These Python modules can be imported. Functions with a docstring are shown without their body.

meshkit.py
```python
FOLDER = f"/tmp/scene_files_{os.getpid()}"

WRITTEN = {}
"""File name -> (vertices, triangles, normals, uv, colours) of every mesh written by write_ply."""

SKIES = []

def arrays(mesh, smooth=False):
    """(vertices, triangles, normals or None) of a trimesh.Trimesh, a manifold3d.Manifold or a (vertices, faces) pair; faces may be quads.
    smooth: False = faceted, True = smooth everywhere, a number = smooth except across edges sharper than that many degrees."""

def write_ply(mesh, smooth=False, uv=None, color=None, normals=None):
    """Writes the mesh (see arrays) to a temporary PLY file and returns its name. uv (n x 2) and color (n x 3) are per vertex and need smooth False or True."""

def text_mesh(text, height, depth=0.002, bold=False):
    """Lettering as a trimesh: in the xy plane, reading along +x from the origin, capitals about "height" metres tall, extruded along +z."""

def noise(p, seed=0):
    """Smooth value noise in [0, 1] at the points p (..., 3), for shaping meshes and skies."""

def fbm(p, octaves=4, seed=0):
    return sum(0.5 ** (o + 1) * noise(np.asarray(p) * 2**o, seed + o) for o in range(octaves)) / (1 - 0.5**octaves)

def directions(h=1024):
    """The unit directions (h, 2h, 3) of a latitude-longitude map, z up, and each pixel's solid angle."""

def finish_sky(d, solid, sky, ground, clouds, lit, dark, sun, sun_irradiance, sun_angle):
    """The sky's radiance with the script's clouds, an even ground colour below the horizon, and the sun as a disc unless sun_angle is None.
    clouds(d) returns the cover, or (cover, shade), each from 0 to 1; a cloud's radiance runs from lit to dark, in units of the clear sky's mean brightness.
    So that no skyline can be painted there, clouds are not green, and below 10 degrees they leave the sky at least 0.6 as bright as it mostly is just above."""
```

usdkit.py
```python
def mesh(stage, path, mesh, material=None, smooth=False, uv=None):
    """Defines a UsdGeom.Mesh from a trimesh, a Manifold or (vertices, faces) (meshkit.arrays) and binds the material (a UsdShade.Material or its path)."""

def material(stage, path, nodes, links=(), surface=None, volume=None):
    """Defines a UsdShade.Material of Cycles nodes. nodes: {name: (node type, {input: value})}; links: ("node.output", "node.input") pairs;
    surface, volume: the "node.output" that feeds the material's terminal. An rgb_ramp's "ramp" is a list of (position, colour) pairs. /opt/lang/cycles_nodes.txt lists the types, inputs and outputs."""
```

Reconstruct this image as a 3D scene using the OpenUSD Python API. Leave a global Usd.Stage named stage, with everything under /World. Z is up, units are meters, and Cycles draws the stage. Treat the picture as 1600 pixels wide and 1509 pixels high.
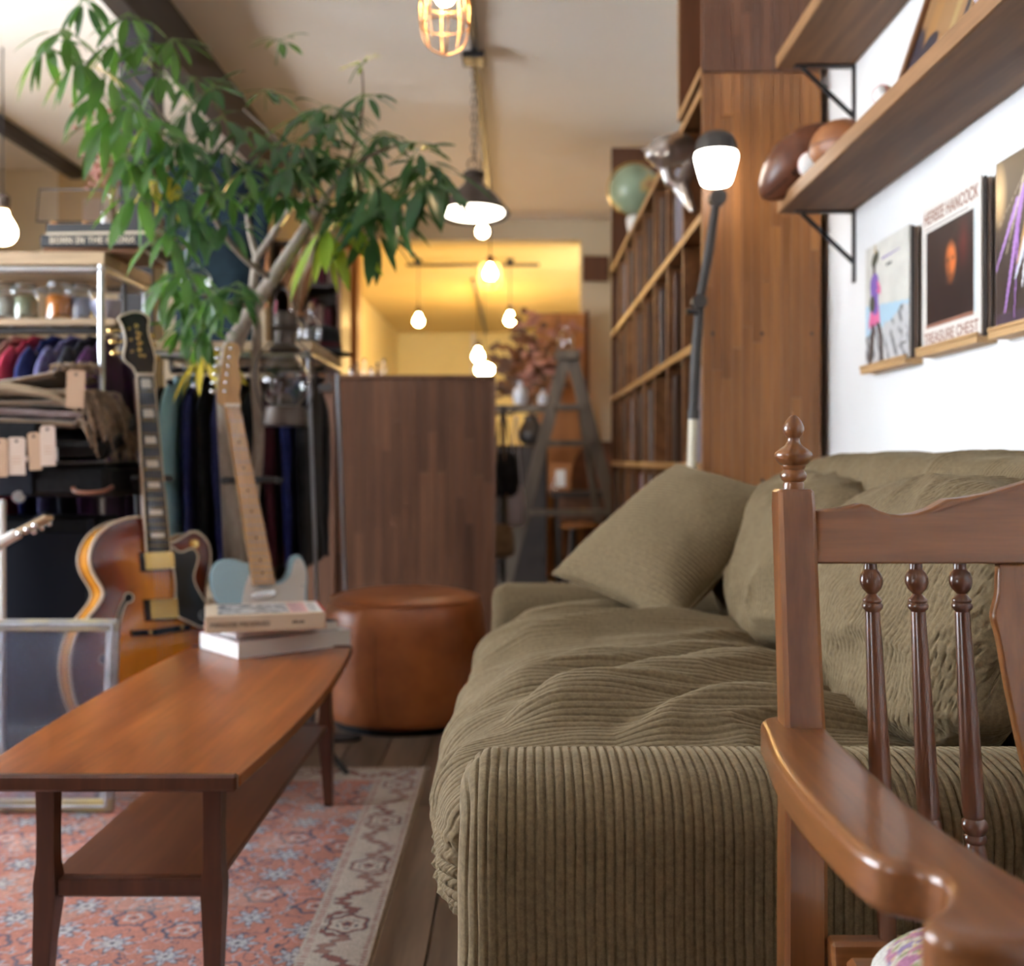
import math, random
import numpy as np, trimesh, usdkit, meshkit
from scipy.spatial import Delaunay
from shapely.geometry import Polygon, Point, LineString
from shapely import affinity
import shapely
from pxr import Usd, UsdGeom, UsdLux, UsdShade, Gf, Sdf, Vt

rnd = random.Random(7)
rng = np.random.default_rng(7)
stage = Usd.Stage.CreateInMemory()
UsdGeom.SetStageUpAxis(stage, UsdGeom.Tokens.z)
UsdGeom.SetStageMetersPerUnit(stage, 1.0)
UsdGeom.Xform.Define(stage, '/World')

# ---------------------------------------------------------------- camera, sky, exposure
F = 1750.0            # focal length in pixels of the 1600 x 1509 picture
CX, CY = 808.0, 718.0 # principal point (lens shift)
EYE = 0.88
FMM = F / 1600 * 36
cam = UsdGeom.Camera.Define(stage, '/World/camera')
cam.CreateHorizontalApertureAttr(36.0)
cam.CreateVerticalApertureAttr(36.0 * 1509 / 1600)
cam.CreateFocalLengthAttr(FMM)
cam.CreateHorizontalApertureOffsetAttr((800 - CX) * 36 / 1600)
cam.CreateVerticalApertureOffsetAttr((CY - 754.5) * 36 / 1600)
cam.CreateClippingRangeAttr(Gf.Vec2f(0.02, 100))
cam.CreateFStopAttr(4.6)
cam.CreateFocusDistanceAttr(1.20)
cam.CreateExposureAttr(0.0)
cx_ = UsdGeom.Xformable(cam)
cx_.AddTranslateOp().Set(Gf.Vec3d(0, 0, EYE))
cx_.AddRotateXOp().Set(90.0)

sky = UsdLux.DomeLight.Define(stage, '/World/sky')     # an even, slightly blue overcast sky
sky.CreateColorAttr(Gf.Vec3f(0.90, 0.97, 1.07))
sky.CreateIntensityAttr(8.0)

# ---------------------------------------------------------------- helpers
def P(px, py, d):
    return np.array([(px - CX) * d / F, d, EYE - (py - CY) * d / F])

used = {}
def numbered(parent, name):
    k = (parent, name)
    used[k] = used.get(k, -1) + 1
    return f'{parent}/{name}' + (f'_{used[k]:03d}' if used[k] else '')

class T:
    def __init__(s, path, loc): s.path, s.loc = path, np.asarray(loc, float)

def setd(prim, label=None, cat=None, group=None, kind=None):
    for k, v in (('label', label), ('category', cat), ('group', group), ('kind', kind)):
        if v: prim.SetCustomDataByKey(k, v)

def thing(name, label, cat, loc=(0, 0, 0), group=None, kind=None):
    """an Xform at the thing's base; its parts are given in world coordinates"""
    p = numbered('/World', name)
    x = UsdGeom.Xform.Define(stage, p)
    x.AddTranslateOp().Set(Gf.Vec3d(*map(float, loc)))
    setd(x.GetPrim(), label, cat, group, kind)
    return T(p, loc)

def va(mesh):
    if hasattr(mesh, 'to_mesh') or isinstance(mesh, (tuple, list)):
        v, f, _ = meshkit.arrays(mesh); return v, f
    return np.asarray(mesh.vertices, float), np.asarray(mesh.faces)

def part(t, name, mesh, m, smooth=30, color=None, label=None, kind=None):
    v, f = va(mesh)
    p = numbered(t.path, name)
    mm = usdkit.mesh(stage, p, (v - t.loc, f), M[m], smooth=True if color is not None else smooth)
    if color is not None:
        UsdGeom.PrimvarsAPI(mm).CreatePrimvar('tint', Sdf.ValueTypeNames.Color3fArray, 'vertex').Set(Vt.Vec3fArray.FromNumpy(np.asarray(color, np.float32)))
    setd(mm.GetPrim(), label, None, None, kind)
    return T(p, t.loc)

def single(name, mesh, m, label, cat, smooth=30, group=None, kind=None, color=None):
    t = T('/World', (0, 0, 0))
    r = part(t, name, mesh, m, smooth, color)
    setd(stage.GetPrimAtPath(r.path), label, cat, group, kind)
    return r

def struct(name, mesh, m, smooth=False):
    r = part(T('/World', (0, 0, 0)), name, mesh, m, smooth)
    setd(stage.GetPrimAtPath(r.path), kind='structure')
    return r

def dup(src, loc, label, cat, group, rotz=0.0):
    base = src.path.rsplit('/', 1)[1]
    p = numbered('/World', base)
    x = UsdGeom.Xform.Define(stage, p)
    x.GetPrim().GetReferences().AddInternalReference(src.path)
    xf = UsdGeom.Xformable(x.GetPrim()); xf.ClearXformOpOrder()
    x.GetPrim().GetAttribute('xformOp:translate').Set(Gf.Vec3d(*map(float, loc)))
    ops = [xf.GetPrim().GetAttribute('xformOp:translate')]
    o = UsdGeom.XformOp(ops[0]); lst = [o]
    if rotz:
        r = xf.AddRotateZOp(); r.Set(rotz); lst.append(r)
    xf.SetXformOpOrder(lst)
    x.GetPrim().SetInstanceable(True)
    setd(x.GetPrim(), label, cat, group)
    return T(p, loc)

def cat(*ms):
    vs, fs, n = [], [], 0
    for m in ms:
        v, f = va(m); vs.append(v); fs.append(f + n); n += len(v)
    return trimesh.Trimesh(np.vstack(vs), np.vstack(fs), process=False)

_hull = {}
def box(x0, x1, y0, y1, z0, z1, b=0.0):
    lo = np.array([min(x0, x1), min(y0, y1), min(z0, z1)], float); hi = np.array([max(x0, x1), max(y0, y1), max(z0, z1)], float)
    if b <= 0:
        return trimesh.creation.box(bounds=[lo, hi])
    b = min(b, 0.45 * (hi - lo).min())
    c, h = (lo + hi) / 2, (hi - lo) / 2
    pts = []; key = []
    for s in np.ndindex(2, 2, 2):
        sg = np.array(s) * 2 - 1
        for a in range(3):
            i = np.full(3, b); i[a] = 0
            pts.append(c + sg * (h - i))
    if 'f' not in _hull:
        q = np.array([np.array(sg) * (1 - np.where(np.arange(3) == a, 0, .2)) for sg in [np.array(s) * 2 - 1 for s in np.ndindex(2, 2, 2)] for a in range(3)])
        hm = trimesh.convex.convex_hull(q)
        idx = [int(np.argmin(((q - v) ** 2).sum(1))) for v in hm.vertices]
        _hull['f'] = np.array(idx)[hm.faces]
    return trimesh.Trimesh(np.array(pts), _hull['f'].copy(), process=False)

def frame(mesh, o, ex, ey, ez):
    v, f = va(mesh)
    A = np.stack([ex, ey, ez], 1).astype(float)
    w = v @ A.T + np.asarray(o, float)
    if np.linalg.det(A) < 0: f = f[:, ::-1]
    return trimesh.Trimesh(w, f, process=False)

def rotz(mesh, deg, c=(0, 0)):
    a = math.radians(deg); ca, sa = math.cos(a), math.sin(a)
    return frame(mesh, (c[0] - ca * c[0] + sa * c[1], c[1] - sa * c[0] - ca * c[1], 0), (ca, sa, 0), (-sa, ca, 0), (0, 0, 1))

def lathe(prof, c=(0, 0, 0), n=32, cap=True):
    """prof: (r, z) pairs from bottom to top"""
    pr = np.array(prof, float)
    a = np.arange(n) * 2 * np.pi / n
    v = np.stack([pr[:, 0, None] * np.cos(a), pr[:, 0, None] * np.sin(a), np.repeat(pr[:, 1, None], n, 1)], -1).reshape(-1, 3)
    f = []
    for i in range(len(pr) - 1):
        j = np.arange(n); k = (j + 1) % n
        f.append(np.stack([i * n + j, i * n + k, (i + 1) * n + k, (i + 1) * n + j], 1))
    f = np.vstack(f)
    tri = np.vstack([f[:, [0, 1, 2]], f[:, [0, 2, 3]]])
    v = np.vstack([v, [[0, 0, pr[0, 1]], [0, 0, pr[-1, 1]]]])
    j = np.arange(n); k = (j + 1) % n; q = len(v)
    caps = []
    if cap and pr[0, 0] > 1e-6: caps.append(np.stack([np.full(n, q - 2), k, j], 1))
    if cap and pr[-1, 0] > 1e-6: caps.append(np.stack([np.full(n, q - 1), (len(pr) - 1) * n + j, (len(pr) - 1) * n + k], 1))
    tri = np.vstack([tri] + caps)
    m = trimesh.Trimesh(v + np.asarray(c, float), tri, process=True)
    m.update_faces(m.nondegenerate_faces()); m.remove_unreferenced_vertices()
    return m

def tube(pts, r, n=10, caps=True, closed=False):
    p = np.asarray(pts, float); m = len(p)
    r = np.broadcast_to(np.asarray(r, float), (m,))
    if closed: t = np.roll(p, -1, 0) - np.roll(p, 1, 0)
    else: t = np.gradient(p, axis=0)
    t /= np.maximum(np.linalg.norm(t, axis=1, keepdims=True), 1e-12)
    u = np.cross(t[0], [0, 0, 1.0]);
    if np.linalg.norm(u) < 1e-3: u = np.cross(t[0], [1.0, 0, 0])
    u /= np.linalg.norm(u); rows = []
    for i in range(m):
        u = u - t[i] * (u @ t[i]); u /= np.linalg.norm(u)
        w = np.cross(t[i], u)
        a = np.arange(n) * 2 * np.pi / n
        rows.append(p[i] + r[i] * (np.cos(a)[:, None] * u + np.sin(a)[:, None] * w))
    v = np.vstack(rows); f = []
    for i in range(m if closed else m - 1):
        j = np.arange(n); k = (j + 1) % n; i2 = (i + 1) % m
        f.append(np.stack([i * n + j, i * n + k, i2 * n + k, i2 * n + j], 1))
    f = np.vstack(f); tri = np.vstack([f[:, [0, 1, 2]], f[:, [0, 2, 3]]])
    if caps and not closed:
        v = np.vstack([v, p[:1], p[-1:]]); q = len(v); j = np.arange(n); k = (j + 1) % n
        tri = np.vstack([tri, np.stack([np.full(n, q - 2), k, j], 1), np.stack([np.full(n, q - 1), (m - 1) * n + j, (m - 1) * n + k], 1)])
    return trimesh.Trimesh(v, tri, process=False)

def spline(pts, n=40, closed=False):
    from scipy.interpolate import CubicSpline
    p = np.asarray(pts, float)
    if closed: p = np.vstack([p, p[:1]])
    s = np.concatenate([[0], np.cumsum(np.maximum(np.linalg.norm(np.diff(p, axis=0), axis=1), 1e-9) ** .5)])
    cs = CubicSpline(s, p, bc_type='periodic' if closed else 'natural')
    q = cs(np.linspace(0, s[-1], n + 1 if closed else n))
    return q[:-1] if closed else q

def sphere(c, r, n=24, sx=1, sy=1, sz=1):
    m = trimesh.creation.uv_sphere(radius=1, count=[n // 2 + 2, n])
    return trimesh.Trimesh(np.asarray(m.vertices) * [r * sx, r * sy, r * sz] + np.asarray(c), m.faces, process=False)

def bar(a, b, w, h=None, up=(0, 0, 1), bev=0.0):
    """a rectangular bar from a to b: w across, h along 'up'"""
    a, b = np.asarray(a, float), np.asarray(b, float); h = h or w
    ez = b - a; L = np.linalg.norm(ez); ez /= L
    ex = np.cross(up, ez)
    if np.linalg.norm(ex) < 1e-4: ex = np.cross((1, 0, 0), ez)
    ex /= np.linalg.norm(ex); ey = np.cross(ez, ex)
    return frame(box(-w / 2, w / 2, -h / 2, h / 2, 0, L, bev), a, ex, ey, ez)

def prism(poly, h):
    gs = getattr(poly, 'geoms', [poly])
    return cat(*[trimesh.creation.extrude_polygon(g, h, engine='earcut') for g in gs if g.area > 0])

def gridmesh(V, closed_u=False):
    a, b = V.shape[:2]
    i = np.arange(a * b).reshape(a, b)
    if closed_u: i = np.vstack([i, i[:1]])
    q = np.stack([i[:-1, :-1], i[1:, :-1], i[1:, 1:], i[:-1, 1:]], -1).reshape(-1, 4)
    return trimesh.Trimesh(V.reshape(-1, 3), np.vstack([q[:, [0, 1, 2]], q[:, [0, 2, 3]]]), process=False)

def gnormals(V):
    du = np.gradient(V, axis=0); dv = np.gradient(V, axis=1)
    n = np.cross(du, dv); return n / np.maximum(np.linalg.norm(n, axis=-1, keepdims=True), 1e-9)

# a tilted plane in space with its own axes: for flat things seen at an angle (guitars, album sleeves)
class Plane:
    def __init__(s, o, n):
        s.o = np.asarray(o, float); s.n = np.asarray(n, float) / np.linalg.norm(n)
        s.u = np.cross((0, 0, 1), s.n) ; s.u /= np.linalg.norm(s.u); s.w = np.cross(s.n, s.u)
    def uv(s, px, py):
        r = np.array([(px - CX) / F, 1, -(py - CY) / F]); e = np.array([0, 0, EYE])
        p = e + r * ((s.o - e) @ s.n) / (r @ s.n) - s.o
        return np.array([p @ s.u, p @ s.w])
    def poly(s, pts): return [s.uv(*p) for p in pts]
    def at(s, mesh, off=0.0): return frame(mesh, s.o + s.n * off, s.u, s.w, s.n)
    def p3(s, u, w, off=0.0): return s.o + s.u * u + s.w * w + s.n * off

# ---------------------------------------------------------------- materials
M = {}
LK = '/World/Looks/'
def mat(name, col, rough=.6, metal=0.0, **kw):
    M[name] = usdkit.material(stage, LK + name, {'p': ('principled_bsdf', {'base_color': col, 'roughness': rough, 'metallic': metal, **kw})}, surface='p.BSDF'); return name

def mottled(name, c1, c2, scale=8.0, rough=.6, bump=0.0, bscale=60.0, stretch=(1, 1, 1), rand=0.0, **kw):
    nodes = {'t': ('texture_coordinate', {}), 'mp': ('mapping', {'scale': stretch}),
             'n': ('noise_texture', {'scale': scale, 'detail': 4.0, 'roughness': .6}),
             'r': ('rgb_ramp', {'ramp': [(.3, c1), (.7, c2)]}), 'p': ('principled_bsdf', {'roughness': rough, **kw})}
    links = [('t.object', 'mp.vector'), ('mp.vector', 'n.vector'), ('n.fac', 'r.fac')]
    src = 'r.color'
    if rand:
        nodes['oi'] = ('object_info', {}); nodes['mr'] = ('map_range', {'from_min': 0.0, 'from_max': 1.0, 'to_min': 1 - rand, 'to_max': 1 + rand})
        nodes['h'] = ('hsv', {'hue': .5, 'saturation': 1.0, 'fac': 1.0})
        links += [('oi.random', 'mr.value'), ('mr.result', 'h.value'), ('r.color', 'h.color')]; src = 'h.color'
    links.append((src, 'p.base_color'))
    if bump:
        nodes['n2'] = ('noise_texture', {'scale': bscale, 'detail': 3.0}); nodes['b'] = ('bump', {'strength': bump, 'distance': .004})
        links += [('mp.vector', 'n2.vector'), ('n2.fac', 'b.height'), ('b.normal', 'p.normal')]
    M[name] = usdkit.material(stage, LK + name, nodes, links, surface='p.BSDF'); return name

def wood(name, c1, c2, axis='y', scale=6.0, rough=.45, rand=0.0, bump=.12, fine=(.82, 1.12), **kw):
    st = {'x': (.07, 1, 1), 'y': (1, .07, 1), 'z': (1, 1, .07)}[axis]
    nodes = {'t': ('texture_coordinate', {}), 'oi': ('object_info', {}), 'mp': ('mapping', {'scale': tuple(scale * s for s in st)}),
             'ad': ('vector_math', {'math_type': 'add'}), 'sc': ('vector_math', {'math_type': 'scale', 'scale': 31.0}), 'cb': ('combine_xyz', {}),
             'n': ('noise_texture', {'scale': 1.0, 'detail': 5.0, 'roughness': .55, 'distortion': 1.2}),
             'w': ('noise_texture', {'scale': 9.0, 'detail': 3.0, 'roughness': .7}),
             'r': ('rgb_ramp', {'ramp': [(.28, c1), (.72, c2)]}), 'mr': ('map_range', {'from_min': .3, 'from_max': .7, 'to_min': fine[0], 'to_max': fine[1]}),
             'm2': ('map_range', {'from_min': 0.0, 'from_max': 1.0, 'to_min': 1 - rand, 'to_max': 1 + rand}), 'mu': ('math', {'math_type': 'multiply'}),
             'h': ('hsv', {'hue': .5, 'saturation': 1.0, 'fac': 1.0}), 'b': ('bump', {'strength': bump, 'distance': .002}), 'p': ('principled_bsdf', {'roughness': rough, **kw})}
    links = [('t.object', 'mp.vector'), ('oi.random', 'cb.x'), ('oi.random', 'cb.y'), ('oi.random', 'cb.z'), ('cb.vector', 'sc.vector1'), ('mp.vector', 'ad.vector1'), ('sc.vector', 'ad.vector2'),
             ('ad.vector', 'n.vector'), ('ad.vector', 'w.vector'), ('n.fac', 'r.fac'), ('w.fac', 'mr.value'), ('oi.random', 'm2.value'), ('mr.result', 'mu.value1'), ('m2.result', 'mu.value2'),
             ('mu.value', 'h.value'), ('r.color', 'h.color'), ('h.color', 'p.base_color'), ('w.fac', 'b.height'), ('b.normal', 'p.normal')]
    M[name] = usdkit.material(stage, LK + name, nodes, links, surface='p.BSDF'); return name

def tinted(name, rough=.5, noise=None, bump=0.0, **kw):
    nodes = {'a': ('attribute', {'attribute': 'tint'}), 'p': ('principled_bsdf', {'roughness': rough, **kw})}
    links = [('a.color', 'p.base_color')]
    if noise:
        nodes.update({'t': ('texture_coordinate', {}), 'n': ('noise_texture', {'scale': noise, 'detail': 2.0}), 'mr': ('map_range', {'from_min': .3, 'from_max': .7, 'to_min': .8, 'to_max': 1.2}), 'h': ('hsv', {'hue': .5, 'saturation': 1.0, 'fac': 1.0})})
        links = [('t.object', 'n.vector'), ('n.fac', 'mr.value'), ('mr.result', 'h.value'), ('a.color', 'h.color'), ('h.color', 'p.base_color')]
        if bump:
            nodes['b'] = ('bump', {'strength': bump, 'distance': .003}); links += [('n.fac', 'b.height'), ('b.normal', 'p.normal')]
    M[name] = usdkit.material(stage, LK + name, nodes, links, surface='p.BSDF'); return name

def emis(name, col, s):
    M[name] = usdkit.material(stage, LK + name, {'e': ('emission', {'color': col, 'strength': s})}, surface='e.emission'); return name

def pane(name, tint=(1, 1, 1), gl=.06, rough=0.0):
    """see-through glass: transparent, with a mirror reflection that grows towards grazing angles on both faces"""
    M[name] = usdkit.material(stage, LK + name, {'t': ('transparent_bsdf', {'color': tint}), 'g': ('glossy_bsdf', {'color': (1, 1, 1), 'roughness': rough}), 'w': ('layer_weight', {'blend': .5}),
        'pw': ('math', {'math_type': 'power', 'value2': 4.0}), 'ma': ('math', {'math_type': 'multiply_add', 'value2': .75, 'value3': gl, 'use_clamp': True}), 'mx': ('mix_closure', {})},
        [('w.facing', 'pw.value1'), ('pw.value', 'ma.value1'), ('ma.value', 'mx.fac'), ('t.BSDF', 'mx.closure1'), ('g.BSDF', 'mx.closure2')], surface='mx.closure'); return name

# setting
mottled('white_wall', (.78, .79, .78), (.84, .85, .84), 1.5, .75, bump=.08, bscale=40)
mottled('cream_wall', (.56, .48, .34), (.62, .54, .40), 1.2, .8)
mottled('ceiling_paint', (.80, .74, .66), (.85, .79, .71), .7, .85)
mottled('yellow_wall', (.66, .50, .18), (.72, .56, .22), 1.0, .8)
wood('floor_board', (.115, .070, .043), (.235, .155, .10), 'y', 9, .55, rand=.22, bump=.3)
mat('dark_paint', (.018, .016, .018), .5)
wood('beam_wood', (.02, .015, .013), (.045, .033, .028), 'y', 5, .55)
pane('window_pane', (1, 1, 1), .03)
# woods
wood('stave', (.20, .074, .019), (.39, .162, .046), 'z', 7, .42, rand=.16, bump=.08)
wood('stave_dark', (.085, .036, .020), (.175, .078, .040), 'z', 7, .42, rand=.20, bump=.08)
wood('stave_red', (.09, .032, .014), (.17, .066, .028), 'z', 7, .45, rand=.2, bump=.08)
wood('shelf_board', (.14, .055, .02), (.30, .135, .05), 'y', 7, .45, rand=.12)
wood('shelf_edge', (.30, .15, .055), (.48, .26, .10), 'y', 7, .4)
wood('rough_plank', (.10, .048, .022), (.24, .125, .058), 'y', 7, .62, bump=.3)
wood('plank_edge', (.22, .105, .042), (.36, .19, .08), 'y', 7, .55)
wood('teak_dark', (.075, .024, .009), (.17, .058, .021), 'y', 8, .42, bump=.05)
wood('teak', (.135, .033, .008), (.39, .118, .026), 'y', 8, .30, bump=.05, coat_weight=.25, coat_roughness=.2)
wood('teak_leg', (.045, .015, .008), (.11, .037, .018), 'z', 9, .32, bump=.05)
wood('chair_wood', (.095, .029, .008), (.30, .115, .033), 'z', 9, .27, bump=.04, coat_weight=.4, coat_roughness=.12)
wood('chair_wood_x', (.095, .029, .008), (.30, .115, .033), 'x', 9, .27, bump=.04, coat_weight=.4, coat_roughness=.12)
wood('chair_wood_y', (.095, .029, .008), (.30, .115, .033), 'y', 9, .27, bump=.04, coat_weight=.4, coat_roughness=.12)
wood('spindle_wood', (.075, .024, .012), (.20, .075, .030), 'z', 9, .24, bump=.03, coat_weight=.5, coat_roughness=.1)
wood('ladder_wood', (.10, .08, .062), (.24, .195, .15), 'z', 8, .75, bump=.4)
wood('pale_board', (.38, .26, .15), (.56, .40, .24), 'x', 6, .6)
wood('orange_board', (.33, .12, .035), (.55, .24, .075), 'z', 4, .5)
wood('ledge_wood', (.42, .24, .10), (.62, .40, .19), 'y', 9, .5)
wood('maple', (.42, .21, .065), (.55, .30, .10), 'z', 9, .3, coat_weight=.4, coat_roughness=.1)
# fabrics, leather
mottled('corduroy', (.100, .069, .031), (.172, .122, .059), 160, .9, stretch=(1, 1, 1), sheen_weight=.22, sheen_roughness=.3, sheen_tint=(.85, .70, .45))
mottled('leather', (.24, .062, .016), (.47, .145, .038), 5, .38, bump=.12, bscale=50, coat_weight=.15, coat_roughness=.25)
mottled('ball_leather', (.095, .03, .015), (.19, .068, .032), 14, .36)
mottled('glove_leather', (.26, .09, .03), (.40, .16, .055), 14, .45)
mottled('suede', (.17, .10, .05), (.32, .2, .105), 30, .9)
mat('metal_steel', (.62, .64, .66), .25, 1.0); mat('metal_chrome', (.80, .80, .80), .12, 1.0)
mat('metal_black', (.02, .02, .022), .42); mat('metal_iron', (.06, .055, .052), .5, .6)
mat('metal_bronze', (.075, .055, .042), .42, .4); mat('metal_gold', (.85, .58, .22), .22, 1.0)
mat('metal_copper', (.72, .40, .18), .3, 1.0)
mat('paper', (.80, .79, .76), .8); mat('paper_edge', (.66, .60, .54), .85); mat('kraft', (.42, .27, .17), .85); mat('tag_pale', (.52, .40, .32), .85)
mat('black_card', (.02, .02, .022), .55); mat('ink', (.03, .025, .025), .7); mat('cream_plastic', (.72, .62, .46), .4)
mat('black_gloss', (.012, .012, .014), .12); mat('black_matte', (.010, .010, .012), .5, specular_ior_level=.2); mat('navy_case', (.007, .008, .014), .5, specular_ior_level=.15)
tinted('rug_pile', .95, 260, bump=.5); tinted('lacquer', .15, coat_weight=.25, coat_roughness=.03); tinted('print', .35); tinted('globe_print', .3); tinted('tapestry', .9, 300, bump=.4)
pane('clear_glass', (.97, .98, .98), .09); pane('thin_glass', (.98, .98, .98), .015)
mat('solid_glass', (1, 1, 1), .02, transmission_weight=1.0, ior=1.45)

M['smoky_glass'] = usdkit.material(stage, LK + 'smoky_glass', {'t': ('transparent_bsdf', {'color': (.86, .89, .95)}), 'g': ('glossy_bsdf', {'color': (1, 1, 1), 'roughness': .05}), 'w': ('layer_weight', {'blend': .5}),
    'pw': ('math', {'math_type': 'power', 'value2': 4.0}), 'ma': ('math', {'math_type': 'multiply_add', 'value2': .75, 'value3': .10, 'use_clamp': True}), 'mx': ('mix_closure', {}), 'd': ('diffuse_bsdf', {'color': (.42, .52, .70)}), 'm2': ('mix_closure', {'fac': .11})},
    [('w.facing', 'pw.value1'), ('pw.value', 'ma.value1'), ('ma.value', 'mx.fac'), ('t.BSDF', 'mx.closure1'), ('g.BSDF', 'mx.closure2'), ('mx.closure', 'm2.closure1'), ('d.BSDF', 'm2.closure2')], surface='m2.closure')   # old glass with a film of dust
# ---------------------------------------------------------------- the room
ZC, XW, YB = 2.72, 0.92, 8.6      # ceiling height, right wall, back wall of the shop
XL, YF = -3.7, -2.2               # left wall and shop front, behind the camera
fl = thing('floor', None, None, kind='structure')
struct_sub = part(fl, 'subfloor', box(XL - .1, 2.2, YF - .1, 15.4, -.12, -.022), 'dark_paint', False)
pw = .118
for i in range(int((XW - XL) / pw) + 1):
    x0 = XL + i * pw; x1 = min(x0 + pw, XW)
    if x1 - x0 < .02: continue
    ys = [YF]; y = YF + rnd.uniform(.6, 2.6)
    while y < YB - .5: ys.append(y); y += rnd.uniform(2.0, 3.2)
    ys.append(YB)
    for a, b in zip(ys[:-1], ys[1:]):
        part(fl, 'plank', box(x0 + .0012, x1 - .0012, a + .001, b - .001, -.022, rnd.uniform(-.0012, 0), .002), 'floor_board', False)
part(fl, 'back_room_boards', box(-1.7, 2.1, YB, 15.3, -.022, -.001), 'floor_board', False)

struct('ceiling', cat(box(XL - .1, XW + .1, YF - .1, YB + .1, ZC, ZC + .1)), 'ceiling_paint')
struct('wall_right', box(XW, XW + .12, YF - .1, YB, 0, ZC), 'white_wall')
# back wall with a wide opening into the back room
struct('wall_back', cat(box(-1.66, -1.29, YB, YB + .15, 0, ZC), box(.49, XW + .12, YB, YB + .15, 1.02, ZC), box(-1.29, .49, YB, YB + .15, 2.566, ZC)), 'cream_wall')
struct('trim_1', box(.49, XW + .12, YB - .02, YB + .16, 0, 1.02), 'stave_red')
struct('trim_2', box(.505, .70, YB - .03, YB - .001, 2.245, 2.44, .004), 'stave_red')
struct('trim_3', box(-1.33, -1.22, YB - .03, YB + .17, 0, 2.60, .004), 'orange_board')
struct('wall_back_left', cat(box(XL - .1, -1.60, 7.1, 7.22, 0, ZC), box(-1.72, -1.60, 7.22, YB + .1, 0, ZC)), 'cream_wall')
# back room, warm yellow
struct('wall_back_room', cat(box(-1.75, 2.2, 15.2, 15.3, 0, 2.7), box(-1.75, -1.63, YB + .15, 15.2, 0, 2.7), box(2.1, 2.2, YB + .15, 15.2, 0, 2.7)), 'yellow_wall')
struct('ceiling_back_room', box(-1.75, 2.2, YB + .15, 15.3, 2.6, 2.7), 'yellow_wall')
struct('trim_4', box(-.62, -.57, 15.16, 15.199, 0, 2.6), 'cream_wall')

# left wall and shop front: big daylight windows
wl, wf = [], []
wl.append(box(XL - .12, XL, YF - .1, 7.2, 0, .35)); wl.append(box(XL - .12, XL, YF - .1, 7.2, 2.45, ZC))
lw = [(-2.05, -1.40, 1.05), (1.2, 2.65, .5), (2.8, 4.25, .5)]
edges = [YF - .1] + [e for w in lw for e in w[:2]] + [7.2]
for a, b, s_ in lw: wl.append(box(XL - .12, XL, a, b, .35, s_))
for a, b in zip(edges[::2], edges[1::2]): wl.append(box(XL - .12, XL, a, b, .35, 2.45))
struct('wall_left', cat(*wl), 'cream_wall')
wf.append(box(XL, XW, YF - .12, YF, 0, .35)); wf.append(box(XL, XW, YF - .12, YF, 2.5, ZC))
fw = []
edges = [XL] + [e for w in fw for e in w] + [XW]
for a, b in zip(edges[::2], edges[1::2]): wf.append(box(a, b, YF - .12, YF, .35, 2.5))
struct('wall_front', cat(*wf), 'stave_red')
wn = 0
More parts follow.
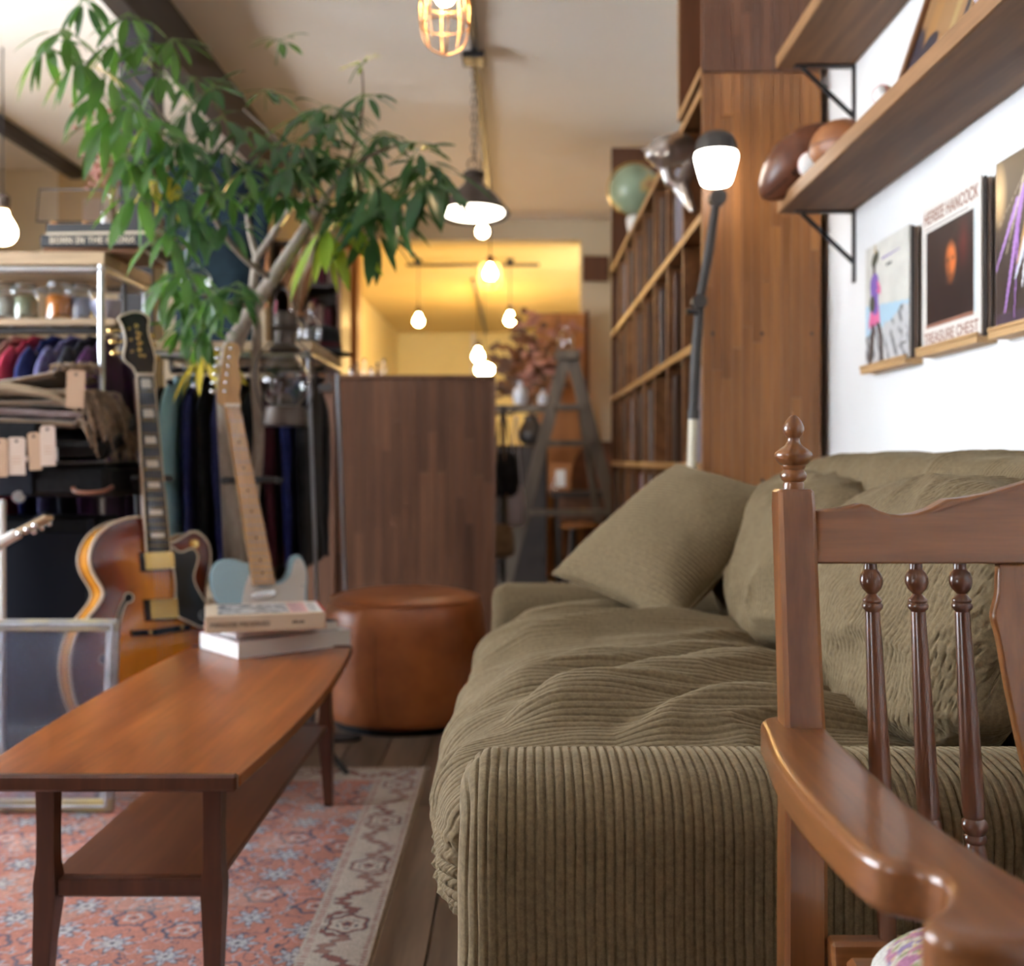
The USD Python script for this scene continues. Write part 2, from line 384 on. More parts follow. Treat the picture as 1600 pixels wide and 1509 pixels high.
def window(axis, a, b, z0, z1):
    global wn; wn += 1
    t = thing(f'window_{wn}', None, None, kind='structure')
    r = .045
    def bx(p, q, s, e):
        return box(XL - .085, XL - .035, p, q, s, e, .004) if axis == 'x' else box(p, q, YF - .085, YF - .035, s, e, .004)
    part(t, 'window_frame', cat(bx(a, a + r, z0, z1), bx(b - r, b, z0, z1), bx(a, b, z0, z0 + r), bx(a, b, z1 - r, z1), bx((a + b) / 2 - .02, (a + b) / 2 + .02, z0, z1)), 'dark_paint', False)
    part(t, 'pane', box(XL - .063, XL - .057, a + r, b - r, z0 + r, z1 - r) if axis == 'x' else box(a + r, b - r, YF - .063, YF - .057, z0 + r, z1 - r), 'window_pane', False)
for a, b, s_ in lw: window('x', a, b, s_, 2.45)
for a, b in fw: window('y', a, b, .35, 2.5)

# dark post and ceiling beam on the left
struct('trim_5', box(-1.475, -1.345, 4.14, 4.27, 0, 2.50, .005), 'dark_paint')
struct('trim_6', box(-1.475, -1.385, 1.5, 7.1, 2.50, ZC - .001, .005), 'beam_wood')

# ---------------------------------------------------------------- laminated staves
def staves(t, plane, a0, a1, z0, z1, c, th, w, m, L=(.5, .9)):
    """vertical strips of a laminated board lying in the plane y = c (front face), from a0 to a1 in x"""
    n = max(1, round((a1 - a0) / w)); ws = (a1 - a0) / n
    for i in range(n):
        z = z0; x = a0 + i * ws; first = True
        while z < z1 - 1e-6:
            h = rnd.uniform(.1, L[1]) if first else rnd.uniform(*L); first = False
            e = z + h
            if e > z1 - .12: e = z1
            part(t, 'stave', box(x + .0004, x + ws - .0004, c, c + th, z + .0004, e - .0004, .0008), m, False)
            z = e

# ---------------------------------------------------------------- record shelving along the right wall
XS0, XS1, YS0, YS1 = .545, .893, 3.29, 6.49
sh = thing('record_shelving', 'tall brown laminated shelving full of square record cubbies along the right wall', 'shelf', (.72, 4.9, 0))
staves(sh, 'y', XS0, XS1, .0, 2.017, YS0, .028, .0295, 'stave')
lev = [.10, .50, .87, 1.24, 1.61, 1.985]
for z in lev: part(sh, 'shelf_board', box(XS0 + .004, XS1, YS0 + .029, YS1 - .03, z - .024, z, .001), 'shelf_board', False)
for z in lev: part(sh, 'edge_strip', box(XS0 - .002, XS0 + .0035, YS0 + .029, YS1, z - .025, z + .001, .001), 'shelf_edge', False)
nc = 8; cw = (YS1 - YS0 - .06) / nc
for k in range(1, nc):
    y = YS0 + .03 + k * cw
    for i in range(5): part(sh, 'divider', box(XS0 + .004, XS1 - .01, y - .010, y + .010, lev[i] + .0005, lev[i + 1] - .0245, .001), 'shelf_board', False)
part(sh, 'back_panel', box(XS1 - .008, XS1 + .006, YS0 + .03, YS1, .02, 2.0), 'stave_red', False)
part(sh, 'end_panel', box(XS0, XS1, YS1 - .03, YS1, 0, 2.68, .002), 'stave_red', False)
for z in (.42, .82, 1.25, 1.72):
    for x in (.575, .72, .865): part(sh, 'screw', lathe([(.0055, 0), (.0055, .0012), (.003, .0012)], n=10).apply_transform(trimesh.transformations.translation_matrix((x, YS0 + .0005, z)) @ trimesh.transformations.rotation_matrix(math.pi / 2, (1, 0, 0))), 'metal_black')
# upper box
ub = thing('upper_cabinet', 'dark red-brown open box on top of the record shelving at its near end', 'cabinet', (.72, 3.55, 2.018))
staves(ub, 'y', XS0, XS1, 2.019, ZC - .002, YS0, .024, .0295, 'stave_red')
part(ub, 'side_panel', box(XS0, XS1, 3.76, 3.784, 2.019, ZC - .002, .001), 'stave_red', False)
part(ub, 'bottom_panel', box(XS0, XS1, 3.315, 3.759, 2.019, 2.041, .001), 'shelf_board', False)
part(ub, 'back_panel', box(XS1 - .015, XS1, 3.315, 3.759, 2.042, ZC - .002), 'stave_red', False)
part(ub, 'edge_strip', cat(box(XS0 - .003, XS0, 3.315, 3.76, 2.019, 2.041), box(XS0 - .003, XS0, 3.76, 3.784, 2.019, ZC - .003)), 'shelf_edge', False)

# records standing in the cubbies (each is only a dark or pale edge from here)
rec_cols = [('sleeve_brown', (.10, .05, .03)), ('sleeve_black', (.02, .018, .02)), ('sleeve_pale', (.55, .52, .60)), ('sleeve_red', (.35, .05, .04))]
protos = []
for nme, c in rec_cols: mat(nme, c, .4)
spots = []
for col in range(nc):
    for row in range(5):
        y0 = YS0 + .03 + col * cw + (.012 if col else .001)
        y1 = YS0 + .03 + (col + 1) * cw - .012
        n = rnd.choice([0, 2, 4, 5])
        y = y1 - .004
        for k in range(n):
            th = .007
            ci = rnd.choices([0, 1, 2, 3], [6, 2, .7, .3])[0]
            y -= th + rnd.uniform(.0, .022)
            if y < y0 + .01: break
            spots.append((ci, XS0 + .02 + rnd.uniform(0, .014), y, lev[row]))
rl = {0: 'brown cardboard record sleeve standing on edge in the wall of cubbies', 1: 'black record sleeve standing on edge in the wall of cubbies', 2: 'pale lavender record sleeve standing on edge in the wall of cubbies', 3: 'red record sleeve standing on edge in the wall of cubbies'}
rp = {}
for ci, x, y, z in spots[:150]:
    if ci not in rp:
        t = thing('record_sleeve', rl[ci], 'record', (x, y, z), group=f'{rec_cols[ci][0][7:]} records in the cubbies')
        part(t, 'cover', box(x, x + .312, y, y + .005, z + .0005, z + .3155, .0006), rec_cols[ci][0], False)
        part(t, 'opening_edge', box(x - .0006, x - .0001, y + .001, y + .004, z + .004, z + .311), 'paper_edge', False)
        rp[ci] = t
    else: dup(rp[ci], (x, y, z), rl[ci], 'record', f'{rec_cols[ci][0][7:]} records in the cubbies')

# dark partition of staves
pt = thing('partition', 'dark brown upright partition of narrow wood staves behind the round leather ottoman', 'partition', (-.44, 4.83, 0))
staves(pt, 'y', -.776, -.104, .03, 1.225, 4.80, .03, .040, 'stave_dark', L=(.3, .8))
part(pt, 'top_rail', box(-.79, -.095, 4.79, 4.845, 1.2255, 1.243, .003), 'stave_dark', False)
part(pt, 'side_rail', box(-.79, -.7765, 4.79, 4.845, .03, 1.225, .002), 'stave_dark', False)
part(pt, 'side_rail', box(-.1035, -.092, 4.79, 4.845, .03, 1.225, .002), 'stave_dark', False)
part(pt, 'plinth', box(-.77, -.11, 4.80, 5.10, 0, .03, .002), 'black_matte', False)
# ---------------------------------------------------------------- rug
RX1, RY0, RY1 = -.252, .9, 3.17; RX0 = -2.05
rug = thing('rug', 'worn salmon oriental rug with grey flowers and cream scroll border', 'rug', ((RX0 + RX1) / 2, 2.0, 0))
def rug_colour(X, Y):
    N = lambda x, y, s, sd: meshkit.fbm(np.stack([x * s, y * s, np.zeros_like(x)], -1), 3, sd)
    wob = .004 * (N(X, Y, 40, 3) - .5)
    u = np.minimum(RX1 - X, RY1 - Y) + wob          # distance in from the nearest edge
    side = (RX1 - X) < (RY1 - Y)
    s = np.where(side, Y, X + 3.0) + wob
    salmon, cream, brown, grey, navy, white = [np.array(c) for c in ((.39, .150, .105), (.45, .385, .325), (.22, .085, .068), (.33, .325, .35), (.06, .055, .078), (.46, .43, .415))]
    C = np.empty(X.shape + (3,)); C[:] = salmon
    C *= (.82 + .36 * N(X, Y, 14, 5))[..., None]
    def put(mask, c): C[mask] = c
    # field: star flowers and rosettes on a staggered lattice, thin scrolls between
    p = .112; gx = X / p; row = np.floor(gx); gy = Y / p + .5 * (row % 2)
    fx = (gx - row - .5) * p + wob; fy = (gy - np.floor(gy) - .5) * p; idx = (row + np.floor(gy)) % 3
    r = np.hypot(fx, fy); th = np.arctan2(fy, fx)
    sc = np.abs(N(X, Y, 26, 11) - .5); put((sc < .017) & (r > .026), navy * 1.2)
    sc2 = np.abs(N(X, Y, 19, 17) - .52); put((sc2 < .012) & (r > .028), grey)
    st = .026 * (1 + .42 * np.cos(8 * th)); k = idx != 0
    put((r < st + .005) & k, navy); put((r < st) & k, grey); put((r < st * .62) & k, navy * 1.6); put((r < st * .5) & k, white * .9); put((r < .005) & k, navy)
    k = ~k
    put((np.abs(r - .036 - .004 * np.cos(6 * th)) < .004) & k, navy * 1.3); put((r < .018 + .003 * np.cos(5 * th)) & k, white * .85); put((r < .012) & k, salmon * .9); put((r < .005) & k, navy)
    q = np.hypot(np.abs(fx) - p / 2, np.abs(fy) - .02); put(q < .008, grey); put(q < .004, navy)
    # border
    b = u < .134; put(b, cream); C[b] *= (.9 + .25 * N(X, Y, 30, 9))[b][:, None]
    dash = (np.mod(s, .012) < .005)
    put((u > .116) & (u < .130) & dash, brown * 1.3); put((u > .128) & (u < .134), cream * .9)
    put((u > .012) & (u < .020) & dash, brown * 1.1); put(u < .008, np.array((.45, .33, .24)))
    v = (s - 2.1 + .15) / .30; kk = np.floor(v); sy = (v - kk - .5) * .30; sx = (u - .066) * np.where(kk % 2 == 0, 1, -1)
    band = (u > .022) & (u < .112)
    rr = np.hypot(sx * 1.05, sy); t2 = np.arctan2(sx, sy)
    vine = np.abs(rr - .056) < .0075 + .003 * np.cos(14 * t2); put(band & vine & (sx > -.012), navy); put(band & (np.abs(rr - .056) < .0055 + .003 * np.cos(14 * t2)) & (sx > -.010), brown)
    wave = sx + .030 * np.sin(sy / .15 * np.pi * 1.0) * np.sign(.15); dv = np.abs(sx - .028 * np.sin((np.abs(sy) - .07) / .08 * np.pi)); far = np.abs(sy) > .06
    lf = .009 + .007 * np.cos(np.abs(sy) / .012 * np.pi)
    put(band & far & (dv < lf + .003), navy); put(band & far & (dv < lf), brown)
    for a, c in ((.043, navy), (.0395, brown), (.034, cream * 1.1), (.0225, navy), (.020, cream * 1.15), (.012, brown), (.005, navy)):
        put(band & (rr < a * (1 + (.09 * np.cos(6 * t2) if a > .02 else .15 * np.cos(5 * t2)))), c)
    worn = N(X, Y, 9, 21); C[...] = C + (worn[..., None] > .60) * .22 * (np.array((.50, .38, .31)) - C)
    C *= (.86 + .28 * rng.random(X.shape))[..., None]
    return np.clip(C, .02, .9)
def rug_grid(x0, x1, y0, y1, nx, ny):
    X, Y = np.meshgrid(np.linspace(x0, x1, nx), np.linspace(y0, y1, ny), indexing='ij')
    Z = .009 + .0025 * meshkit.noise(np.stack([X * 9, Y * 9, X * 0], -1), 4)
    e = np.minimum(RX1 - X, RY1 - Y); Z = np.where(e < .004, .001, Z)
    return np.stack([X, Y, Z], -1), rug_colour(X, Y)
V, C = rug_grid(-.80, RX1, 1.75, RY1, 260, 500)
part(rug, 'pile', gridmesh(V), 'rug_pile', color=C.reshape(-1, 3))
V, C = rug_grid(-1.55, -.80, 1.75, RY1, 190, 330)
part(rug, 'left_pile', gridmesh(V), 'rug_pile', color=C.reshape(-1, 3))
V, C = rug_grid(-1.55, RX1, RY0, 1.75, 60, 40)
part(rug, 'near_pile', gridmesh(V), 'rug_pile', color=C.reshape(-1, 3))
V, C = rug_grid(RX0, -1.55, RY0, RY1, 30, 120)
part(rug, 'side_pile', gridmesh(V), 'rug_pile', color=C.reshape(-1, 3))
fr = []
for i in range(260):
    x = RX0 + (i + .5) * (RX1 - RX0) / 260; fr.append(bar((x, RY1, .004), (x + rnd.uniform(-.006, .006), RY1 + rnd.uniform(.015, .03), .002), .003, .002))
part(rug, 'fringe', cat(*fr), 'paper_edge', False, kind='stuff')

# ---------------------------------------------------------------- teak coffee table
ZT = .40
tb = thing('coffee_table', 'long reddish teak coffee table with boat-shaped top, low shelf and slender dark legs', 'table', (-.628, 2.28, .012))
def slab(pts, z0, z1, r=.004, k=3):
    """a slab with rounded edges from a smooth outline of (x, y) points"""
    p = np.asarray(pts, float)
    if Polygon(p).area and np.sum(p[:, 0] * np.roll(p[:, 1], -1) - np.roll(p[:, 0], -1) * p[:, 1]) < 0: p = p[::-1]
    t = np.roll(p, -1, 0) - np.roll(p, 1, 0); t /= np.maximum(np.linalg.norm(t, axis=1, keepdims=True), 1e-9); nrm = np.stack([t[:, 1], -t[:, 0]], 1)
    rings = []
    for a in np.linspace(0, np.pi / 2, k + 1): rings.append((p - nrm * r * (1 - math.sin(a)), z0 + r * (1 - math.cos(a))))
    for a in np.linspace(np.pi / 2, 0, k + 1): rings.append((p - nrm * r * (1 - math.sin(a)), z1 - r * (1 - math.cos(a))))
    n = len(p); V = np.vstack([np.column_stack([q, np.full(n, z)]) for q, z in rings]); f = []
    for i in range(len(rings) - 1):
        j = np.arange(n); kx = (j + 1) % n; f.append(np.stack([i * n + j, i * n + kx, (i + 1) * n + kx, (i + 1) * n + j], 1))
    f = np.vstack(f); tri = np.vstack([f[:, [0, 1, 2]], f[:, [0, 2, 3]]])
    import mapbox_earcut as me
    c = me.triangulate_float64(rings[0][0], np.array([n], np.uint32)).reshape(-1, 3); c2 = me.triangulate_float64(rings[-1][0], np.array([n], np.uint32)).reshape(-1, 3)
    a0 = rings[0][0]; 
    def ori(c, q, up):
        ar = np.cross(q[c[:, 1]] - q[c[:, 0]], q[c[:, 2]] - q[c[:, 0]]); c = c.copy(); bad = (ar > 0) != up; c[bad] = c[bad][:, ::-1]; return c
    return trimesh.Trimesh(V, np.vstack([tri, ori(c, rings[0][0], False), ori(c2, rings[-1][0], True) + (len(rings) - 1) * n]), process=False)
y0, y1 = 1.69, 2.877
ty = np.linspace(0, 1, 40); hw = .203 + .026 * (1 - (2 * ty - 1) ** 2)
right = np.stack([-.628 + hw, y0 + ty * (y1 - y0)], 1); left = np.stack([-.628 - hw, y0 + ty * (y1 - y0)], 1)[::-1]
part(tb, 'tabletop', slab(np.vstack([right, left]), ZT - .020, ZT, .003), 'teak', 40)
for ya, yb in ((y0 - .004, y0 + .014), (y1 - .014, y1 + .004)):
    part(tb, 'end_lip', box(-.628 - .205, -.628 + .205, ya, yb, ZT - .021, ZT + .0045, .004), 'teak_leg', 30)
LX = (-.740, -.478)
def leg(x, y, sx, sy):
    # square section, swelling above the stretcher, tapering to the foot, slightly splayed
    lv = [(.0125, .0125, .030), (.12, .0165, .014), (.185, .0200, .0), (.215, .0205, .0), (.245, .0165, 0), (.30, .0160, 0), (ZT - .021, .0175, 0)]
    V = []
    for z, h, sp in lv:
        c = np.array([x + sx * sp * .15, y + sy * sp * .6, z])
        for a, b in ((-1, -1), (-.7, -1), (.7, -1), (1, -1), (1, -.7), (1, .7), (1, 1), (.7, 1), (-.7, 1), (-1, 1), (-1, .7), (-1, -.7)):
            V.append(c + [a * h * .86, b * h * .90, 0])
    V = np.array(V).reshape(len(lv), 12, 3)
    m = gridmesh(V.transpose(1, 0, 2), True)
    vs = np.vstack([m.vertices, V[0].mean(0), V[-1].mean(0)]); q = len(m.vertices); L = len(lv)
    ix = np.arange(12) * L; nx = np.roll(ix, -1)
    return trimesh.Trimesh(vs, np.vstack([m.faces, np.stack([np.full(12, q), nx, ix], 1), np.stack([np.full(12, q + 1), ix + L - 1, nx + L - 1], 1)]), process=False)
for x, sx in zip(LX, (-1, 1)):
    for y, sy in ((1.77, -1), (2.80, 1)): part(tb, 'leg', leg(x, y, sx, sy), 'teak_leg', 50)
for y in (1.77, 2.80): part(tb, 'stretcher', box(LX[0] + .016, LX[1] - .016, y - .011, y + .011, .192, .221, .004), 'teak_leg', 30)
part(tb, 'shelf', box(LX[0] - .006, LX[1] + .006, 1.783, 2.787, .206, .219, .003), 'teak_dark', False)

# ---------------------------------------------------------------- books on the table
def book(name, label, c, ang, w, d, z, h, cover, text=None, hard=False):
    """lies flat: the long side w (spine, or fore-edge) faces the camera from corner c"""
    t = thing(name, label, 'book', (c[0], c[1], z))
    a = math.radians(ang); ex = np.array([math.cos(a), math.sin(a), 0]); ey = np.array([-math.sin(a), math.cos(a), 0]); o = np.array([c[0], c[1], z])
    fr_ = lambda m: frame(m, o, ex, ey, (0, 0, 1))
    ct = .003 if hard else .0012; ov = .003 if hard else 0
    part(t, 'pages', fr_(box(ov, w - ov, .002, d - ov, ct, h - ct)), 'paper', False)
    part(t, 'cover', fr_(box(0, w, 0, d, 0, ct, .0005)), cover, False); part(t, 'cover', fr_(box(0, w, 0, d, h - ct, h, .0005)), cover, False)
    return t, fr_, o, ex, ey
mat('cream_cover', (.63, .52, .38), .55); mat('white_cover', (.78, .78, .78), .4); mat('dark_cover', (.03, .035, .05), .4); mat('red_cloth', (.42, .035, .03), .6)
t, f_, o, ex, ey = book('paperback', 'thick white paperback lying at the bottom of the pile on the teak table', (-.669, 2.69), 41, .316, .21, ZT + .001, .040, 'white_cover')
t, f_, o, ex, ey = book('paperback', 'thinner pale paperback with a dark cover between the two thicker books on the table', (-.680, 2.725), 36, .27, .19, ZT + .0415, .024, 'dark_cover')
t, f_, o, ex, ey = book('hardback_book', 'cream hardback book with patterned jacket topping the pile on the teak table', (-.745, 2.672), 15.5, .285, .215, ZT + .066, .041, 'cream_cover', hard=True)
spn = part(t, 'spine', f_(box(0, .285, -.004, .002, 0, .041, .0015)), 'cream_cover')
part(t, 'boards', f_(box(.280, .2865, .001, .2155, -.0003, .0412)), 'red_cloth', False, label='red cloth edge')
part(t, 'boards', f_(box(-.0012, .284, .002, .216, -.0008, .0012)), 'red_cloth', False, label='red cloth edge')
tm = meshkit.text_mesh('PARADISE PRESERVED', .0105, .0004, bold=True); tm.apply_scale((.88, 1, 1))
part(spn, 'title', frame(tm, o + ex * .012 - ey * .0041 + np.array([0, 0, .013]), ex, (0, 0, 1), -ey), 'ink', False)
em = cat(*[box(.205 + i * .006, .2095 + i * .006, -.0046, -.004, .016, .016 + hh) for i, hh in enumerate((.006, .008, .005, .007, .006))])
part(spn, 'emblem', f_(em), 'ink', False)
nb = 90; nd = 60
X, Y = np.meshgrid(np.linspace(.03, .20, nb), np.linspace(.012, .20, nd), indexing='ij')
g = meshkit.fbm(np.stack([X * 90, Y * 90, X * 0], -1), 3, 5); C = np.where(g[..., None] > .5, (.62, .6, .58), (.09, .085, .10)); C = np.where((np.hypot(X - .10, Y - .05) < .022)[..., None], (.7, .68, .64), C)
part(t, 'jacket_picture', f_(gridmesh(np.stack([X, Y, np.full_like(X, .0414)], -1))), 'print', color=C.reshape(-1, 3))
mat('pink_print', (.62, .33, .32), .5); mat('white_print', (.74, .72, .68), .5); mat('grey_print', (.22, .21, .22), .5)
part(t, 'jacket_panel', f_(box(.203, .245, .012, .20, .0411, .0415)), 'pink_print', False); part(t, 'jacket_panel', f_(box(.247, .28, .012, .20, .0411, .0415)), 'white_print', False)
part(t, 'jacket_lines', f_(cat(*[box(.207, .207 + rnd.uniform(.02, .034), .02 + i * .018, .026 + i * .018, .0415, .0418) for i in range(10)], *[box(.25, .25 + rnd.uniform(.014, .026), .02 + i * .014, .025 + i * .014, .0415, .0418) for i in range(12)])), 'grey_print', False)

# ---------------------------------------------------------------- round leather ottoman
ot = thing('ottoman', 'round reddish-brown leather ottoman between the coffee table and the sofa', 'ottoman', (-.378, 3.79, 0))
R = .268
pr = [(R - .03, .02), (R - .006, .035), (R + .002, .10), (R + .005, .2), (R, .33), (R - .008, .385), (R - .022, .412), (R - .05, .428), (R - .10, .437), (.10, .441), (0, .4415)]
osb = part(ot, 'side_and_top', lathe(spline(pr, 44), (-.378, 3.79, 0), 64), 'leather', True)
rr_ = R - .018; ang = np.linspace(0, 2 * np.pi, 72, endpoint=False)
part(osb, 'piping', tube(np.stack([-.378 + rr_ * np.cos(ang), 3.79 + rr_ * np.sin(ang), np.full(72, .4165)], 1), .004, 8, closed=True), 'leather', True)
part(osb, 'piping', tube(np.stack([-.378 + (R - .012) * np.cos(ang), 3.79 + (R - .012) * np.sin(ang), np.full(72, .034)], 1), .005, 8, closed=True), 'leather', True)
part(ot, 'foot_ring', lathe([(R - .05, 0), (R - .03, 0), (R - .028, .022), (R - .05, .022)], (-.378, 3.79, 0), 48), 'black_matte')
for a in (.5, 1.75, 3.2, 4.45, 5.5):
    sm = [(-.378 + (R + .0045) * math.cos(a), 3.79 + (R + .0045) * math.sin(a), z) for z in np.linspace(.05, .33, 8)]
    part(osb, 'seam', tube(sm, .0022, 6), 'leather', True)
part(ot, 'base_flap', rotz(slab(spline([(-.62, 3.50), (-.56, 3.485), (-.50, 3.50), (-.50, 3.55), (-.60, 3.56)], 24, True), .001, .008, .002), 0), 'black_matte')

# ---------------------------------------------------------------- corduroy sofa
PITCH = .0100
def ribs(V, s, A=.0028, p=PITCH, sign=1):
    f = np.mod(s / p, 1.0)
    return V + sign * gnormals(V) * (A * (1 - np.abs(2 * f - 1) ** 5))[..., None]
def fb(p, sc, o=3, sd=0): return meshkit.fbm(p * sc, o, sd) - .5
def closed_loft(sec, n_around, rows):
    """sec(t) -> (n_around, 3) ring; t over rows"""
    return np.stack([sec(t) for t in rows], 1)      # (around, rows, 3)
def rr_loop(n, a, b, e=5.0):
    th = np.linspace(0, 2 * np.pi, n, endpoint=False) - np.pi / 2
    # even spacing along the loop
    T_ = np.linspace(0, 2 * np.pi, 2000); x = a * np.sign(np.cos(T_)) * np.abs(np.cos(T_)) ** (2 / e); z = b * np.sign(np.sin(T_)) * np.abs(np.sin(T_)) ** (2 / e)
    L = np.concatenate([[0], np.cumsum(np.hypot(np.diff(x), np.diff(z)))]); q = np.linspace(0, L[-1], n, endpoint=False)
    return np.stack([np.interp(q, L, x), np.interp(q, L, z)], 1)
def cushion(c, half, n_around=130, per=7, e=(5, 7), crown=.02, wrinkle=.010, seed=0, lean=0.0, A=.0028, p=PITCH, wsc=(3, 7, 3), rib_warp=.02, wav=0.0, folds=(), ins=.05, xb=0.0, gather=0.0):
    """a stuffed cushion: loops in the xz plane lofted along y; the ribs run round the loops"""
    ax, ay, az = half
    rows = int(2 * ay / p * per); t = np.linspace(-1, 1, rows); loop = rr_loop(n_around, 1, 1, e[0])
    s_end = np.maximum(1 - np.abs(t) ** e[1], 0) ** (1 / e[1])
    V = np.empty((n_around, rows, 3)); k = (1 - t ** 2); inset = (1 - s_end) * ins
    V[..., 0] = loop[:, 0, None] * (ax - inset); V[..., 1] = (t * ay)[None]; V[..., 2] = loop[:, 1, None] * (az * (.35 + .65 * s_end) * np.where(np.abs(t) > .9999, 0, 1))
    V[..., 2] += crown * k[None] * np.sign(loop[:, 1, None]) * (1 - loop[:, 0, None] ** 2) * np.where(loop[:, 1, None] > 0, 1, .1)
    V[..., 0] += (xb or .5 * crown) * k[None] * np.sign(loop[:, 0, None]) * (1 - loop[:, 1, None] ** 2)
    upm = np.clip(loop[:, 1, None], 0, 1)
    for y0, sl, amp, wd, xa, xb in folds:
        q = V[..., 1] - y0 - sl * V[..., 0] - .012 * np.sin(V[..., 0] * 19 + seed); m = np.clip((V[..., 0] - xa) / .07, 0, 1) * np.clip((xb - V[..., 0]) / .07, 0, 1)
        V[..., 2] += upm * amp * m * k[None] ** .3 * np.where(q > 0, np.exp(-(q / (wd * .45)) ** 2), np.exp(-(q / wd) ** 2))
    w = meshkit.fbm(V * np.array(wsc) + seed * 7.3, 3, seed); fold = 1 - np.abs(2 * w - 1)
    d = wrinkle * (fold ** 3 - .45) + .4 * wrinkle * (meshkit.fbm(V * 11 + seed, 2, seed + 3) - .5)
    N_ = gnormals(V); sgn = -1.0
    if (N_[n_around // 4, rows // 2] @ V[n_around // 4, rows // 2]) > 0: sgn = 1.0
    V = V + sgn * N_ * (d * s_end[None])[..., None]
    s = V[..., 1] + rib_warp * (meshkit.fbm(V * 4 + 3 + seed, 2, seed + 9) - .5)
    if wav: s = s + wav * np.sin(V[..., 2] * 250 + 9 * meshkit.noise(V * 7, seed)) * meshkit.noise(V * 6, seed + 1)
    if gather:      # cloth bunched up low on the front of the seat
        g = np.clip((-V[..., 0] - ax * .86) / .03, 0, 1) * np.clip((.045 - V[..., 2]) / .05, 0, 1) * np.clip((-V[..., 1] - ay * .35) / .2, 0, 1)
        V[..., 0] -= gather * g * np.sin(V[..., 2] * 330 + 8 * meshkit.noise(V * 14, seed + 4)); s = s + .006 * g * np.sin(V[..., 2] * 330 + 1.2)
    V = ribs(V, s, A, p, sgn)
    if lean: V[..., 0] += lean * V[..., 2]
    V = V + np.asarray(c, float)
    m = gridmesh(V, True)
    if sgn < 0: m.invert()
    return m

SX0, SX1 = -.060, XW - .012
SY0, SY1, AW, AZ = 1.13, 3.03, .20, .55
so = thing('sofa', 'olive-brown wide-wale corduroy two-seat sofa along the white wall', 'sofa', (.43, 2.08, 0))
def arm(ya, yb):
    r = .062; n = int((SX1 - SX0) / PITCH * 8)
    pts = [(ya, .03), (ya, .12), (ya, .22), (ya, .32), (ya, .40)] + [(ya, z) for z in np.linspace(.42, AZ - r, 5)]
    pts += [(ya + r - r * math.cos(a), AZ - r + r * math.sin(a)) for a in np.linspace(.12, np.pi / 2, 9)]
    pts += [(y, AZ + .004 * math.sin((y - ya - r) / (yb - ya - 2 * r) * np.pi)) for y in np.linspace(ya + r, yb - r, 6)[1:-1]]
    pts += [(yb - r + r * math.sin(a), AZ - r + r * math.cos(a)) for a in np.linspace(0, np.pi / 2 - .12, 9)]
    pts += [(yb, z) for z in np.linspace(AZ - r, .03, 9)]
    pf = spline(pts, 90); mid = (ya + yb) / 2
    x = np.linspace(SX0, SX1, n); core = pf.copy(); core[:, 0] = mid; core[:, 1] = np.minimum(pf[:, 1], AZ - .10)
    rd = .035; xs = np.concatenate([[SX0 - .0001] * 1, x]); V = np.empty((len(pf), n, 3))
    dx = x - SX0; k = np.where(dx < rd, 1 - np.sqrt(np.maximum(1 - (1 - dx / rd) ** 2, 0)), 0) * rd          # inset near the front end
    dirv = core - pf; L = np.maximum(np.linalg.norm(dirv, axis=1, keepdims=True), 1e-9); dirv = dirv / L
    for j in range(2): V[..., 1 + j] = pf[:, j, None] + dirv[:, j, None] * k[None]
    V[..., 0] = x[None] + .0
    # end cap rows
    cap = 26; V2 = np.empty((len(pf), cap, 3)); u = np.linspace(1, 0, cap, endpoint=False)
    for j in range(2):
        a = pf[:, j] + dirv[:, j] * rd; V2[..., 1 + j] = core[:, j, None] * (u)[None] + a[:, None] * (1 - u)[None]
    V2[..., 0] = SX0
    V = np.concatenate([V2, V], 1)
    V[..., 0] += .006 * (meshkit.fbm(V * [1, 5, 5], 2, 3) - .5) * (V[..., 0] < SX0 + .05)
    s = np.concatenate([-(u * .07)[None] - .001 + 0 * V2[..., 0], (x - SX0)[None] + 0 * V[..., cap:, 0]], 1)
    s = s + .004 * (meshkit.fbm(V * [2, 6, 6], 2, 8) - .5)
    V = V + gnormals(V) * (0)
    # bunched fabric at the lower front corner
    bun = np.exp(-((V[..., 0] - SX0) / .05) ** 2) * .012 * (meshkit.fbm(V * [40, 20, 9], 2, 5) - .5)
    N_ = gnormals(V); sg = 1.0 if N_[10, n // 2] @ np.array([0, -1, 0]) > 0 else -1.0
    V = V + sg * N_ * bun[..., None]
    V = ribs(V, s, .0034, PITCH, sg)
    m = gridmesh(V)
    if sg < 0: m.invert()
    return m
part(so, 'arm', arm(SY0, SY0 + AW), 'corduroy', True)
part(so, 'arm', arm(SY1 - AW, SY1), 'corduroy', True)
# base under the seat cushions, and the back
def ribbed_panel(x, ya, yb, z0, z1, per=7):
    n = int((yb - ya) / PITCH * per); y = np.linspace(ya, yb, n); z = np.linspace(z0, z1, 14)
    V = np.empty((14, n, 3)); V[..., 0] = x; V[..., 1] = y[None]; V[..., 2] = z[:, None]
    V[..., 0] -= .0022 * (1 - np.abs(2 * np.mod(V[..., 1] / PITCH, 1) - 1) ** 3.5)
    m = gridmesh(V)
    if m.face_normals[0][0] > 0: m.invert()
    return m
part(so, 'base', cat(box(SX0 + .012, SX1 - .02, SY0 + AW + .001, SY1 - AW - .001, .05, .285, .01)), 'corduroy')
part(so, 'front_panel', ribbed_panel(SX0 + .011, SY0 + AW, SY1 - AW, .05, .284), 'corduroy', True)
part(so, 'back', cushion((.782, 2.08, .46), (.112, .745, .420), 120, 5, (6, 12), .008, .014, seed=4), 'corduroy', True)
